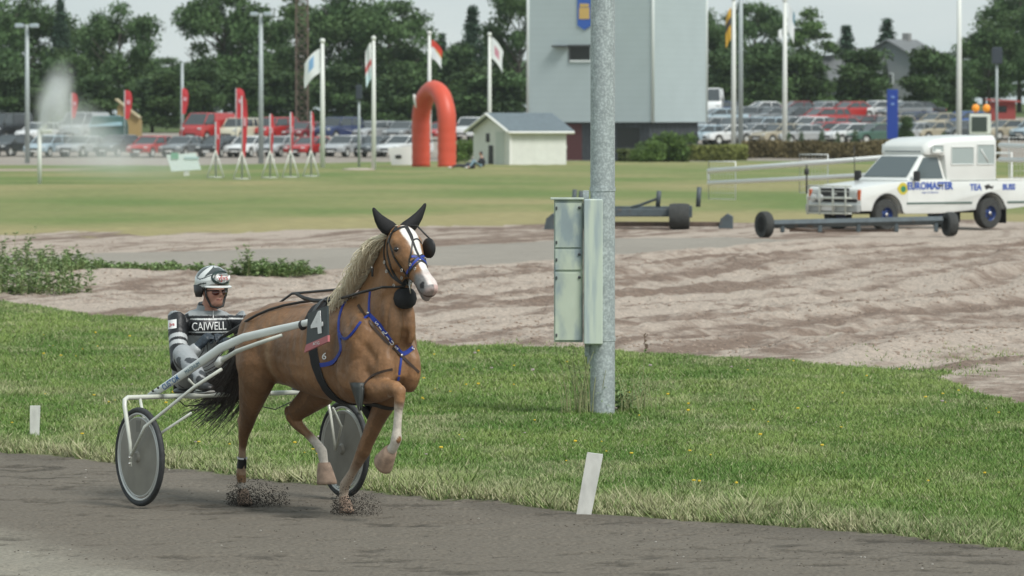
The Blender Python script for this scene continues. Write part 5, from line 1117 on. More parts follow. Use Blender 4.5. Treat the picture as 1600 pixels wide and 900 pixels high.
def build_car(kind):
    s = SPEC[kind]; o = empty('parked_car' if kind != 'van' else 'parked_van'); R = .32 if s['roof'] < 1.7 else .36; A = R + .06; hw = s['hw']; g_ = s['g']
    top = [(s['fr'] - .02, .35), (s['fr'], .6), (s['fr'] - .12, s['hood'] - .12), (s['fr'] - .35, s['hood'] - .03), (g_[0] + .05, s['belt']), (g_[3] - .02, s['belt'] + .02), (s['rr'] + .1, s['tail'] - .02), (s['rr'], s['tail'] - .25), (s['rr'] + .03, .38)]
    poly = top + [(a, b) for a, b in sorted(arcp(s['wr'], A, 7, .24, R))] + [(a, b) for a, b in sorted(arcp(s['wf'], A, 7, .24, R))]
    paint0 = paint('silver')
    b = mk('body', lambda mb: sidep(mb, poly, -hw, hw), paint0, o); bev(b, .06, 2)
    zr = s['roof']; zb = s['belt']
    mk('roof', lambda mb: mb.loft([[Vector(p) for p in ((x1, -w, z), (x0, -w, z), (x0, w, z), (x1, w, z))] for x0, x1, w, z in ((g_[1] + .03, g_[2] - .02, hw - .16, zr - .07), (g_[1] - .08, g_[2] + .08, hw - .24, zr))]), paint0, o, angle=50)
    gh = mk('windows', lambda mb: mb.loft([[Vector(p) for p in ((x1, -w, z), (x0, -w, z), (x0, w, z), (x1, w, z))] for x0, x1, w, z in ((g_[0], g_[3], hw - .05, zb - .02), (g_[1] + .03, g_[2] - .02, hw - .165, zr - .07))]), cgl, o, smooth=False)
    def pil(mb):
        for sg in (-1, 1):
            for xb, xt in ((g_[0] + .01, g_[1] + .04), ((g_[0] + g_[3]) / 2 - .1, (g_[1] + g_[2]) / 2 - .05), (g_[3] + .02, g_[2] + .0)) + (((g_[3] + .65, g_[2] + .5),) if kind in ('estate', 'van', 'off_roader') else ()):
                mb.tube([(xb, sg * (hw - .045), zb - .02), (xt, sg * (hw - .16), zr - .06)], .038 if kind != 'van' else .05, 4)
    def pil2(mb):
        pil(mb)
        for sg in (-1, 1): mb.tube([(g_[1] + .04, sg * (hw - .17), zr - .07), (g_[2], sg * (hw - .17), zr - .07)], .03, 4)
        mb.tube([(g_[1], -(hw - .17), zr - .065), (g_[1], hw - .17, zr - .065)], .03, 4)
    mk('window_pillars', pil2, paint0, o)
    if kind == 'van':
        for sg in (-1, 1): mk('side_panel', lambda mb: mb.loft([[Vector((.5, sg * (hw - .035), zb)), Vector((.3, sg * (hw - .15), zr - .08)), Vector((-2.34, sg * (hw - .15), zr - .08)), Vector((-2.45, sg * (hw - .035), zb))], [Vector((.5, sg * (hw - .015), zb)), Vector((.3, sg * (hw - .13), zr - .08)), Vector((-2.34, sg * (hw - .13), zr - .08)), Vector((-2.45, sg * (hw - .015), zb))]]), paint0, o, smooth=False)
    for sg in (-1, 1):
        mk('headlight', lambda mb: mb.box((s['fr'] - .10, sg * (hw - .20), s['hood'] - .20), (.14, .30, .14), bev=.03), chr_, o, smooth=False)
        mk('tail_light', lambda mb: mb.box((s['rr'] + .03, sg * (hw - .13), s['tail'] - .22), (.08, .2, .18), bev=.02), tail, o, smooth=False)
        mk('mirror', lambda mb: mb.ell((g_[0] - .2, sg * (hw + .07), zb + .07), (.07, .1, .07), None, 8, 5), tblk, o)
        for wx in (s['wf'], s['wr']):
            w = mk('wheel', lambda mb: mb.lathe([(R * .6, -.1), (R * .94, -.1), (R, -.06), (R, .06), (R * .94, .1), (R * .6, .1), (R * .6, -.1)], (wx, sg * (hw - .12), R), 'y', 18), rubm, o, angle=40)
            mk('rim', lambda mb: mb.lathe([(.001, .08 * sg), (R * .6, .1 * sg), (R * .62, -.08 * sg), (.001, -.08 * sg)], (wx, sg * (hw - .12), R), 'y', 14), rim, w, smooth=False)
    mk('grille', lambda mb: mb.box((s['fr'] - .01, 0, .52), (.05, .9, .16), bev=.02), tblk, o, smooth=False)
    mk('number_plate', lambda mb: mb.box((s['fr'] + .018, 0, .40), (.02, .5, .11)), wht, o, smooth=False)
    return o
def put_car(px, Y, kind, col, face, label, group='cars in the car park', dz=0):
    p = gnd(px, Y)
    new = kind not in PROTO
    if new: PROTO[kind] = build_car(kind)
    o = PROTO[kind] if new else copy_tree(PROTO[kind])
    o.location = p + Vector((0, 0, dz)); o.rotation_euler = (0, 0, math.radians(face)); tag(o, label, 'van' if kind == 'van' else 'car', group)
    m = paint(col)
    for c in o.children:
        if c.name.split('.')[0] in ('body', 'roof', 'window_pillars', 'side_panel'):
            c.material_slots[0].link = 'OBJECT'; c.material_slots[0].material = m
    return o
g = random.Random(77)
A_ = 'front row of the car park'
row1 = [(18, 'hatchback', 'black', 'black hatchback at the left end of the front row, left of the white water post'), (76, 'hatchback', 'pale blue', 'pale blue hatchback in the front row beside the water spray'), (131, 'saloon', 'silver', 'silver saloon in the front row behind the foot of the spray'),
        (184, 'hatchback', 'dark grey', 'dark grey hatchback in front of the green tent, front row'), (237, 'hatchback', 'red', 'faded red hatchback alone with gaps both sides, left front row'), (288, 'saloon', 'grey', 'blue grey saloon behind the tilted white board'),
        (342, 'hatchback', 'black', 'black hatchback under the red van, behind the first floor banner'), (390, 'saloon', 'white', 'white saloon behind the tallest red feather banner'), (436, 'saloon', 'silver', 'silver saloon right of the tall grey lamp, front row'),
        (487, 'saloon', 'red', 'bright red saloon behind the fifth small red banner'), (540, 'estate', 'silver', 'silver estate right of the first flagpole, front row'), (590, 'saloon', 'dark grey', 'dark grey saloon behind the second flagpole, front row'),
        (632, 'estate', 'white', 'white estate left of the inflatable arch'), (-35, 'saloon', 'grey', 'grey saloon just outside the left edge, front row')]
for px, k, c, lab in row1: put_car(px, 374 + g.uniform(-1, 1), k, c, -118 + g.uniform(-6, 6), lab)
row2 = [(10, 'van', 'black', 'black van at the left edge, second row', 1), (62, 'estate', 'white', 'white estate in the second row left of the spray', 0), (108, 'hatchback', 'silver', 'silver hatchback in the second row behind the spray', 0), (132, 'van', 'silver', 'pale van half hidden by the water spray', 0),
        (325, 'van', 'red', 'red high roofed van in the second row', 0), (374, 'off_roader', 'cream', 'cream off roader beside the red van', 0), (428, 'off_roader', 'red', 'red off roader behind the tall grey lamp', 0), (474, 'hatchback', 'dark red', 'dark red hatchback below the lattice mast', 0),
        (528, 'off_roader', 'navy', 'navy off roader right of the first flagpole, second row', 0), (583, 'estate', 'silver', 'silver estate behind the second flagpole, second row', 0), (632, 'estate', 'grey', 'grey estate left of the arch, second row', 0),
        (738, 'off_roader', 'white', 'white off roader between the arch and the white shed', 0), (790, 'estate', 'dark grey', 'dark grey estate behind the shed roof', 0), (692, 'saloon', 'red', 'red saloon seen through the arch', 0)]
for px, k, c, lab, _ in row2: put_car(px, 416 + g.uniform(-2, 2), k, c, -120 + g.uniform(-8, 8), lab, dz=-.02)
cols = ['silver', 'grey', 'pale blue', 'silver', 'dark grey', 'white', 'silver', 'red', 'navy', 'pale blue', 'blue', 'dark red', 'gold', 'white', 'silver', 'green', 'red']
up = [(1128, 'saloon', 'navy', 'navy saloon in the top row right of the tower'), (1192, 'saloon', 'white', 'white saloon in the top row right of the grey lamp'), (1243, 'saloon', 'dark red', 'dark red saloon in the top row right of the second right flagpole'), (1287, 'saloon', 'silver', 'silver saloon in the top row between two reds'),
      (1328, 'saloon', 'red', 'bright red saloon in the top row, the most vivid car'), (1370, 'estate', 'white', 'white estate in the top row left of the blue pillar'), (1412, 'saloon', 'grey', 'grey saloon in the top row behind the blue pillar'), (1432, 'saloon', 'black', 'black saloon at the right end of the top row')]
for px, k, c, lab in up: put_car(px, 438 + g.uniform(-1, 1), k, c, -150 + g.uniform(-8, 8), lab)
tt = put_car(1108, 436, 'van', 'white', -95, 'white van half hidden by the right wall of the tower'); tt.scale = (1.1, 1.1, 1.15)
def rowof(Y, x0, x1, step, where, face):
    i = 0; px = x0
    nm = {}
    while px < x1:
        c = g.choice(cols); k = g.choice(['saloon', 'estate', 'hatchback', 'estate']); i += 1
        near = min(((1146, 'the yellow flag pole'), (1158, 'the grey lamp'), (1225, 'the blue and white flag pole'), (1252, 'the conical shrubs'), (1394, 'the blue pillar'), (1415, 'the tall round shrub'), (1498, 'the thick white pole'), (1530, 'the orange lamps'), (1560, 'the red kiosk'), (1310, 'the middle shrubs')), key=lambda q: abs(q[0] - px))
        lab = '%s %s, %s, %s %s' % (c, k, where, 'left of' if px < near[0] else 'right of', near[1])
        nm[lab] = nm.get(lab, 0) + 1
        if nm[lab] > 1: lab = '%s %s, %s, %s further %s %s' % (c, k, where, ['', '', 'second', 'third', 'fourth'][nm[lab]], 'left of' if px < near[0] else 'right of', near[1])
        put_car(px, Y + g.uniform(-1.5, 1.5), k, c, face + g.uniform(-10, 10), lab.replace('second further', 'a little further').replace('third further', 'still further').replace('fourth further', 'much further'))
        px += step * g.uniform(.9, 1.12)
rowof(394, 1100, 1378, 38, 'lowest row on the right', -145); rowof(404, 1112, 1385, 40, 'second row on the right', -140); rowof(420, 1122, 1300, 42, 'third row on the right', -150)
rowof(398, 1425, 1500, 36, 'beyond the hedge', -130); rowof(412, 1428, 1520, 40, 'behind the beyond-hedge cars', -140); rowof(400, 1572, 1660, 42, 'under the red kiosk', -135)
# ---------------------------------------------------------------- tower
tz_ = 350.0; tcx = at(1020, 250, tz_); zg = hg(tcx.x, tz_)
tow = empty('tower', Vector((tcx.x, tz_, zg)), 0, 'tall grey clad tower block on a recessed dark base, its top above the picture', 'building')
aL, aR = math.radians(180 - 25), math.radians(65 - 4)
uL = Vector((math.cos(aL), math.sin(aL), 0)); uR = Vector((math.cos(aR), math.sin(aR), 0)); wL, wR_ = 8.75, 7.5
k3 = tz_ / FPX
def zat(y): return CAMH + (181 - y) * k3 - zg
zb_ = zat(191); zt_ = 16.0
cladL = mat('cladding_grey', (.42, .49, .505), .5, var=.03, vs=.7, stripe=(2, .40, .95)); cladR = cladL
def wbox(o, u, v, a0, a1, b0, b1, z0, z1): return [o + u * a + v * b + Z1 * z for z in (z0, z1) for a, b in ((a0, b0), (a1, b0), (a1, b1), (a0, b1))]
def hexa(mb, P): mb.add(P, [(0, 3, 2, 1), (4, 5, 6, 7), (0, 1, 5, 4), (1, 2, 6, 5), (2, 3, 7, 6), (3, 0, 4, 7)])
O0 = Vector((0, 0, 0))
mk('wall', lambda mb: hexa(mb, wbox(O0, uL, uR, 0, wL, 0, wR_, zb_, zt_)), cladL, tow, smooth=False)
mk('roof', lambda mb: hexa(mb, wbox(O0, uL, uR, -.2, wL + .2, -.2, wR_ + .2, zt_, zt_ + .3)), cladL, tow, smooth=False)
nL = Vector((-uL.y, uL.x, 0)) if (-uL.y) * 0 + uL.x * 1 < 0 else Vector((uL.y, -uL.x, 0))   # outward, towards the camera
base_m = mat('base_boards', (.045, .052, .06), .7, var=.25, vs=2, stripe=(0, .30, .6))
mk('base', lambda mb: hexa(mb, wbox(O0, uL, uR, .35, wL - .35, .3, wR_ - .5, -.3, zb_ + .05)), base_m, tow, smooth=False)
mk('corner_trim', lambda mb: mb.tube([(0, 0, zb_ - .02), (0, 0, zt_)], .10, 8), mat('trim_white', (.72, .76, .76), .4), tow)
mk('wall_edge', lambda mb: mb.tube([uL * wL + Z1 * zb_, uL * wL + Z1 * zt_], .09, 8), mat('trim_white'), tow)
mk('wall_edge', lambda mb: mb.tube([uR * wR_ + Z1 * zb_, uR * wR_ + Z1 * zt_], .09, 8), mat('trim_white'), tow)
def onL(x, y): a = (tcx.x - at(x, y, tz_ + 1.6).x) / -uL.x; return uL * a + Z1 * (CAMH + (181 - y) * ((tz_ + a * uL.y) / FPX) - zg)
def panL(name, x0, y0, x1, y1, th, m, parent=tow, d0=.0):
    def fn(mb):
        P = [onL(x0, y0), onL(x1, y0), onL(x1, y1), onL(x0, y1)]; mb.add([p + nL * d0 for p in P] + [p + nL * (d0 + th) for p in P], [(0, 1, 2, 3), (7, 6, 5, 4)] + [(i, i + 4, (i + 1) % 4 + 4, (i + 1) % 4) for i in range(4)])
    return mk(name, fn, m, parent, smooth=False)
w_ = panL('window', 892, 72, 922, 94, .02, mat('window_dark', (.012, .014, .015), .3)); panL('window_frame', 889, 70, 924, 73, .10, _M['dark_metal'], w_); panL('window_frame', 889, 73, 892, 97, .06, _M['dark_metal'], w_); panL('window_sill', 891, 94, 924, 97, .10, mat('trim_white'), w_)
panL('open_shutter', 867, 71, 889, 74, .5, _M['dark_metal'])
panL('base_door', 893, 194, 921, 245, .02, mat('red_brown_boards', (.10, .035, .035), .7), d0=-.32) if False else None
mk('base_door', lambda mb: hexa(mb, wbox(O0, uL, nL, wL * .58, wL * .75, -.36, -.28, -.1, zb_ - .1)), mat('red_brown_boards', (.09, .03, .032), .7), tow, smooth=False)
mk('base_glazing', lambda mb: hexa(mb, wbox(O0, uL, nL, wL * .12, wL * .30, -.38, -.28, .9, zb_ - .35)), mat('window_dark'), tow, smooth=False)
bn_ = empty('banner', tow.location, 0, 'blue hanging banner with a golden crowned crest on the tower wall', 'banner')
panL('cloth', 903, -18, 925, 40, .03, mat('banner_blue', (.04, .12, .46), .6), bn_, .05)
mk('pointed_hem', lambda mb: mb.add([onL(903, 40) + nL * .05, onL(925, 40) + nL * .05, onL(914, 47) + nL * .05, onL(903, 40) + nL * .08, onL(925, 40) + nL * .08, onL(914, 47) + nL * .08], [(0, 1, 2), (5, 4, 3), (0, 3, 4, 1), (1, 4, 5, 2), (2, 5, 3, 0)]), mat('banner_blue'), bn_, smooth=False)
gold = mat('crest_gold', (.62, .42, .14), .5)
panL('crest_shield', 906, 12, 922, 30, .03, gold, bn_, .075); panL('crest_crown', 907, 6, 921, 11, .03, gold, bn_, .075)
# ---------------------------------------------------------------- white shed and what stands by it
sz = 322.0; sx0 = at(797, 259, sz); shd = empty('shed', Vector((sx0.x, sz, hg(sx0.x, sz))), 0, 'small white wooden shed with a grey pitched roof beside the tower', 'shed')
v1 = Vector((math.cos(math.radians(32)), math.sin(math.radians(32)), 0)); v2 = Vector((-math.sin(math.radians(32)) * 1.0, math.cos(math.radians(32)), 0)); v2 = Vector((math.cos(math.radians(127)), math.sin(math.radians(127)), 0))
sw = mat('shed_white', (.68, .70, .65), .6, var=.05, vs=2, stripe=(0, .18, .9)); Ls, Ws, hs_, hr2 = 3.9, 3.6, 2.1, 2.95
mk('wall', lambda mb: mb.add([p for e in (0, Ls) for p in (v1 * e, v1 * e + v2 * Ws, v1 * e + v2 * Ws + Z1 * hs_, v1 * e + v2 * Ws / 2 + Z1 * hr2, v1 * e + Z1 * hs_)], [(0, 1, 2, 3, 4), (9, 8, 7, 6, 5), (0, 5, 6, 1), (1, 6, 7, 2), (4, 9, 5, 0)]), sw, shd, smooth=False)
rf_m = mat('roof_grey', (.13, .165, .185), .5, var=.12, vs=4)
def slope(e, sgn):
    a, b = -.35, Ls + .3
    if sgn < 0: q0, q1 = v2 * (-.35) + Z1 * (hs_ - .17), v2 * (Ws / 2) + Z1 * (hr2 + .03)
    else: q0, q1 = v2 * (Ws + .35) + Z1 * (hs_ - .17), v2 * (Ws / 2) + Z1 * (hr2 + .03)
    P = [v1 * a + q0, v1 * b + q0, v1 * b + q1, v1 * a + q1]; return P + [p + Z1 * .09 for p in P]
for sg in (-1, 1): mk('roof', lambda mb: hexa(mb, slope(0, sg)), rf_m, shd, smooth=False)
tr_w = mat('shed_trim', (.76, .77, .73), .5)
for sg in (-1, 1):
    P = slope(0, sg); mk('barge_board', lambda mb: mb.tube([P[0] - v1 * .03 + Z1 * .02, P[3] - v1 * .03 + Z1 * .02], .09, 4), tr_w, shd, smooth=False)
P = slope(0, -1); mk('gutter_board', lambda mb: mb.tube([P[0] - Z1 * .03, P[1] - Z1 * .03], .08, 4), tr_w, shd, smooth=False)
mk('corner_board', lambda mb: mb.box((0, 0, hs_ / 2), (.16, .16, hs_), R=R_('Z', 32)), tr_w, shd, smooth=False)
mk('door', lambda mb: hexa(mb, wbox(O0, v2, -v1, .55, 1.35, 0, .04, .02, 1.95)), mat('shed_door', (.50, .55, .50), .6), shd, smooth=False)
mk('open_doorway', lambda mb: hexa(mb, wbox(O0, v2, -v1, 1.65, 2.05, 0, .05, .05, 1.15)), mat('window_dark'), shd, smooth=False)
mk('window', lambda mb: hexa(mb, wbox(O0, v2, -v1, 2.0, 2.3, 0, .05, 1.35, 1.85)), mat('window_dark'), shd, smooth=False)
def gobj(px, py, Y=None):
    p = gp(px, py) if Y is None else at_ground(px, Y); p.z = hg(p.x, p.y); return p
q = gobj(864, 254); cb_ = empty('crate', q, 0, 'brown wooden crate against the side of the white shed', 'crate')
mk('box', lambda mb: [mb.box((0, 0, .36), (1.45, .8, .72))] + [mb.box((x, -.41, .36), (.07, .04, .72)) for x in (-.68, 0, .68)] + [mb.box((0, -.43, z), (1.45, .04, .10)) for z in (.08, .36, .64)], mat('crate_brown', (.13, .075, .05), .8, var=.25, vs=5), cb_, smooth=False)
q2 = empty('tarpaulin', q, 0, 'crumpled white tarpaulin heaped on the brown crate', 'tarpaulin'); mk('sheet', lambda mb: mb.loft([ring((x, .1, z), Y1, Z1, .35, h, 10) for x, z, h in ((-.5, .76, .05), (-.2, .84, .13), (.1, .95, .22), (.45, 1.05, .33), (.7, .98, .25), (.85, .85, .1))]), wht, q2)
q = gobj(838, 255); tag(mk('white_sack', lambda mb: mb.ell(q + Vector((0, 0, .3)), (.38, .3, .34), None, 12, 8), wht), 'round white sack left of the brown crate', 'sack')
# ---------------------------------------------------------------- inflatable arch
ac = gobj(678, 261); arch = empty('inflatable_arch', ac, 0, 'bright red inflatable arch with a white patch at its top', 'arch')
ad = Vector((math.cos(math.radians(-66)), math.sin(math.radians(-66)), 0)); ka = ac.y / FPX
def archpt(t):   # t 0..1 left foot -> right foot
    hwid, hh = 1.85, 4.35; st_ = 2.55
    if t < .33: return ad * -hwid + Z1 * (t / .33 * st_)
    if t > .67: return ad * hwid + Z1 * ((1 - t) / .33 * st_)
    a = math.pi * (1 - (t - .33) / .34); return ad * (hwid * math.cos(a)) + Z1 * (st_ + (hh - st_) * math.sin(a))
redv = mat('arch_red', (.62, .085, .045), .45, var=.06, vs=1.2)
mk('tube', lambda mb: mb.tube([archpt(i / 40) for i in range(41)], [.52 + .012 * math.cos(i * 2.2) for i in range(41)], 20, up=ad), redv, arch)
mk('white_patch', lambda mb: mb.loft([ring(archpt(.40) * 1.0 + Vector((0, 0, 0)), ad, Z1, .02, .02, 12)] + [[archpt(.385 + .05 * f) + (Vector((-.86, -.50, 0)) * .525 * math.cos(e) + Z1 * .2 * 0 + archn * 0 + (archpt(.385 + .05 * f) - (Z1 * 2.55)).normalized() * .525 * math.sin(e)) for e in (-.55, -.2, .2, .55)] for f in (0, .5, 1)], False) if False else mb.ell(archpt(.40) + Vector((-.44, -.20, .05)), (.13, .10, .46), R_('Y', -14), 12, 8), wht, arch)
# ---------------------------------------------------------------- flagpoles
polw = mat('pole_white', (.72, .74, .70), .4)
def flag(mb, top, d, w, h, wav, fold, seed, droop=0.5):
    n, m = 9, 12; gg = random.Random(seed); ph = gg.random() * 6; V = []
    for j in range(m + 1):
        for i in range(n + 1):
            a, b = i / n, j / m
            x = d * w * a * (1 - fold * .35 * b); z = -h * b - droop * a * a * h * .55 - droop * a * .3 * h
            y = math.sin(a * 5 + ph + b * 1.5) * wav * a; V.append(top + Vector((x + math.sin(b * 4 + ph) * .06 * w * a, y, z)))
    V += [v + Vector((0, .01, 0)) for v in V]; k = (n + 1) * (m + 1); F = []
    for j in range(m):
        for i in range(n): q = j * (n + 1) + i; F += [(q, q + 1, q + n + 2, q + n + 1), (k + q, k + q + n + 1, k + q + n + 2, k + q + 1)]
    mb.add(V, F)
def flagcloth(name, top, d, w, h, wav, fold, seed, cols, parent, droop=.5):
    mb = MB(); flag(mb, top, d, w, h, wav, fold, seed, droop); o = mb.obj(name, mat('flag_cloth', rough=.7, attr=True), parent, True); me = o.data; a = me.color_attributes.new('col', 'FLOAT_COLOR', 'POINT'); n, m = 9, 12; k = (n + 1) * (m + 1)
    out = []
    for q in range(2 * k): j, i = divmod(q % k, n + 1); out += [*cols(i / n, j / m), 1]
    a.data.foreach_set('color', out); return o
WH = (.74, .77, .78)
def flagpole(px, ytop, ybase, Y, rad, label, fl=None, r2=None):
    b = gobj(px, 0, Y) if Y else gobj(px, ybase); k = b.y / FPX; H_ = (ybase - ytop) * k if not Y else CAMH + (181 - ytop) * k - b.z
    o = empty('flagpole', b, 0, label, 'flagpole', 'white flagpoles on the infield'); rr = rad * k
    mk('pole', lambda mb: mb.tube([(0, 0, -.2), (0, 0, H_ * .5), (0, 0, H_)], [rr, rr * .92, rr * .7], 12), polw, o); mk('finial', lambda mb: mb.ell((0, 0, H_ + rr), (rr * 1.1,) * 3, None, 10, 6), polw, o)
    return o, k, H_, rr
def addflag(fp, x, y0, y1, w, cols, seed, label, fold=.3, droop=.5, wav=.1):
    o, k, H_, rr = fp; z = CAMH + (181 - y0) * k - o.location.z; f = empty('flag', o.location, 0, label, 'flag')
    flagcloth('cloth', Vector((rr * (1 if x > 0 else -1), 0, z)), 1 if x > 0 else -1, w * k, (y1 - y0) * k * (1 - droop * .42), wav, fold, seed, cols, f, droop)
blue_ = (.20, .38, .62)
f = flagpole(504, 70, 264, None, 4.0, 'white flagpole with a white and light blue flag hanging to its left'); addflag(f, -1, 76, 132, 26, lambda a, b: blue_ if .35 < a < .75 and .15 < b < .6 else WH, 3, 'white flag with a light blue mark on the leftmost flagpole', .4, .75)
f = flagpole(584, 64, 266, None, 3.6, 'white flagpole left of the arch with a limp white and red flag'); addflag(f, -1, 66, 132, 9, lambda a, b: (.55, .12, .12) if .42 < b < .66 else ((.55, .70, .72) if b > .72 else WH), 5, 'limp white flag with red and pale blue bands on the second flagpole', .1, .3, .2)
f = flagpole(671, 60, 246, None, 3.4, 'white flagpole rising behind the red arch'); addflag(f, 1, 62, 103, 16, lambda a, b: (.62, .05, .03) if b < .38 else ((.60, .42, .06) if b < .5 and a > .4 else WH), 7, 'red over white flag flying above the red arch', .0, .7)
f = flagpole(765, 57, 184, 345, 3.2, 'white flagpole rising behind the white shed'); addflag(f, 1, 58, 109, 18, lambda a, b: (.55, .25, .32) if .3 < a < .7 and .3 < b < .7 else WH, 9, 'white flag with a pink mark above the white shed', .2, .8)
f = flagpole(1146, 2, 237, 366, 4.0, 'white flagpole right of the tower with a yellow and black flag'); addflag(f, -1, 12, 70, 8, lambda a, b: (.66, .38, .04) if (b < .32 or b > .5) else (.05, .05, .06), 11, 'yellow and black flag hanging beside the tower', .1, .35)
f = flagpole(1226, 4, 214, 380, 4.0, 'white flagpole left of the conical shrubs with a white flag'); addflag(f, 1, 5, 62, 11, lambda a, b: (.10, .22, .30) if a > .7 and b < .4 else WH, 13, 'white flag with a dark blue edge on the right hand side of the tower', .1, .5); addflag(f, -1, 45, 62, 7, lambda a, b: WH, 14, 'small white pennant tail left of the white flag pole', .1, .3)
flagpole(1498, -60, 216, 372, 4.3, 'thick white flagpole behind the pickup, its top above the picture')
# ---------------------------------------------------------------- lamps, signs, mast, posts
def lamp(px, ytop, Y, rad, label, heads, hw_=16):
    b = gobj(px, 0, Y); k = Y / FPX; H_ = CAMH + (181 - ytop) * k - b.z; o = empty('floodlight_mast', b, 0, label, 'lamp post')
    mk('pole', lambda mb: mb.tube([(0, 0, -.2), (0, 0, H_)], [rad * k, rad * k * .75], 10), galv, o)
    if heads:
        mk('cross_arm', lambda mb: mb.box((0, 0, H_), (hw_ * 2 * k, .12, .12)), galv, o, smooth=False)
        for s in (-1, 1): mk('lamp_head', lambda mb: mb.box((s * hw_ * .62 * k, -.15, H_ - .02), (hw_ * .7 * k, .6, .26), bev=.05), mat('lamp_grey', (.36, .42, .46), .4), o, smooth=False)
lamp(43, 40, 330, 4.0, 'grey twin headed lamp post left of the water spray', True, 19); lamp(408, 22, 335, 4.2, 'grey twin headed lamp post among the red banners', True, 17); lamp(1157, -80, 385, 4, 'thick grey lamp post behind the yellow flag, its top above the picture', False); lamp(285, 98, 440, 3, 'thin grey post in front of the round trees at left', False)
def signpost(px, y0, y1, Y, yb, label, hw_=5):
    b = gobj(px, 0, Y) if Y else gobj(px, yb); k = b.y / FPX; zt = CAMH + (181 - y0) * k - b.z; zm = CAMH + (181 - y1) * k - b.z; o = empty('loudspeaker_post', b, 0, label, 'loudspeaker post')
    mk('pole', lambda mb: mb.tube([(0, 0, -.1), (0, 0, zt - .1)], 2.0 * k, 8), galv, o); mk('speaker_box', lambda mb: mb.box((0, -.1, (zt + zm) / 2), (hw_ * 2 * k, .4, zt - zm), bev=.05), mat('dark_blue_grey', (.035, .045, .06), .5), o, smooth=False)
signpost(561, 133, 156, None, 262, 'grey post with a dark box on top left of the second flagpole'); signpost(1557, 74, 100, 376, 0, 'grey post with a dark box on top beside the red kiosk', 8)
b = gobj(560, 266); tag(mk('sand_patch', lambda mb: mb.ell(b, (.9, 1.4, .10), None, 16, 6), mat('pale_sand', (.45, .38, .32), .9)), None, kind='structure')
b = gobj(472, 0, 455); ms = empty('lattice_mast', b, 0, 'brown rusty lattice mast rising in front of the tall trees', 'mast'); k = 455 / FPX
def lat(mb):
    w = .48; Ht = CAMH + 200 * k - b.z + 5
    for sx in (-1, 1):
        for sy in (-1, 1): mb.tube([(sx * w, sy * w, 0), (sx * w, sy * w, Ht)], .055, 4)
    n = 20
    for i in range(n):
        for a, c in (((-w, -w), (w, -w)), ((w, -w), (w, w)), ((-w, w), (-w, -w))):
            z0, z1 = Ht * i / n, Ht * (i + 1) / n
            mb.tube([(*a, z0), (*c, z1)], .03, 4); mb.tube([(*c, z0), (*a, z1)], .03, 4); mb.tube([(*a, z1), (*c, z1)], .03, 4)
mk('lattice', lat, mat('mast_rust', (.13, .095, .075), .8), ms, smooth=False)
# red feather banners
frd = mat('banner_red', (.52, .035, .045), .6, var=.1, vs=2)
def feather(px, y0, y1, yb, w, Y, label, stand=True, sl=0, grp='red feather banners in front of the car park'):
    b = gobj(px, 0, Y) if Y else gobj(px, yb); k = b.y / FPX; Z_ = lambda y: CAMH + (181 - y) * k - b.z; o = empty('feather_banner', b, 0, label, 'banner', grp)
    mk('pole', lambda mb: mb.tube([(0, 0, 0), (0, 0, Z_(y0))], .035, 6), galv, o)
    mk('cloth', lambda mb: mb.loft([[Vector((0, 0, z)), Vector((ww, .04 * math.sin(z * 3), z)), Vector((ww, .07 + .04 * math.sin(z * 3), z)), Vector((0, .05, z))] for z, ww in [(Z_(y0 + (y1 - y0) * q), w * k * s) for q, s in ((0, .45), (.08, .85), (.3, 1), (.6, .9), (1, .55))]]), frd, o, smooth=False)
    mk('printed_mark', lambda mb: mb.box((w * k * .5, -.03, Z_(y0 + (y1 - y0) * .42)), (w * k * .45, .05, (y1 - y0) * k * .14)), mat('pink_print', (.62, .34, .38), .6), o, smooth=False)
    if stand:
        for sx, sy in ((-1, -.6), (1, -.6), (0, 1)): mk('leg', lambda mb: mb.tube([(0, 0, 1.25), (sx * .38, sy * .35, .02)], .035, 5), frm, o)
        mk('base_frame', lambda mb: mb.tube([(-.38, -.2, .03), (.38, -.2, .03), (0, .35, .03), (-.38, -.2, .03)], .03, 5), frm, o)
feather(337, 190, 246, 280, 7, None, 'slim red banner on a white stand right of the tilted white board'); feather(378, 150, 246, 281, 9, None, 'red banner on a white stand below the tallest red feather flag'); feather(422, 178, 240, 280, 6, None, 'slim red banner on a stand just right of the grey lamp post'); feather(454, 175, 240, 280, 5, None, 'slim red banner on a stand, second from the first flagpole'); feather(486, 174, 238, 277, 5, None, 'slim red banner on a stand nearest the first flagpole')
feather(369, 138, 185, 0, 14, 385, 'tallest broad red feather flag behind the floor banners', False); feather(112, 145, 185, 0, 10, 395, 'red feather flag just right of the water spray', False); feather(195, 141, 186, 0, 12, 395, 'red feather flag above the ochre hut', False); feather(284, 138, 178, 0, 11, 395, 'red feather flag in front of the thin grey post', False)
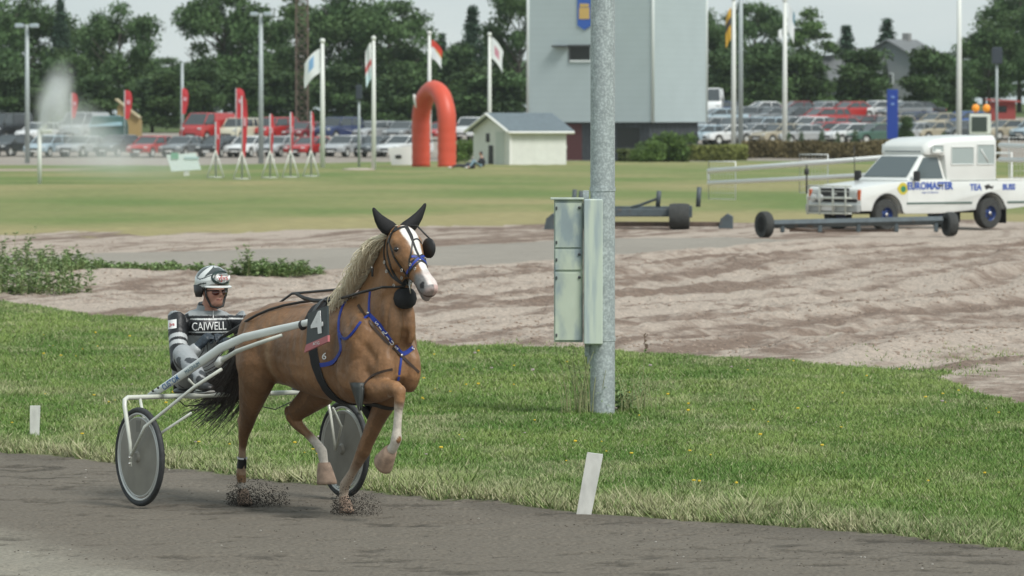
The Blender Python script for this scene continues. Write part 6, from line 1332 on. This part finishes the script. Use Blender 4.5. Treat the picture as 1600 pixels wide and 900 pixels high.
# boards
b = gobj(288, 276); bd = empty('tilted_sign_board', b, 0, 'white tilted sign board on a short post left of the red banners', 'sign board'); k = b.y / FPX
def tilt(mb, o=0, m=1.0): P = [Vector(((x - 288) * k * m, o, (276 - y) * k)) for x, y in ((260, 243), (306, 240), (314, 266), (268, 269))]; mb.add(P + [p + Vector((0, .08, 0)) for p in P], [(0, 1, 2, 3), (7, 6, 5, 4)] + [(i, i + 4, (i + 1) % 4 + 4, (i + 1) % 4) for i in range(4)])
mk('board', lambda mb: tilt(mb), mat('board_white', (.66, .76, .74), .5), bd, smooth=False); mk('post', lambda mb: mb.box((.1, .1, .25), (.25, .12, .5)), frm, bd, smooth=False); mk('printed_mark', lambda mb: mb.box((-.45, -.03, .95), (.35, .03, .3)), mat('mark_green', (.12, .35, .22), .6), bd, smooth=False); mk('printed_line', lambda mb: mb.box((.35, -.03, .85), (.7, .03, .10)), mat('mark_grey', (.40, .55, .55), .6), bd, smooth=False)
b = gobj(628, 260); bd = empty('banner_board', b, 0, 'white banner board with a small dark mark left of the arch', 'sign board'); k = b.y / FPX
mk('board', lambda mb: mb.prism([((606 - 628) * k, (260 - 231) * k), ((646 - 628) * k, (260 - 229) * k), ((646 - 628) * k, .08), ((612 - 628) * k, .08)], 0, .1, lambda a, b_, d: Vector((a, d, b_))), wht, bd, smooth=False); mk('printed_mark', lambda mb: mb.ell((-.2, -.02, .55), (.2, .02, .13), None, 10, 5), tblk, bd)
# water post and spray
b = gobj(62, 288); wp = empty('water_post', b, 0, 'white standpipe spraying water beside the left car park', 'standpipe'); k = b.y / FPX
mk('pipe', lambda mb: mb.tube([(0, 0, -.1), (0, 0, (288 - 203) * k)], 3.2 * k, 10), polw, wp); mk('nozzle', lambda mb: [mb.tube([(0, 0, (288 - 205) * k), (.3, 0, (288 - 196) * k)], .09, 8), mb.box((.3, 0, (288 - 205) * k), (.5, .25, .18), bev=.04)], polw, wp, smooth=False)
def vol(name, c, r, tilt_, dens, label, scale=1.2):
    m = bpy.data.materials.new(name + '_mist'); m.use_nodes = True; t = m.node_tree; t.nodes.remove(t.nodes['Principled BSDF']); pv = t.nodes.new('ShaderNodeVolumePrincipled'); pv.inputs['Color'].default_value = (.97, .99, 1, 1)
    tcn = t.nodes.new('ShaderNodeTexCoord'); n = t.nodes.new('ShaderNodeTexNoise'); n.inputs['Scale'].default_value = scale; n.inputs['Detail'].default_value = 3
    mp_ = t.nodes.new('ShaderNodeMapping'); mp_.inputs['Location'].default_value = (-1, -1, -1); mp_.inputs['Scale'].default_value = (2, 2, 2); g_ = t.nodes.new('ShaderNodeTexGradient'); g_.gradient_type = 'QUADRATIC_SPHERE'; mu = t.nodes.new('ShaderNodeMath'); mu.operation = 'MULTIPLY'; m2 = t.nodes.new('ShaderNodeMath'); m2.operation = 'MULTIPLY'; m2.inputs[1].default_value = dens
    t.links.new(tcn.outputs['Generated'], mp_.inputs['Vector']); t.links.new(mp_.outputs[0], g_.inputs[0]); t.links.new(tcn.outputs['Object'], n.inputs['Vector']); t.links.new(n.outputs['Fac'], mu.inputs[0]); t.links.new(g_.outputs['Fac'], mu.inputs[1]); t.links.new(mu.outputs[0], m2.inputs[0]); t.links.new(m2.outputs[0], pv.inputs['Density']); t.links.new(pv.outputs[0], t.nodes['Material Output'].inputs['Volume'])
    o = mk(name, lambda mb: mb.ell((0, 0, 0), r, None, 20, 12), m); o.location = c; o.rotation_euler = (0, math.radians(tilt_), 0); tag(o, label, 'water', kind='stuff')
vol('water_spray', at(86, 158, b.y), (.95, .9, 2.2), 14, 8, 'pale fan of water rising from the standpipe')
vol('rising_water_jet', at(71, 182, b.y), (.34, .34, 1.5), 12, 14, 'narrow jet of water at the standpipe nozzle')
vol('drifting_water_spray', at(135, 205, b.y + 2), (3.4, 1.5, 1.5), 38, 1.8, 'thin mist drifting down right from the water spray', .8)
vol('falling_water_spray', at(180, 250, b.y + 1), (6.5, 2.5, 1.3), 3, .55, 'thin falling mist beside the standpipe', .6)
# tent, hut, kiosk, pillar, light trailer, houses
b = gobj(172, 0, 412); tn = empty('tent', b, 0, 'dark green tent with a pale blue roof behind the front row at left', 'tent')
mk('canvas', lambda mb: mb.loft([[Vector((x, y, 0)), Vector((x, y, 1.3)), Vector((x * .9, y * .3, 2.0)), Vector((x * .9, y * .3 + .01, 2.0))] for x, y in ((-1.4, -1.2), (1.3, -1.2), (1.3, 1.2), (-1.4, 1.2), (-1.4, -1.2))], False), mat('tent_green', (.03, .085, .075), .6), tn, smooth=False); mk('roof_sheet', lambda mb: mb.loft([[Vector((-1.5, -1.3, 1.25)), Vector((1.0, -1.3, 1.35)), Vector((.8, 0, 2.06)), Vector((-1.3, 0, 2.0))], [Vector((-1.5, -1.32, 1.2)), Vector((1.0, -1.32, 1.3)), Vector((.8, 0.02, 2.0)), Vector((-1.3, .02, 1.95))]]), mat('tent_blue', (.20, .32, .36), .5), tn, smooth=False)
b = gobj(203, 0, 430); ht = empty('hut', b, 0, 'small ochre timber hut behind the green tent', 'hut')
mk('wall', lambda mb: mb.prism([(-.9, 0), (.9, 0), (.9, 1.2), (-.6, 2.6), (-.9, 2.3)], -1, 1, lambda a, b_, d: Vector((a, d, b_))), mat('ochre_boards', (.34, .24, .10), .7), ht, smooth=False); mk('roof', lambda mb: mb.box((-.1, -.1, 2.15), (2.4, 2.4, .12), R=R_('Y', 38)), mat('hut_roof', (.45, .38, .24), .7), ht, smooth=False)
b = gobj(1394, 0, 372); pl_ = empty('advertising_pillar', b, 0, 'tall narrow blue advertising pillar in front of the top row cars', 'pillar'); k = 372 / FPX; Zb = lambda y: CAMH + (181 - y) * k - b.z
mk('panel', lambda mb: mb.box((0, 0, (Zb(218) + Zb(140)) / 2), (17 * k, .35, Zb(140) - Zb(218)), bev=.03), mat('pillar_blue', (.015, .05, .30), .35), pl_, smooth=False); mk('foot', lambda mb: mb.box((0, 0, Zb(222) + .1), (20 * k, .5, .25)), tblk, pl_, smooth=False)
mk('printed_mark', lambda mb: [mb.ell((0, -.19, Zb(y)), (.14, .02, .10), None, 8, 4) for y in (152, 163)], mat('pillar_mark', (.18, .30, .62), .4), pl_)
b = gobj(1530, 0, 300); lt = empty('warning_light_trailer', b, 0, 'white framed dark sign box with two round orange lamps above the pickup booth', 'warning sign'); k = 300 / FPX; Zb = lambda y: CAMH + (181 - y) * k - b.z
mk('frame', lambda mb: [mb.box(((1531 - 1530) * k, 0, Zb(194)), (33 * k, .3, 32 * k), bev=.03), mb.tube([(0, .1, 0), (0, .1, Zb(200))], .08, 8), mb.box((0, .2, .3), (1.4, .8, .12))], polw, lt, smooth=False); mk('screen', lambda mb: mb.box((-.5 * k, -.17, Zb(194)), (24 * k, .05, 23 * k)), mat('screen_dark', (.05, .065, .06), .3), lt, smooth=False)
for x in (-6, 11): mk('orange_lamp', lambda mb: mb.ell((x * k, -.05, Zb(169)), (6 * k, .2, 6.5 * k), None, 14, 8), mat('lamp_orange', (.85, .30, .03), .3, emit=.25), lt); mk('lamp_stem', lambda mb: mb.tube([(x * k, .1, Zb(182)), (x * k, .1, Zb(172))], .04, 5), tblk, lt)
b = gobj(1566, 0, 432); kk = empty('kiosk', b, 0, 'small red wooden kiosk with a flat overhanging roof at the right', 'kiosk')
mk('wall', lambda mb: mb.box((0, 0, .75), (1.9, 1.8, 1.5)), mat('kiosk_red', (.30, .05, .045), .7, stripe=(0, .2, .8)), kk, smooth=False); mk('roof', lambda mb: mb.box((0, -.1, 1.58), (2.6, 2.4, .14), R=R_('Y', 3)), mat('kiosk_roof', (.36, .08, .07), .6), kk, smooth=False); mk('hatch', lambda mb: mb.box((-.2, -.91, .9), (.9, .04, .5)), mat('window_dark'), kk, smooth=False)
def house(px, Y, w, d, wall_h, roof_h, rot, wc, rc, label, zoff=0):
    b = gobj(px, 0, Y); o = empty('house', b + Vector((0, 0, zoff)), math.radians(rot), label, 'house')
    mk('wall', lambda mb: mb.prism([(-d / 2, 0), (d / 2, 0), (d / 2, wall_h), (0, wall_h + roof_h), (-d / 2, wall_h)], -w / 2, w / 2, lambda a, b_, e: Vector((e, a, b_))), wc, o, smooth=False)
    for s in (-1, 1): mk('roof', lambda mb: mb.loft([[Vector((x, s * (d / 2 + .5), wall_h - .35)), Vector((x, 0, wall_h + roof_h + .08)), Vector((x, 0, wall_h + roof_h + .28)), Vector((x, s * (d / 2 + .5), wall_h - .15))] for x in (-w / 2 - .5, w / 2 + .5)]), rc, o, smooth=False)
    for i in range(3):
        x = -w / 2 + w * (i + .5) / 3; f_ = mk('window', lambda mb: mb.box((x, -d / 2 - .02, wall_h * .55), (1.3, .08, 1.2)), mat('trim_white'), o, smooth=False); mk('pane', lambda mb: mb.box((x, -d / 2 - .06, wall_h * .55), (1.05, .05, .95)), cgl, f_, smooth=False)
    f_ = mk('window', lambda mb: mb.box((-w / 2 - .02, 0, wall_h * .6), (.08, 1.2, 1.2)), mat('trim_white'), o, smooth=False); mk('pane', lambda mb: mb.box((-w / 2 - .06, 0, wall_h * .6), (.05, .95, .95)), cgl, f_, smooth=False)
    mk('chimney', lambda mb: mb.box((w * .2, 0, wall_h + roof_h + .4), (.7, .7, 1.0)), mat('chimney_grey', (.25, .25, .25), .8), o, smooth=False)
wallg = mat('house_grey', (.33, .35, .35), .7); roofg = mat('house_roof', (.16, .17, .175), .7, var=.15, vs=1); wallw = mat('house_pale', (.26, .28, .29), .7)
house(1312, 540, 8, 7, 2.4, 2.4, -12, wallg, roofg, 'low grey house with a wide dark roof behind the car park', .2); house(1408, 545, 6.5, 7.5, 4.4, 1.9, 62, wallw, roofg, 'taller grey house with a pale gable right of the low house', .3); house(1385, 560, 5, 7, 3.6, 1.8, 8, wallg, roofg, 'grey house wing behind the pale gabled house', .3)
# people by the shed
def sitter(px, py, cloth, legs, label, ang, lie=False):
    b = gobj(px, py); o = empty('person', b, math.radians(ang), label, 'person', None); m = MB()
    if not lie: m.tube([(0, 0, .12), (-.05, 0, .4), (-.02, 0, .62)], [.15, .17, .10], 12); m.tube([(-.02, 0, .6), (0, 0, .72)], [.06, .055], 8)
    else: m.tube([(0, 0, .14), (-.5, 0, .16)], [.16, .17], 12)
    hx_, hz2 = (.03, .82) if not lie else (-.72, .22)
    m.ell((hx_, 0, hz2), (.10, .085, .125), None, 12, 8)
    for s in (-1, 1):
        m.tube([(0, s * .09, .14), (.42, s * .13, .42 if not lie else .16), (.75, s * .13, .08)], [.09, .07, .05], 8); m.tube([(.72, s * .13, .07), (.9, s * .13, .05)], [.05, .04], 8)
        if not lie: m.tube([(-.05, s * .18, .55), (.12, s * .24, .36), (.34, s * .14, .40)], [.055, .045, .035], 8); m.ell((.38, s * .13, .41), (.05, .035, .03), None, 8, 5)
    skin(m, 'body', mat('plain_skin', (.45, .26, .19), .6), .025, 2, None, o)
    t = MB(); (t.tube([(0, 0, .14), (-.05, 0, .4), (-.02, 0, .60)], [.17, .19, .12], 12) if not lie else t.tube([(0, 0, .15), (-.5, 0, .17)], [.18, .19], 12))
    if not lie:
        for s in (-1, 1): t.tube([(-.05, s * .18, .55), (.12, s * .24, .36), (.26, s * .17, .39)], [.075, .06, .05], 8)
    skin(t, 'shirt', cloth, .03, 2, None, o)
    t = MB()
    for s in (-1, 1): t.tube([(0, s * .09, .14), (.42, s * .13, .42 if not lie else .17), (.70, s * .13, .11)], [.11, .085, .065], 8)
    skin(t, 'trousers', legs, .03, 2, None, o); mk('hair', lambda mb: mb.ell((hx_ - .02, 0, hz2 + .03), (.105, .095, .11), None, 10, 6), tblk, o)
    for s in (-1, 1): mk('shoe', lambda mb: mb.ell((.84, s * .13, .07), (.12, .05, .05), None, 8, 5), wht, o)
sitter(752, 264, mat('shirt_black', (.02, .022, .03), .8), mat('jeans_blue', (.20, .30, .36), .8), 'person in a black top and pale jeans sitting on the grass by the shed', 195)
sitter(728, 264, mat('shirt_navy', (.03, .035, .06), .8), mat('trousers_dark', (.04, .04, .05), .8), 'person in dark clothes lying on the grass right of the arch', 170, True)
# ---------------------------------------------------------------- trees, hedges, shrubs
folm = mat('tree_leaf', rough=.6, attr=True, var=.25, vs=.35, spec=.2); bark = mat('bark', (.075, .065, .055), .9, var=.3, vs=3); bbark = mat('birch_bark', (.40, .39, .36), .8, c2=(.06, .055, .05), c2s=3)
def leafmesh(name, P, size, cols, seed, flat=.0, up=.3):
    r = np.random.default_rng(seed); n = len(P)
    d = r.normal(size=(n, 3)); d /= np.linalg.norm(d, axis=1)[:, None]; d2 = r.normal(size=(n, 3)); e = np.cross(d, d2); e /= np.linalg.norm(e, axis=1)[:, None]
    s = size * (.5 + r.random((n, 1)))
    V = np.stack([P - d * s, P + e * s * .45, P + d * s, P - e * s * .45], 1).reshape(-1, 3); F = np.arange(4 * n).reshape(-1, 4)
    return numesh(name, V, F, folm, np.repeat(cols, 4, 0), link=False)
def crown_pts(kind, seed, H, Wd, n):
    r = np.random.default_rng(seed); P = []; C = []
    if kind in ('broad', 'birch', 'round', 'bush'):
        nl = {'broad': 46, 'birch': 40, 'round': 20, 'bush': 14}[kind]
        for i in range(nl):
            t = r.random(); a = r.uniform(0, 2 * np.pi)
            if kind == 'broad': z = H * (.10 + .86 * t); R = Wd * .5 * np.sqrt(max(.05, 1 - ((t - .42) / .62) ** 2)) * (.80 + .35 * r.random()); rho = R * r.random() ** .45; rad = Wd * r.uniform(.085, .16)
            elif kind == 'birch': z = H * (.08 + .88 * t); R = Wd * .5 * (1 - t) ** .55 * (.4 + .6 * min(1, t * 5)) * (.75 + .4 * r.random()); rho = R * r.random() ** .5; rad = Wd * r.uniform(.07, .13)
            elif kind == 'round': z = H * (.10 + .80 * t); R = Wd * .5 * np.sqrt(max(.02, 1 - (abs(t - .38) / .66) ** 2.2)) * .78; rho = R * r.random() ** .4; rad = Wd * r.uniform(.16, .22)
            else: z = H * (.2 + .5 * t); R = Wd * .38; rho = R * r.random() ** .5; rad = Wd * r.uniform(.14, .2)
            c = np.array((rho * np.cos(a), rho * np.sin(a), z)); m = int(n / nl * (rad / (Wd * .13)) ** 1.6)
            d = r.normal(size=(m, 3)); d /= np.linalg.norm(d, axis=1)[:, None]; rr = rad * r.random((m, 1)) ** .35 * (1 + .25 * r.normal(size=(m, 1)).clip(-1, 1.5))
            q = c + d * rr * np.array((1.15, 1.15, .75)); P.append(q); tone = .7 + .6 * r.random(); C.append(np.tile(np.array((.060, .110, .042)) * tone + np.array((.012, .014, 0)) * r.random(), (m, 1)))
        if kind in ('round', 'bush'):
            m = n // 3; d = r.normal(size=(m, 3)); d /= np.linalg.norm(d, axis=1)[:, None]; P.append(np.array((0, 0, H * .46)) + d * np.array((Wd * .36, Wd * .36, H * .42)) * r.random((m, 1)) ** .3); C.append(np.tile(np.array((.058, .100, .044)), (m, 1)))
    else:
        tiers = 30
        for i in range(tiers):
            t = i / tiers; z = H * (.04 + .94 * t); R = Wd * .5 * (1 - t) ** 1.0 + .03
            nb_ = int(9 - 5 * t) + 2
            for b_ in range(nb_):
                a = r.uniform(0, 2 * np.pi); m = int(n / tiers / nb_ * (1.5 - t)); L_ = R * r.uniform(.7, 1.15); q = r.random(m) ** .7
                pt = np.stack([np.cos(a) * L_ * q, np.sin(a) * L_ * q, z - L_ * .30 * q + .10 * r.normal(size=m)], -1) + r.normal(size=(m, 3)) * np.array((.16, .16, .10)) * (1 + R * .15); P.append(pt); C.append(np.tile(np.array((.040, .074, .047)) * (.7 + .6 * r.random()), (m, 1)))
    P = np.concatenate(P); C = np.concatenate(C); C = C * (.75 + .5 * r.random((len(C), 1))); return P, C
TP = {}
def tree_proto(kind, var):
    key = (kind, var)
    if key in TP: return TP[key], False
    H_, W_, n, sz = {'broad': (14, 11, 15000, .24), 'birch': (14, 7.5, 9500, .20), 'round': (6, 4, 5200, .15), 'bush': (2, 3, 2600, .10), 'spruce': (13, 5.5, 8500, .19), 'cone': (1.5, 1.2, 1100, .07)}[kind]
    o = empty({'broad': 'broadleaf_tree', 'birch': 'birch_tree', 'round': 'round_tree', 'bush': 'bush', 'spruce': 'spruce_tree', 'cone': 'conical_shrub'}[kind])
    P, C = crown_pts('spruce' if kind == 'cone' else kind, 10 * var + len(kind), H_ * (.86 if kind in ('broad', 'birch') else 1), W_, n)
    off = H_ * .14 if kind in ('broad', 'birch') else (.4 if kind == 'round' else 0); P = P + np.array((0, 0, off))
    if kind == 'birch': C = C * np.array((1.35, 1.3, 1.1))
    if kind in ('bush', 'cone'): C = C * np.array((1.5, 1.4, 1.0))
    me = leafmesh('crown', P, sz, C, var + 5); c = bpy.data.objects.new('crown', me); COL.objects.link(c); c.parent = o
    if kind not in ('bush', 'cone'):
        gg = random.Random(var * 7 + len(kind)); tm_ = MB(); r0 = {'broad': .32, 'birch': .16, 'round': .12, 'spruce': .18}[kind]; tm_.tube([(0, 0, -.5), (gg.uniform(-.1, .1), 0, H_ * .35), (gg.uniform(-.2, .2), .1, H_ * .85)], [r0, r0 * .7, .05], 8)
        if kind in ('broad', 'birch'):
            for i in range(14):
                z = H_ * gg.uniform(.2, .7); a = gg.uniform(0, 6.28); l = W_ * gg.uniform(.25, .42) * (1 if kind == 'broad' else .7); tm_.tube([(0, 0, z), (math.cos(a) * l * .5, math.sin(a) * l * .5, z + l * .35), (math.cos(a) * l, math.sin(a) * l, z + l * .8)], [r0 * .4, r0 * .25, .03], 5)
        tm_.obj('trunk', bbark if kind == 'birch' else bark, o, True)
    else:
        mk('stem', lambda mb: mb.tube([(0, 0, -.1), (0, 0, H_ * .6)], [.04, .02], 5), bark, o)
    TP[key] = o; return o, True
tg = random.Random(9)
def tree(px, ytop, Y, kind, wpx, label, var=0, group='trees behind the car park', cat='tree', yb=None):
    p, new = tree_proto(kind, var); o = p if new else copy_tree(p); b = gobj(px, 0, Y); k = Y / FPX; H_ = CAMH + (181 - ytop) * k - b.z
    h0, w0 = {'broad': (14, 11), 'birch': (14, 7.5), 'round': (6.2, 4), 'bush': (2, 3), 'spruce': (13, 5.5), 'cone': (1.5, 1.2)}[kind]
    o.location = b; o.rotation_euler = (0, 0, tg.uniform(0, 6.28)); sw_ = wpx * k / w0; o.scale = (sw_, sw_, H_ / h0); tag(o, label, cat, group); return o
T = [(-20, 5, 520, 'broad', 150, 'dark broadleaf tree at the left edge behind the lamp post', 0), (52, -5, 540, 'broad', 150, 'tall broadleaf tree between the left lamp post and the spruce', 1), (95, -8, 530, 'spruce', 80, 'dark spruce above the water spray'),
     (186, 2, 500, 'broad', 130, 'large round broadleaf tree left of the sky gap', 2), (150, 60, 520, 'birch', 80, 'paler birch left of the large round tree', 0), (352, -12, 505, 'broad', 160, 'large broadleaf tree right of the sky gap', 0), (405, 10, 520, 'broad', 120, 'broadleaf tree behind the twin headed lamp', 2),
     (465, -20, 525, 'birch', 120, 'tall birch behind the lattice mast', 1), (530, -16, 500, 'broad', 150, 'broadleaf tree behind the first two flagpoles', 1), (608, 4, 495, 'broad', 150, 'big broadleaf tree between second and third flagpole', 0), (690, 48, 520, 'spruce', 70, 'small spruce left of the tall pointed one'), (738, 4, 520, 'spruce', 100, 'tall pointed spruce above the white shed'),
     (765, 40, 540, 'birch', 80, 'birch behind the white shed flag', 0), (812, -45, 500, 'broad', 110, 'tall tree cut by the left wall of the tower', 2), (715, 70, 500, 'round', 80, 'bushy tree behind the arch top', 0), (640, 60, 500, 'round', 100, 'bushy tree between the second flagpole and the arch', 1),
     (1112, 20, 520, 'broad', 90, 'broadleaf tree just right of the tower', 1), (1180, 8, 560, 'broad', 120, 'bluish broadleaf tree behind the yellow flag', 0), (1262, 12, 540, 'birch', 120, 'slender birch right of the white flag', 1), (1322, 36, 560, 'spruce', 92, 'small spruce behind the low grey house'), (1386, 25, 570, 'spruce', 100, 'spruce behind the gabled house'),
     (1592, -30, 520, 'broad', 150, 'big broadleaf tree at the right edge', 2), (1545, 35, 500, 'broad', 110, 'broadleaf tree between the thick pole and the loudspeaker post', 1), (1650, -10, 510, 'broad', 160, 'broadleaf tree outside the right edge', 0), (1510, 95, 540, 'broad', 80, 'low tree behind the thick white pole', 0), (-110, 0, 520, 'broad', 160, 'broadleaf tree outside the left edge', 2)]
for t in T: tree(*t[:5], t[5], t[6] if len(t) > 6 else 0)
RT = [(150, 122, 470, 62, 'round tree behind the spray, below the birch'), (238, 116, 468, 78, 'round tree between ochre hut and thin post'), (318, 112, 468, 62, 'round tree above the red van'), (68, 135, 480, 60, 'round tree behind the left lamp post'), (20, 120, 480, 80, 'wide round tree at the left edge'), (112, 78, 490, 60, 'pale round tree right of the spray top'),
      (540, 110, 480, 80, 'round tree behind the navy off roader'), (600, 118, 480, 70, 'round tree left of the arch'), (450, 120, 485, 70, 'round tree right of the grey lamp'), (395, 110, 485, 70, 'round tree behind the cream off roader'), (1195, 76, 468, 74, 'dark round tree between grey lamp and white flagpole'), (1262, 80, 470, 66, 'dark round tree right of the white flagpole'), (1350, 84, 472, 76, 'dark round tree between the two houses'), (1450, 76, 475, 66, 'dark round tree right of the gabled house'), (1128, 90, 475, 60, 'dark round tree beside the tower wall'), (770, 110, 480, 90, 'round tree behind the white shed'), (1490, 110, 480, 50, 'small round tree left of the thick pole')]
for i, (px, y, Y, w, lab) in enumerate(RT): tree(px, y - 6, Y, 'round', w * 1.38, lab, i % 2)
# lower belt of far trees
cnt = 0
LMK = [(-120, 'the picture, outermost at left'), (-48, 'the left picture edge'), (24, 'the left lamp post'), (96, 'the water spray'), (168, 'the green tent'), (240, 'the sky gap'), (312, 'the red van'), (384, 'the tall red feather flag'), (456, 'the lattice mast'), (528, 'the navy off roader'), (600, 'the second flagpole'), (672, 'the inflatable arch'), (744, 'the white shed'), (816, 'the left tower wall'), (888, 'the tower window'), (960, 'the steel post'), (1032, 'the tower corner'), (1104, 'the right tower wall'), (1176, 'the thick grey lamp'), (1248, 'the slender birch'), (1320, 'the low grey house'), (1392, 'the gabled house'), (1464, 'the dark round tree beside the gabled house'), (1536, 'the orange lamps'), (1608, 'the right picture edge'), (1680, 'the picture, second outside at right'), (1752, 'the picture, outermost at right')]
for px in range(-120, 1760, 72):
    yt = 104 if px < 830 else 100
    if 1270 < px < 1440: yt = 118
    cnt += 1
    lm_ = min(LMK, key=lambda q: abs(q[0] - px)); lb_ = 'dark tree of the far belt, %s %s' % ('directly behind' if abs(lm_[0] - px) < 20 else ('just left of' if px < lm_[0] else 'just right of'), lm_[1])
    o = tree(px + tg.uniform(-12, 12), yt + tg.uniform(-14, 16), 600 + tg.uniform(-25, 40), 'broad', 110, lb_, cnt % 3, 'far belt of trees')
# shrubs by the hedge
for px, yt, w in ((1232, 206, 14), (1252, 205, 15), (1284, 204, 17), (1308, 206, 15), (1336, 202, 18)):
    tree(px, yt, 372, 'cone', w, {1232: 'leftmost of the five small conical shrubs behind the hedge', 1252: 'second from left of the five small conical shrubs', 1284: 'middle one of the five small conical shrubs', 1308: 'second from right of the five small conical shrubs', 1336: 'rightmost of the five small conical shrubs, left of the blue pillar'}[px], 0, 'row of conical shrubs along the hedge', 'shrub')
tree(1416, 182, 374, 'round', 28, 'tall rounded shrub right of the blue pillar', 0, 'row of conical shrubs along the hedge', 'shrub'); tree(1474, 206, 374, 'cone', 20, 'conical shrub left of the thick white pole', 0, 'row of conical shrubs along the hedge', 'shrub')
tree(1045, 199, 344, 'bush', 84, 'large rounded bright green bush at the foot of the tower', 0, None, 'bush'); tree(1010, 214, 340, 'bush', 60, 'smaller dark bush between the post and the large bush', 1, None, 'bush'); tree(725, 212, 330, 'bush', 40, 'dense green bush between the arch and the shed', 1, None, 'bush'); tree(712, 222, 332, 'bush', 36, 'low bush seen right behind the arch leg', 0, None, 'bush')
def hedge(name, x0, x1, y0, y1, Y, colA, label, seed, dpt=1.6, n=9000):
    r = np.random.default_rng(seed); a, b = at_ground(x0, Y), at_ground(x1, Y); k = Y / FPX; H_ = (y1 - y0) * k
    q = r.random(n); x = a.x + (b.x - a.x) * q; top = H_ * (.82 + .35 * fbm(x * .35, x * 0, 3, seed)); u = r.random(n); face = r.random(n) < .5
    z = np.where(face, top * u, top * (.93 + .07 * r.random(n))); y = np.where(face, -dpt / 2 + .25 * r.random(n) - .3 * np.sin(u * 3.1) * .6, (r.random(n) - .5) * dpt)
    hz2 = hgt(x, Y + y); P = np.stack([x, Y + y, z + hz2 + .0], -1); C = np.array(colA) * (.65 + .7 * r.random((n, 1))) * (.75 + .5 * fbm(x * .8, z * 1.2, 2, seed)[:, None])
    me = leafmesh('foliage', P, .14, C, seed); o = empty(name, (0, 0, 0), 0, label, 'hedge'); o.location = (0, 0, 0); c = bpy.data.objects.new('foliage', me); COL.objects.link(c); c.parent = o
    mk('inner_branches', lambda mb: mb.loft([[Vector((xx_, Y - dpt * .36, hg(xx_, Y) - .1)), Vector((xx_, Y - dpt * .30, hg(xx_, Y) + H_ * .8)), Vector((xx_, Y + dpt * .30, hg(xx_, Y) + H_ * .8)), Vector((xx_, Y + dpt * .36, hg(xx_, Y) - .1))] for xx_ in np.linspace(a.x, b.x, 14)]), mat('hedge_inside', (.03, .035, .02), .9), o, smooth=False)
hedge('hedge', 1160, 1560, 222, 248, 366, (.17, .14, .07), 'long low brownish green hedge behind the start gate arm', 3, 1.8, 17000); hedge('hedge', 1060, 1166, 232, 254, 350, (.21, .23, .07), 'low yellow green hedge right of the tower foot', 5, 2.6, 6000); hedge('hedge', 965, 1075, 234, 252, 346, (.13, .16, .06), 'dark low planting under the large bush', 6, 2.2, 5000)

# ---------------------------------------------------------------- thin summer haze, one closed box round the camera and the scene, the sky outside it
hzm = bpy.data.materials.new('haze_air'); hzm.use_nodes = True; t_ = hzm.node_tree; t_.nodes.remove(t_.nodes['Principled BSDF']); pv_ = t_.nodes.new('ShaderNodeVolumePrincipled')
pv_.inputs['Color'].default_value = (.80, .90, .93, 1); pv_.inputs['Density'].default_value = .00007; t_.links.new(pv_.outputs[0], t_.nodes['Material Output'].inputs['Volume'])
tag(mk('haze', lambda mb: mb.box((0, 1250, 9.5), (2600, 2560, 25)), hzm, smooth=False), None, kind='stuff')
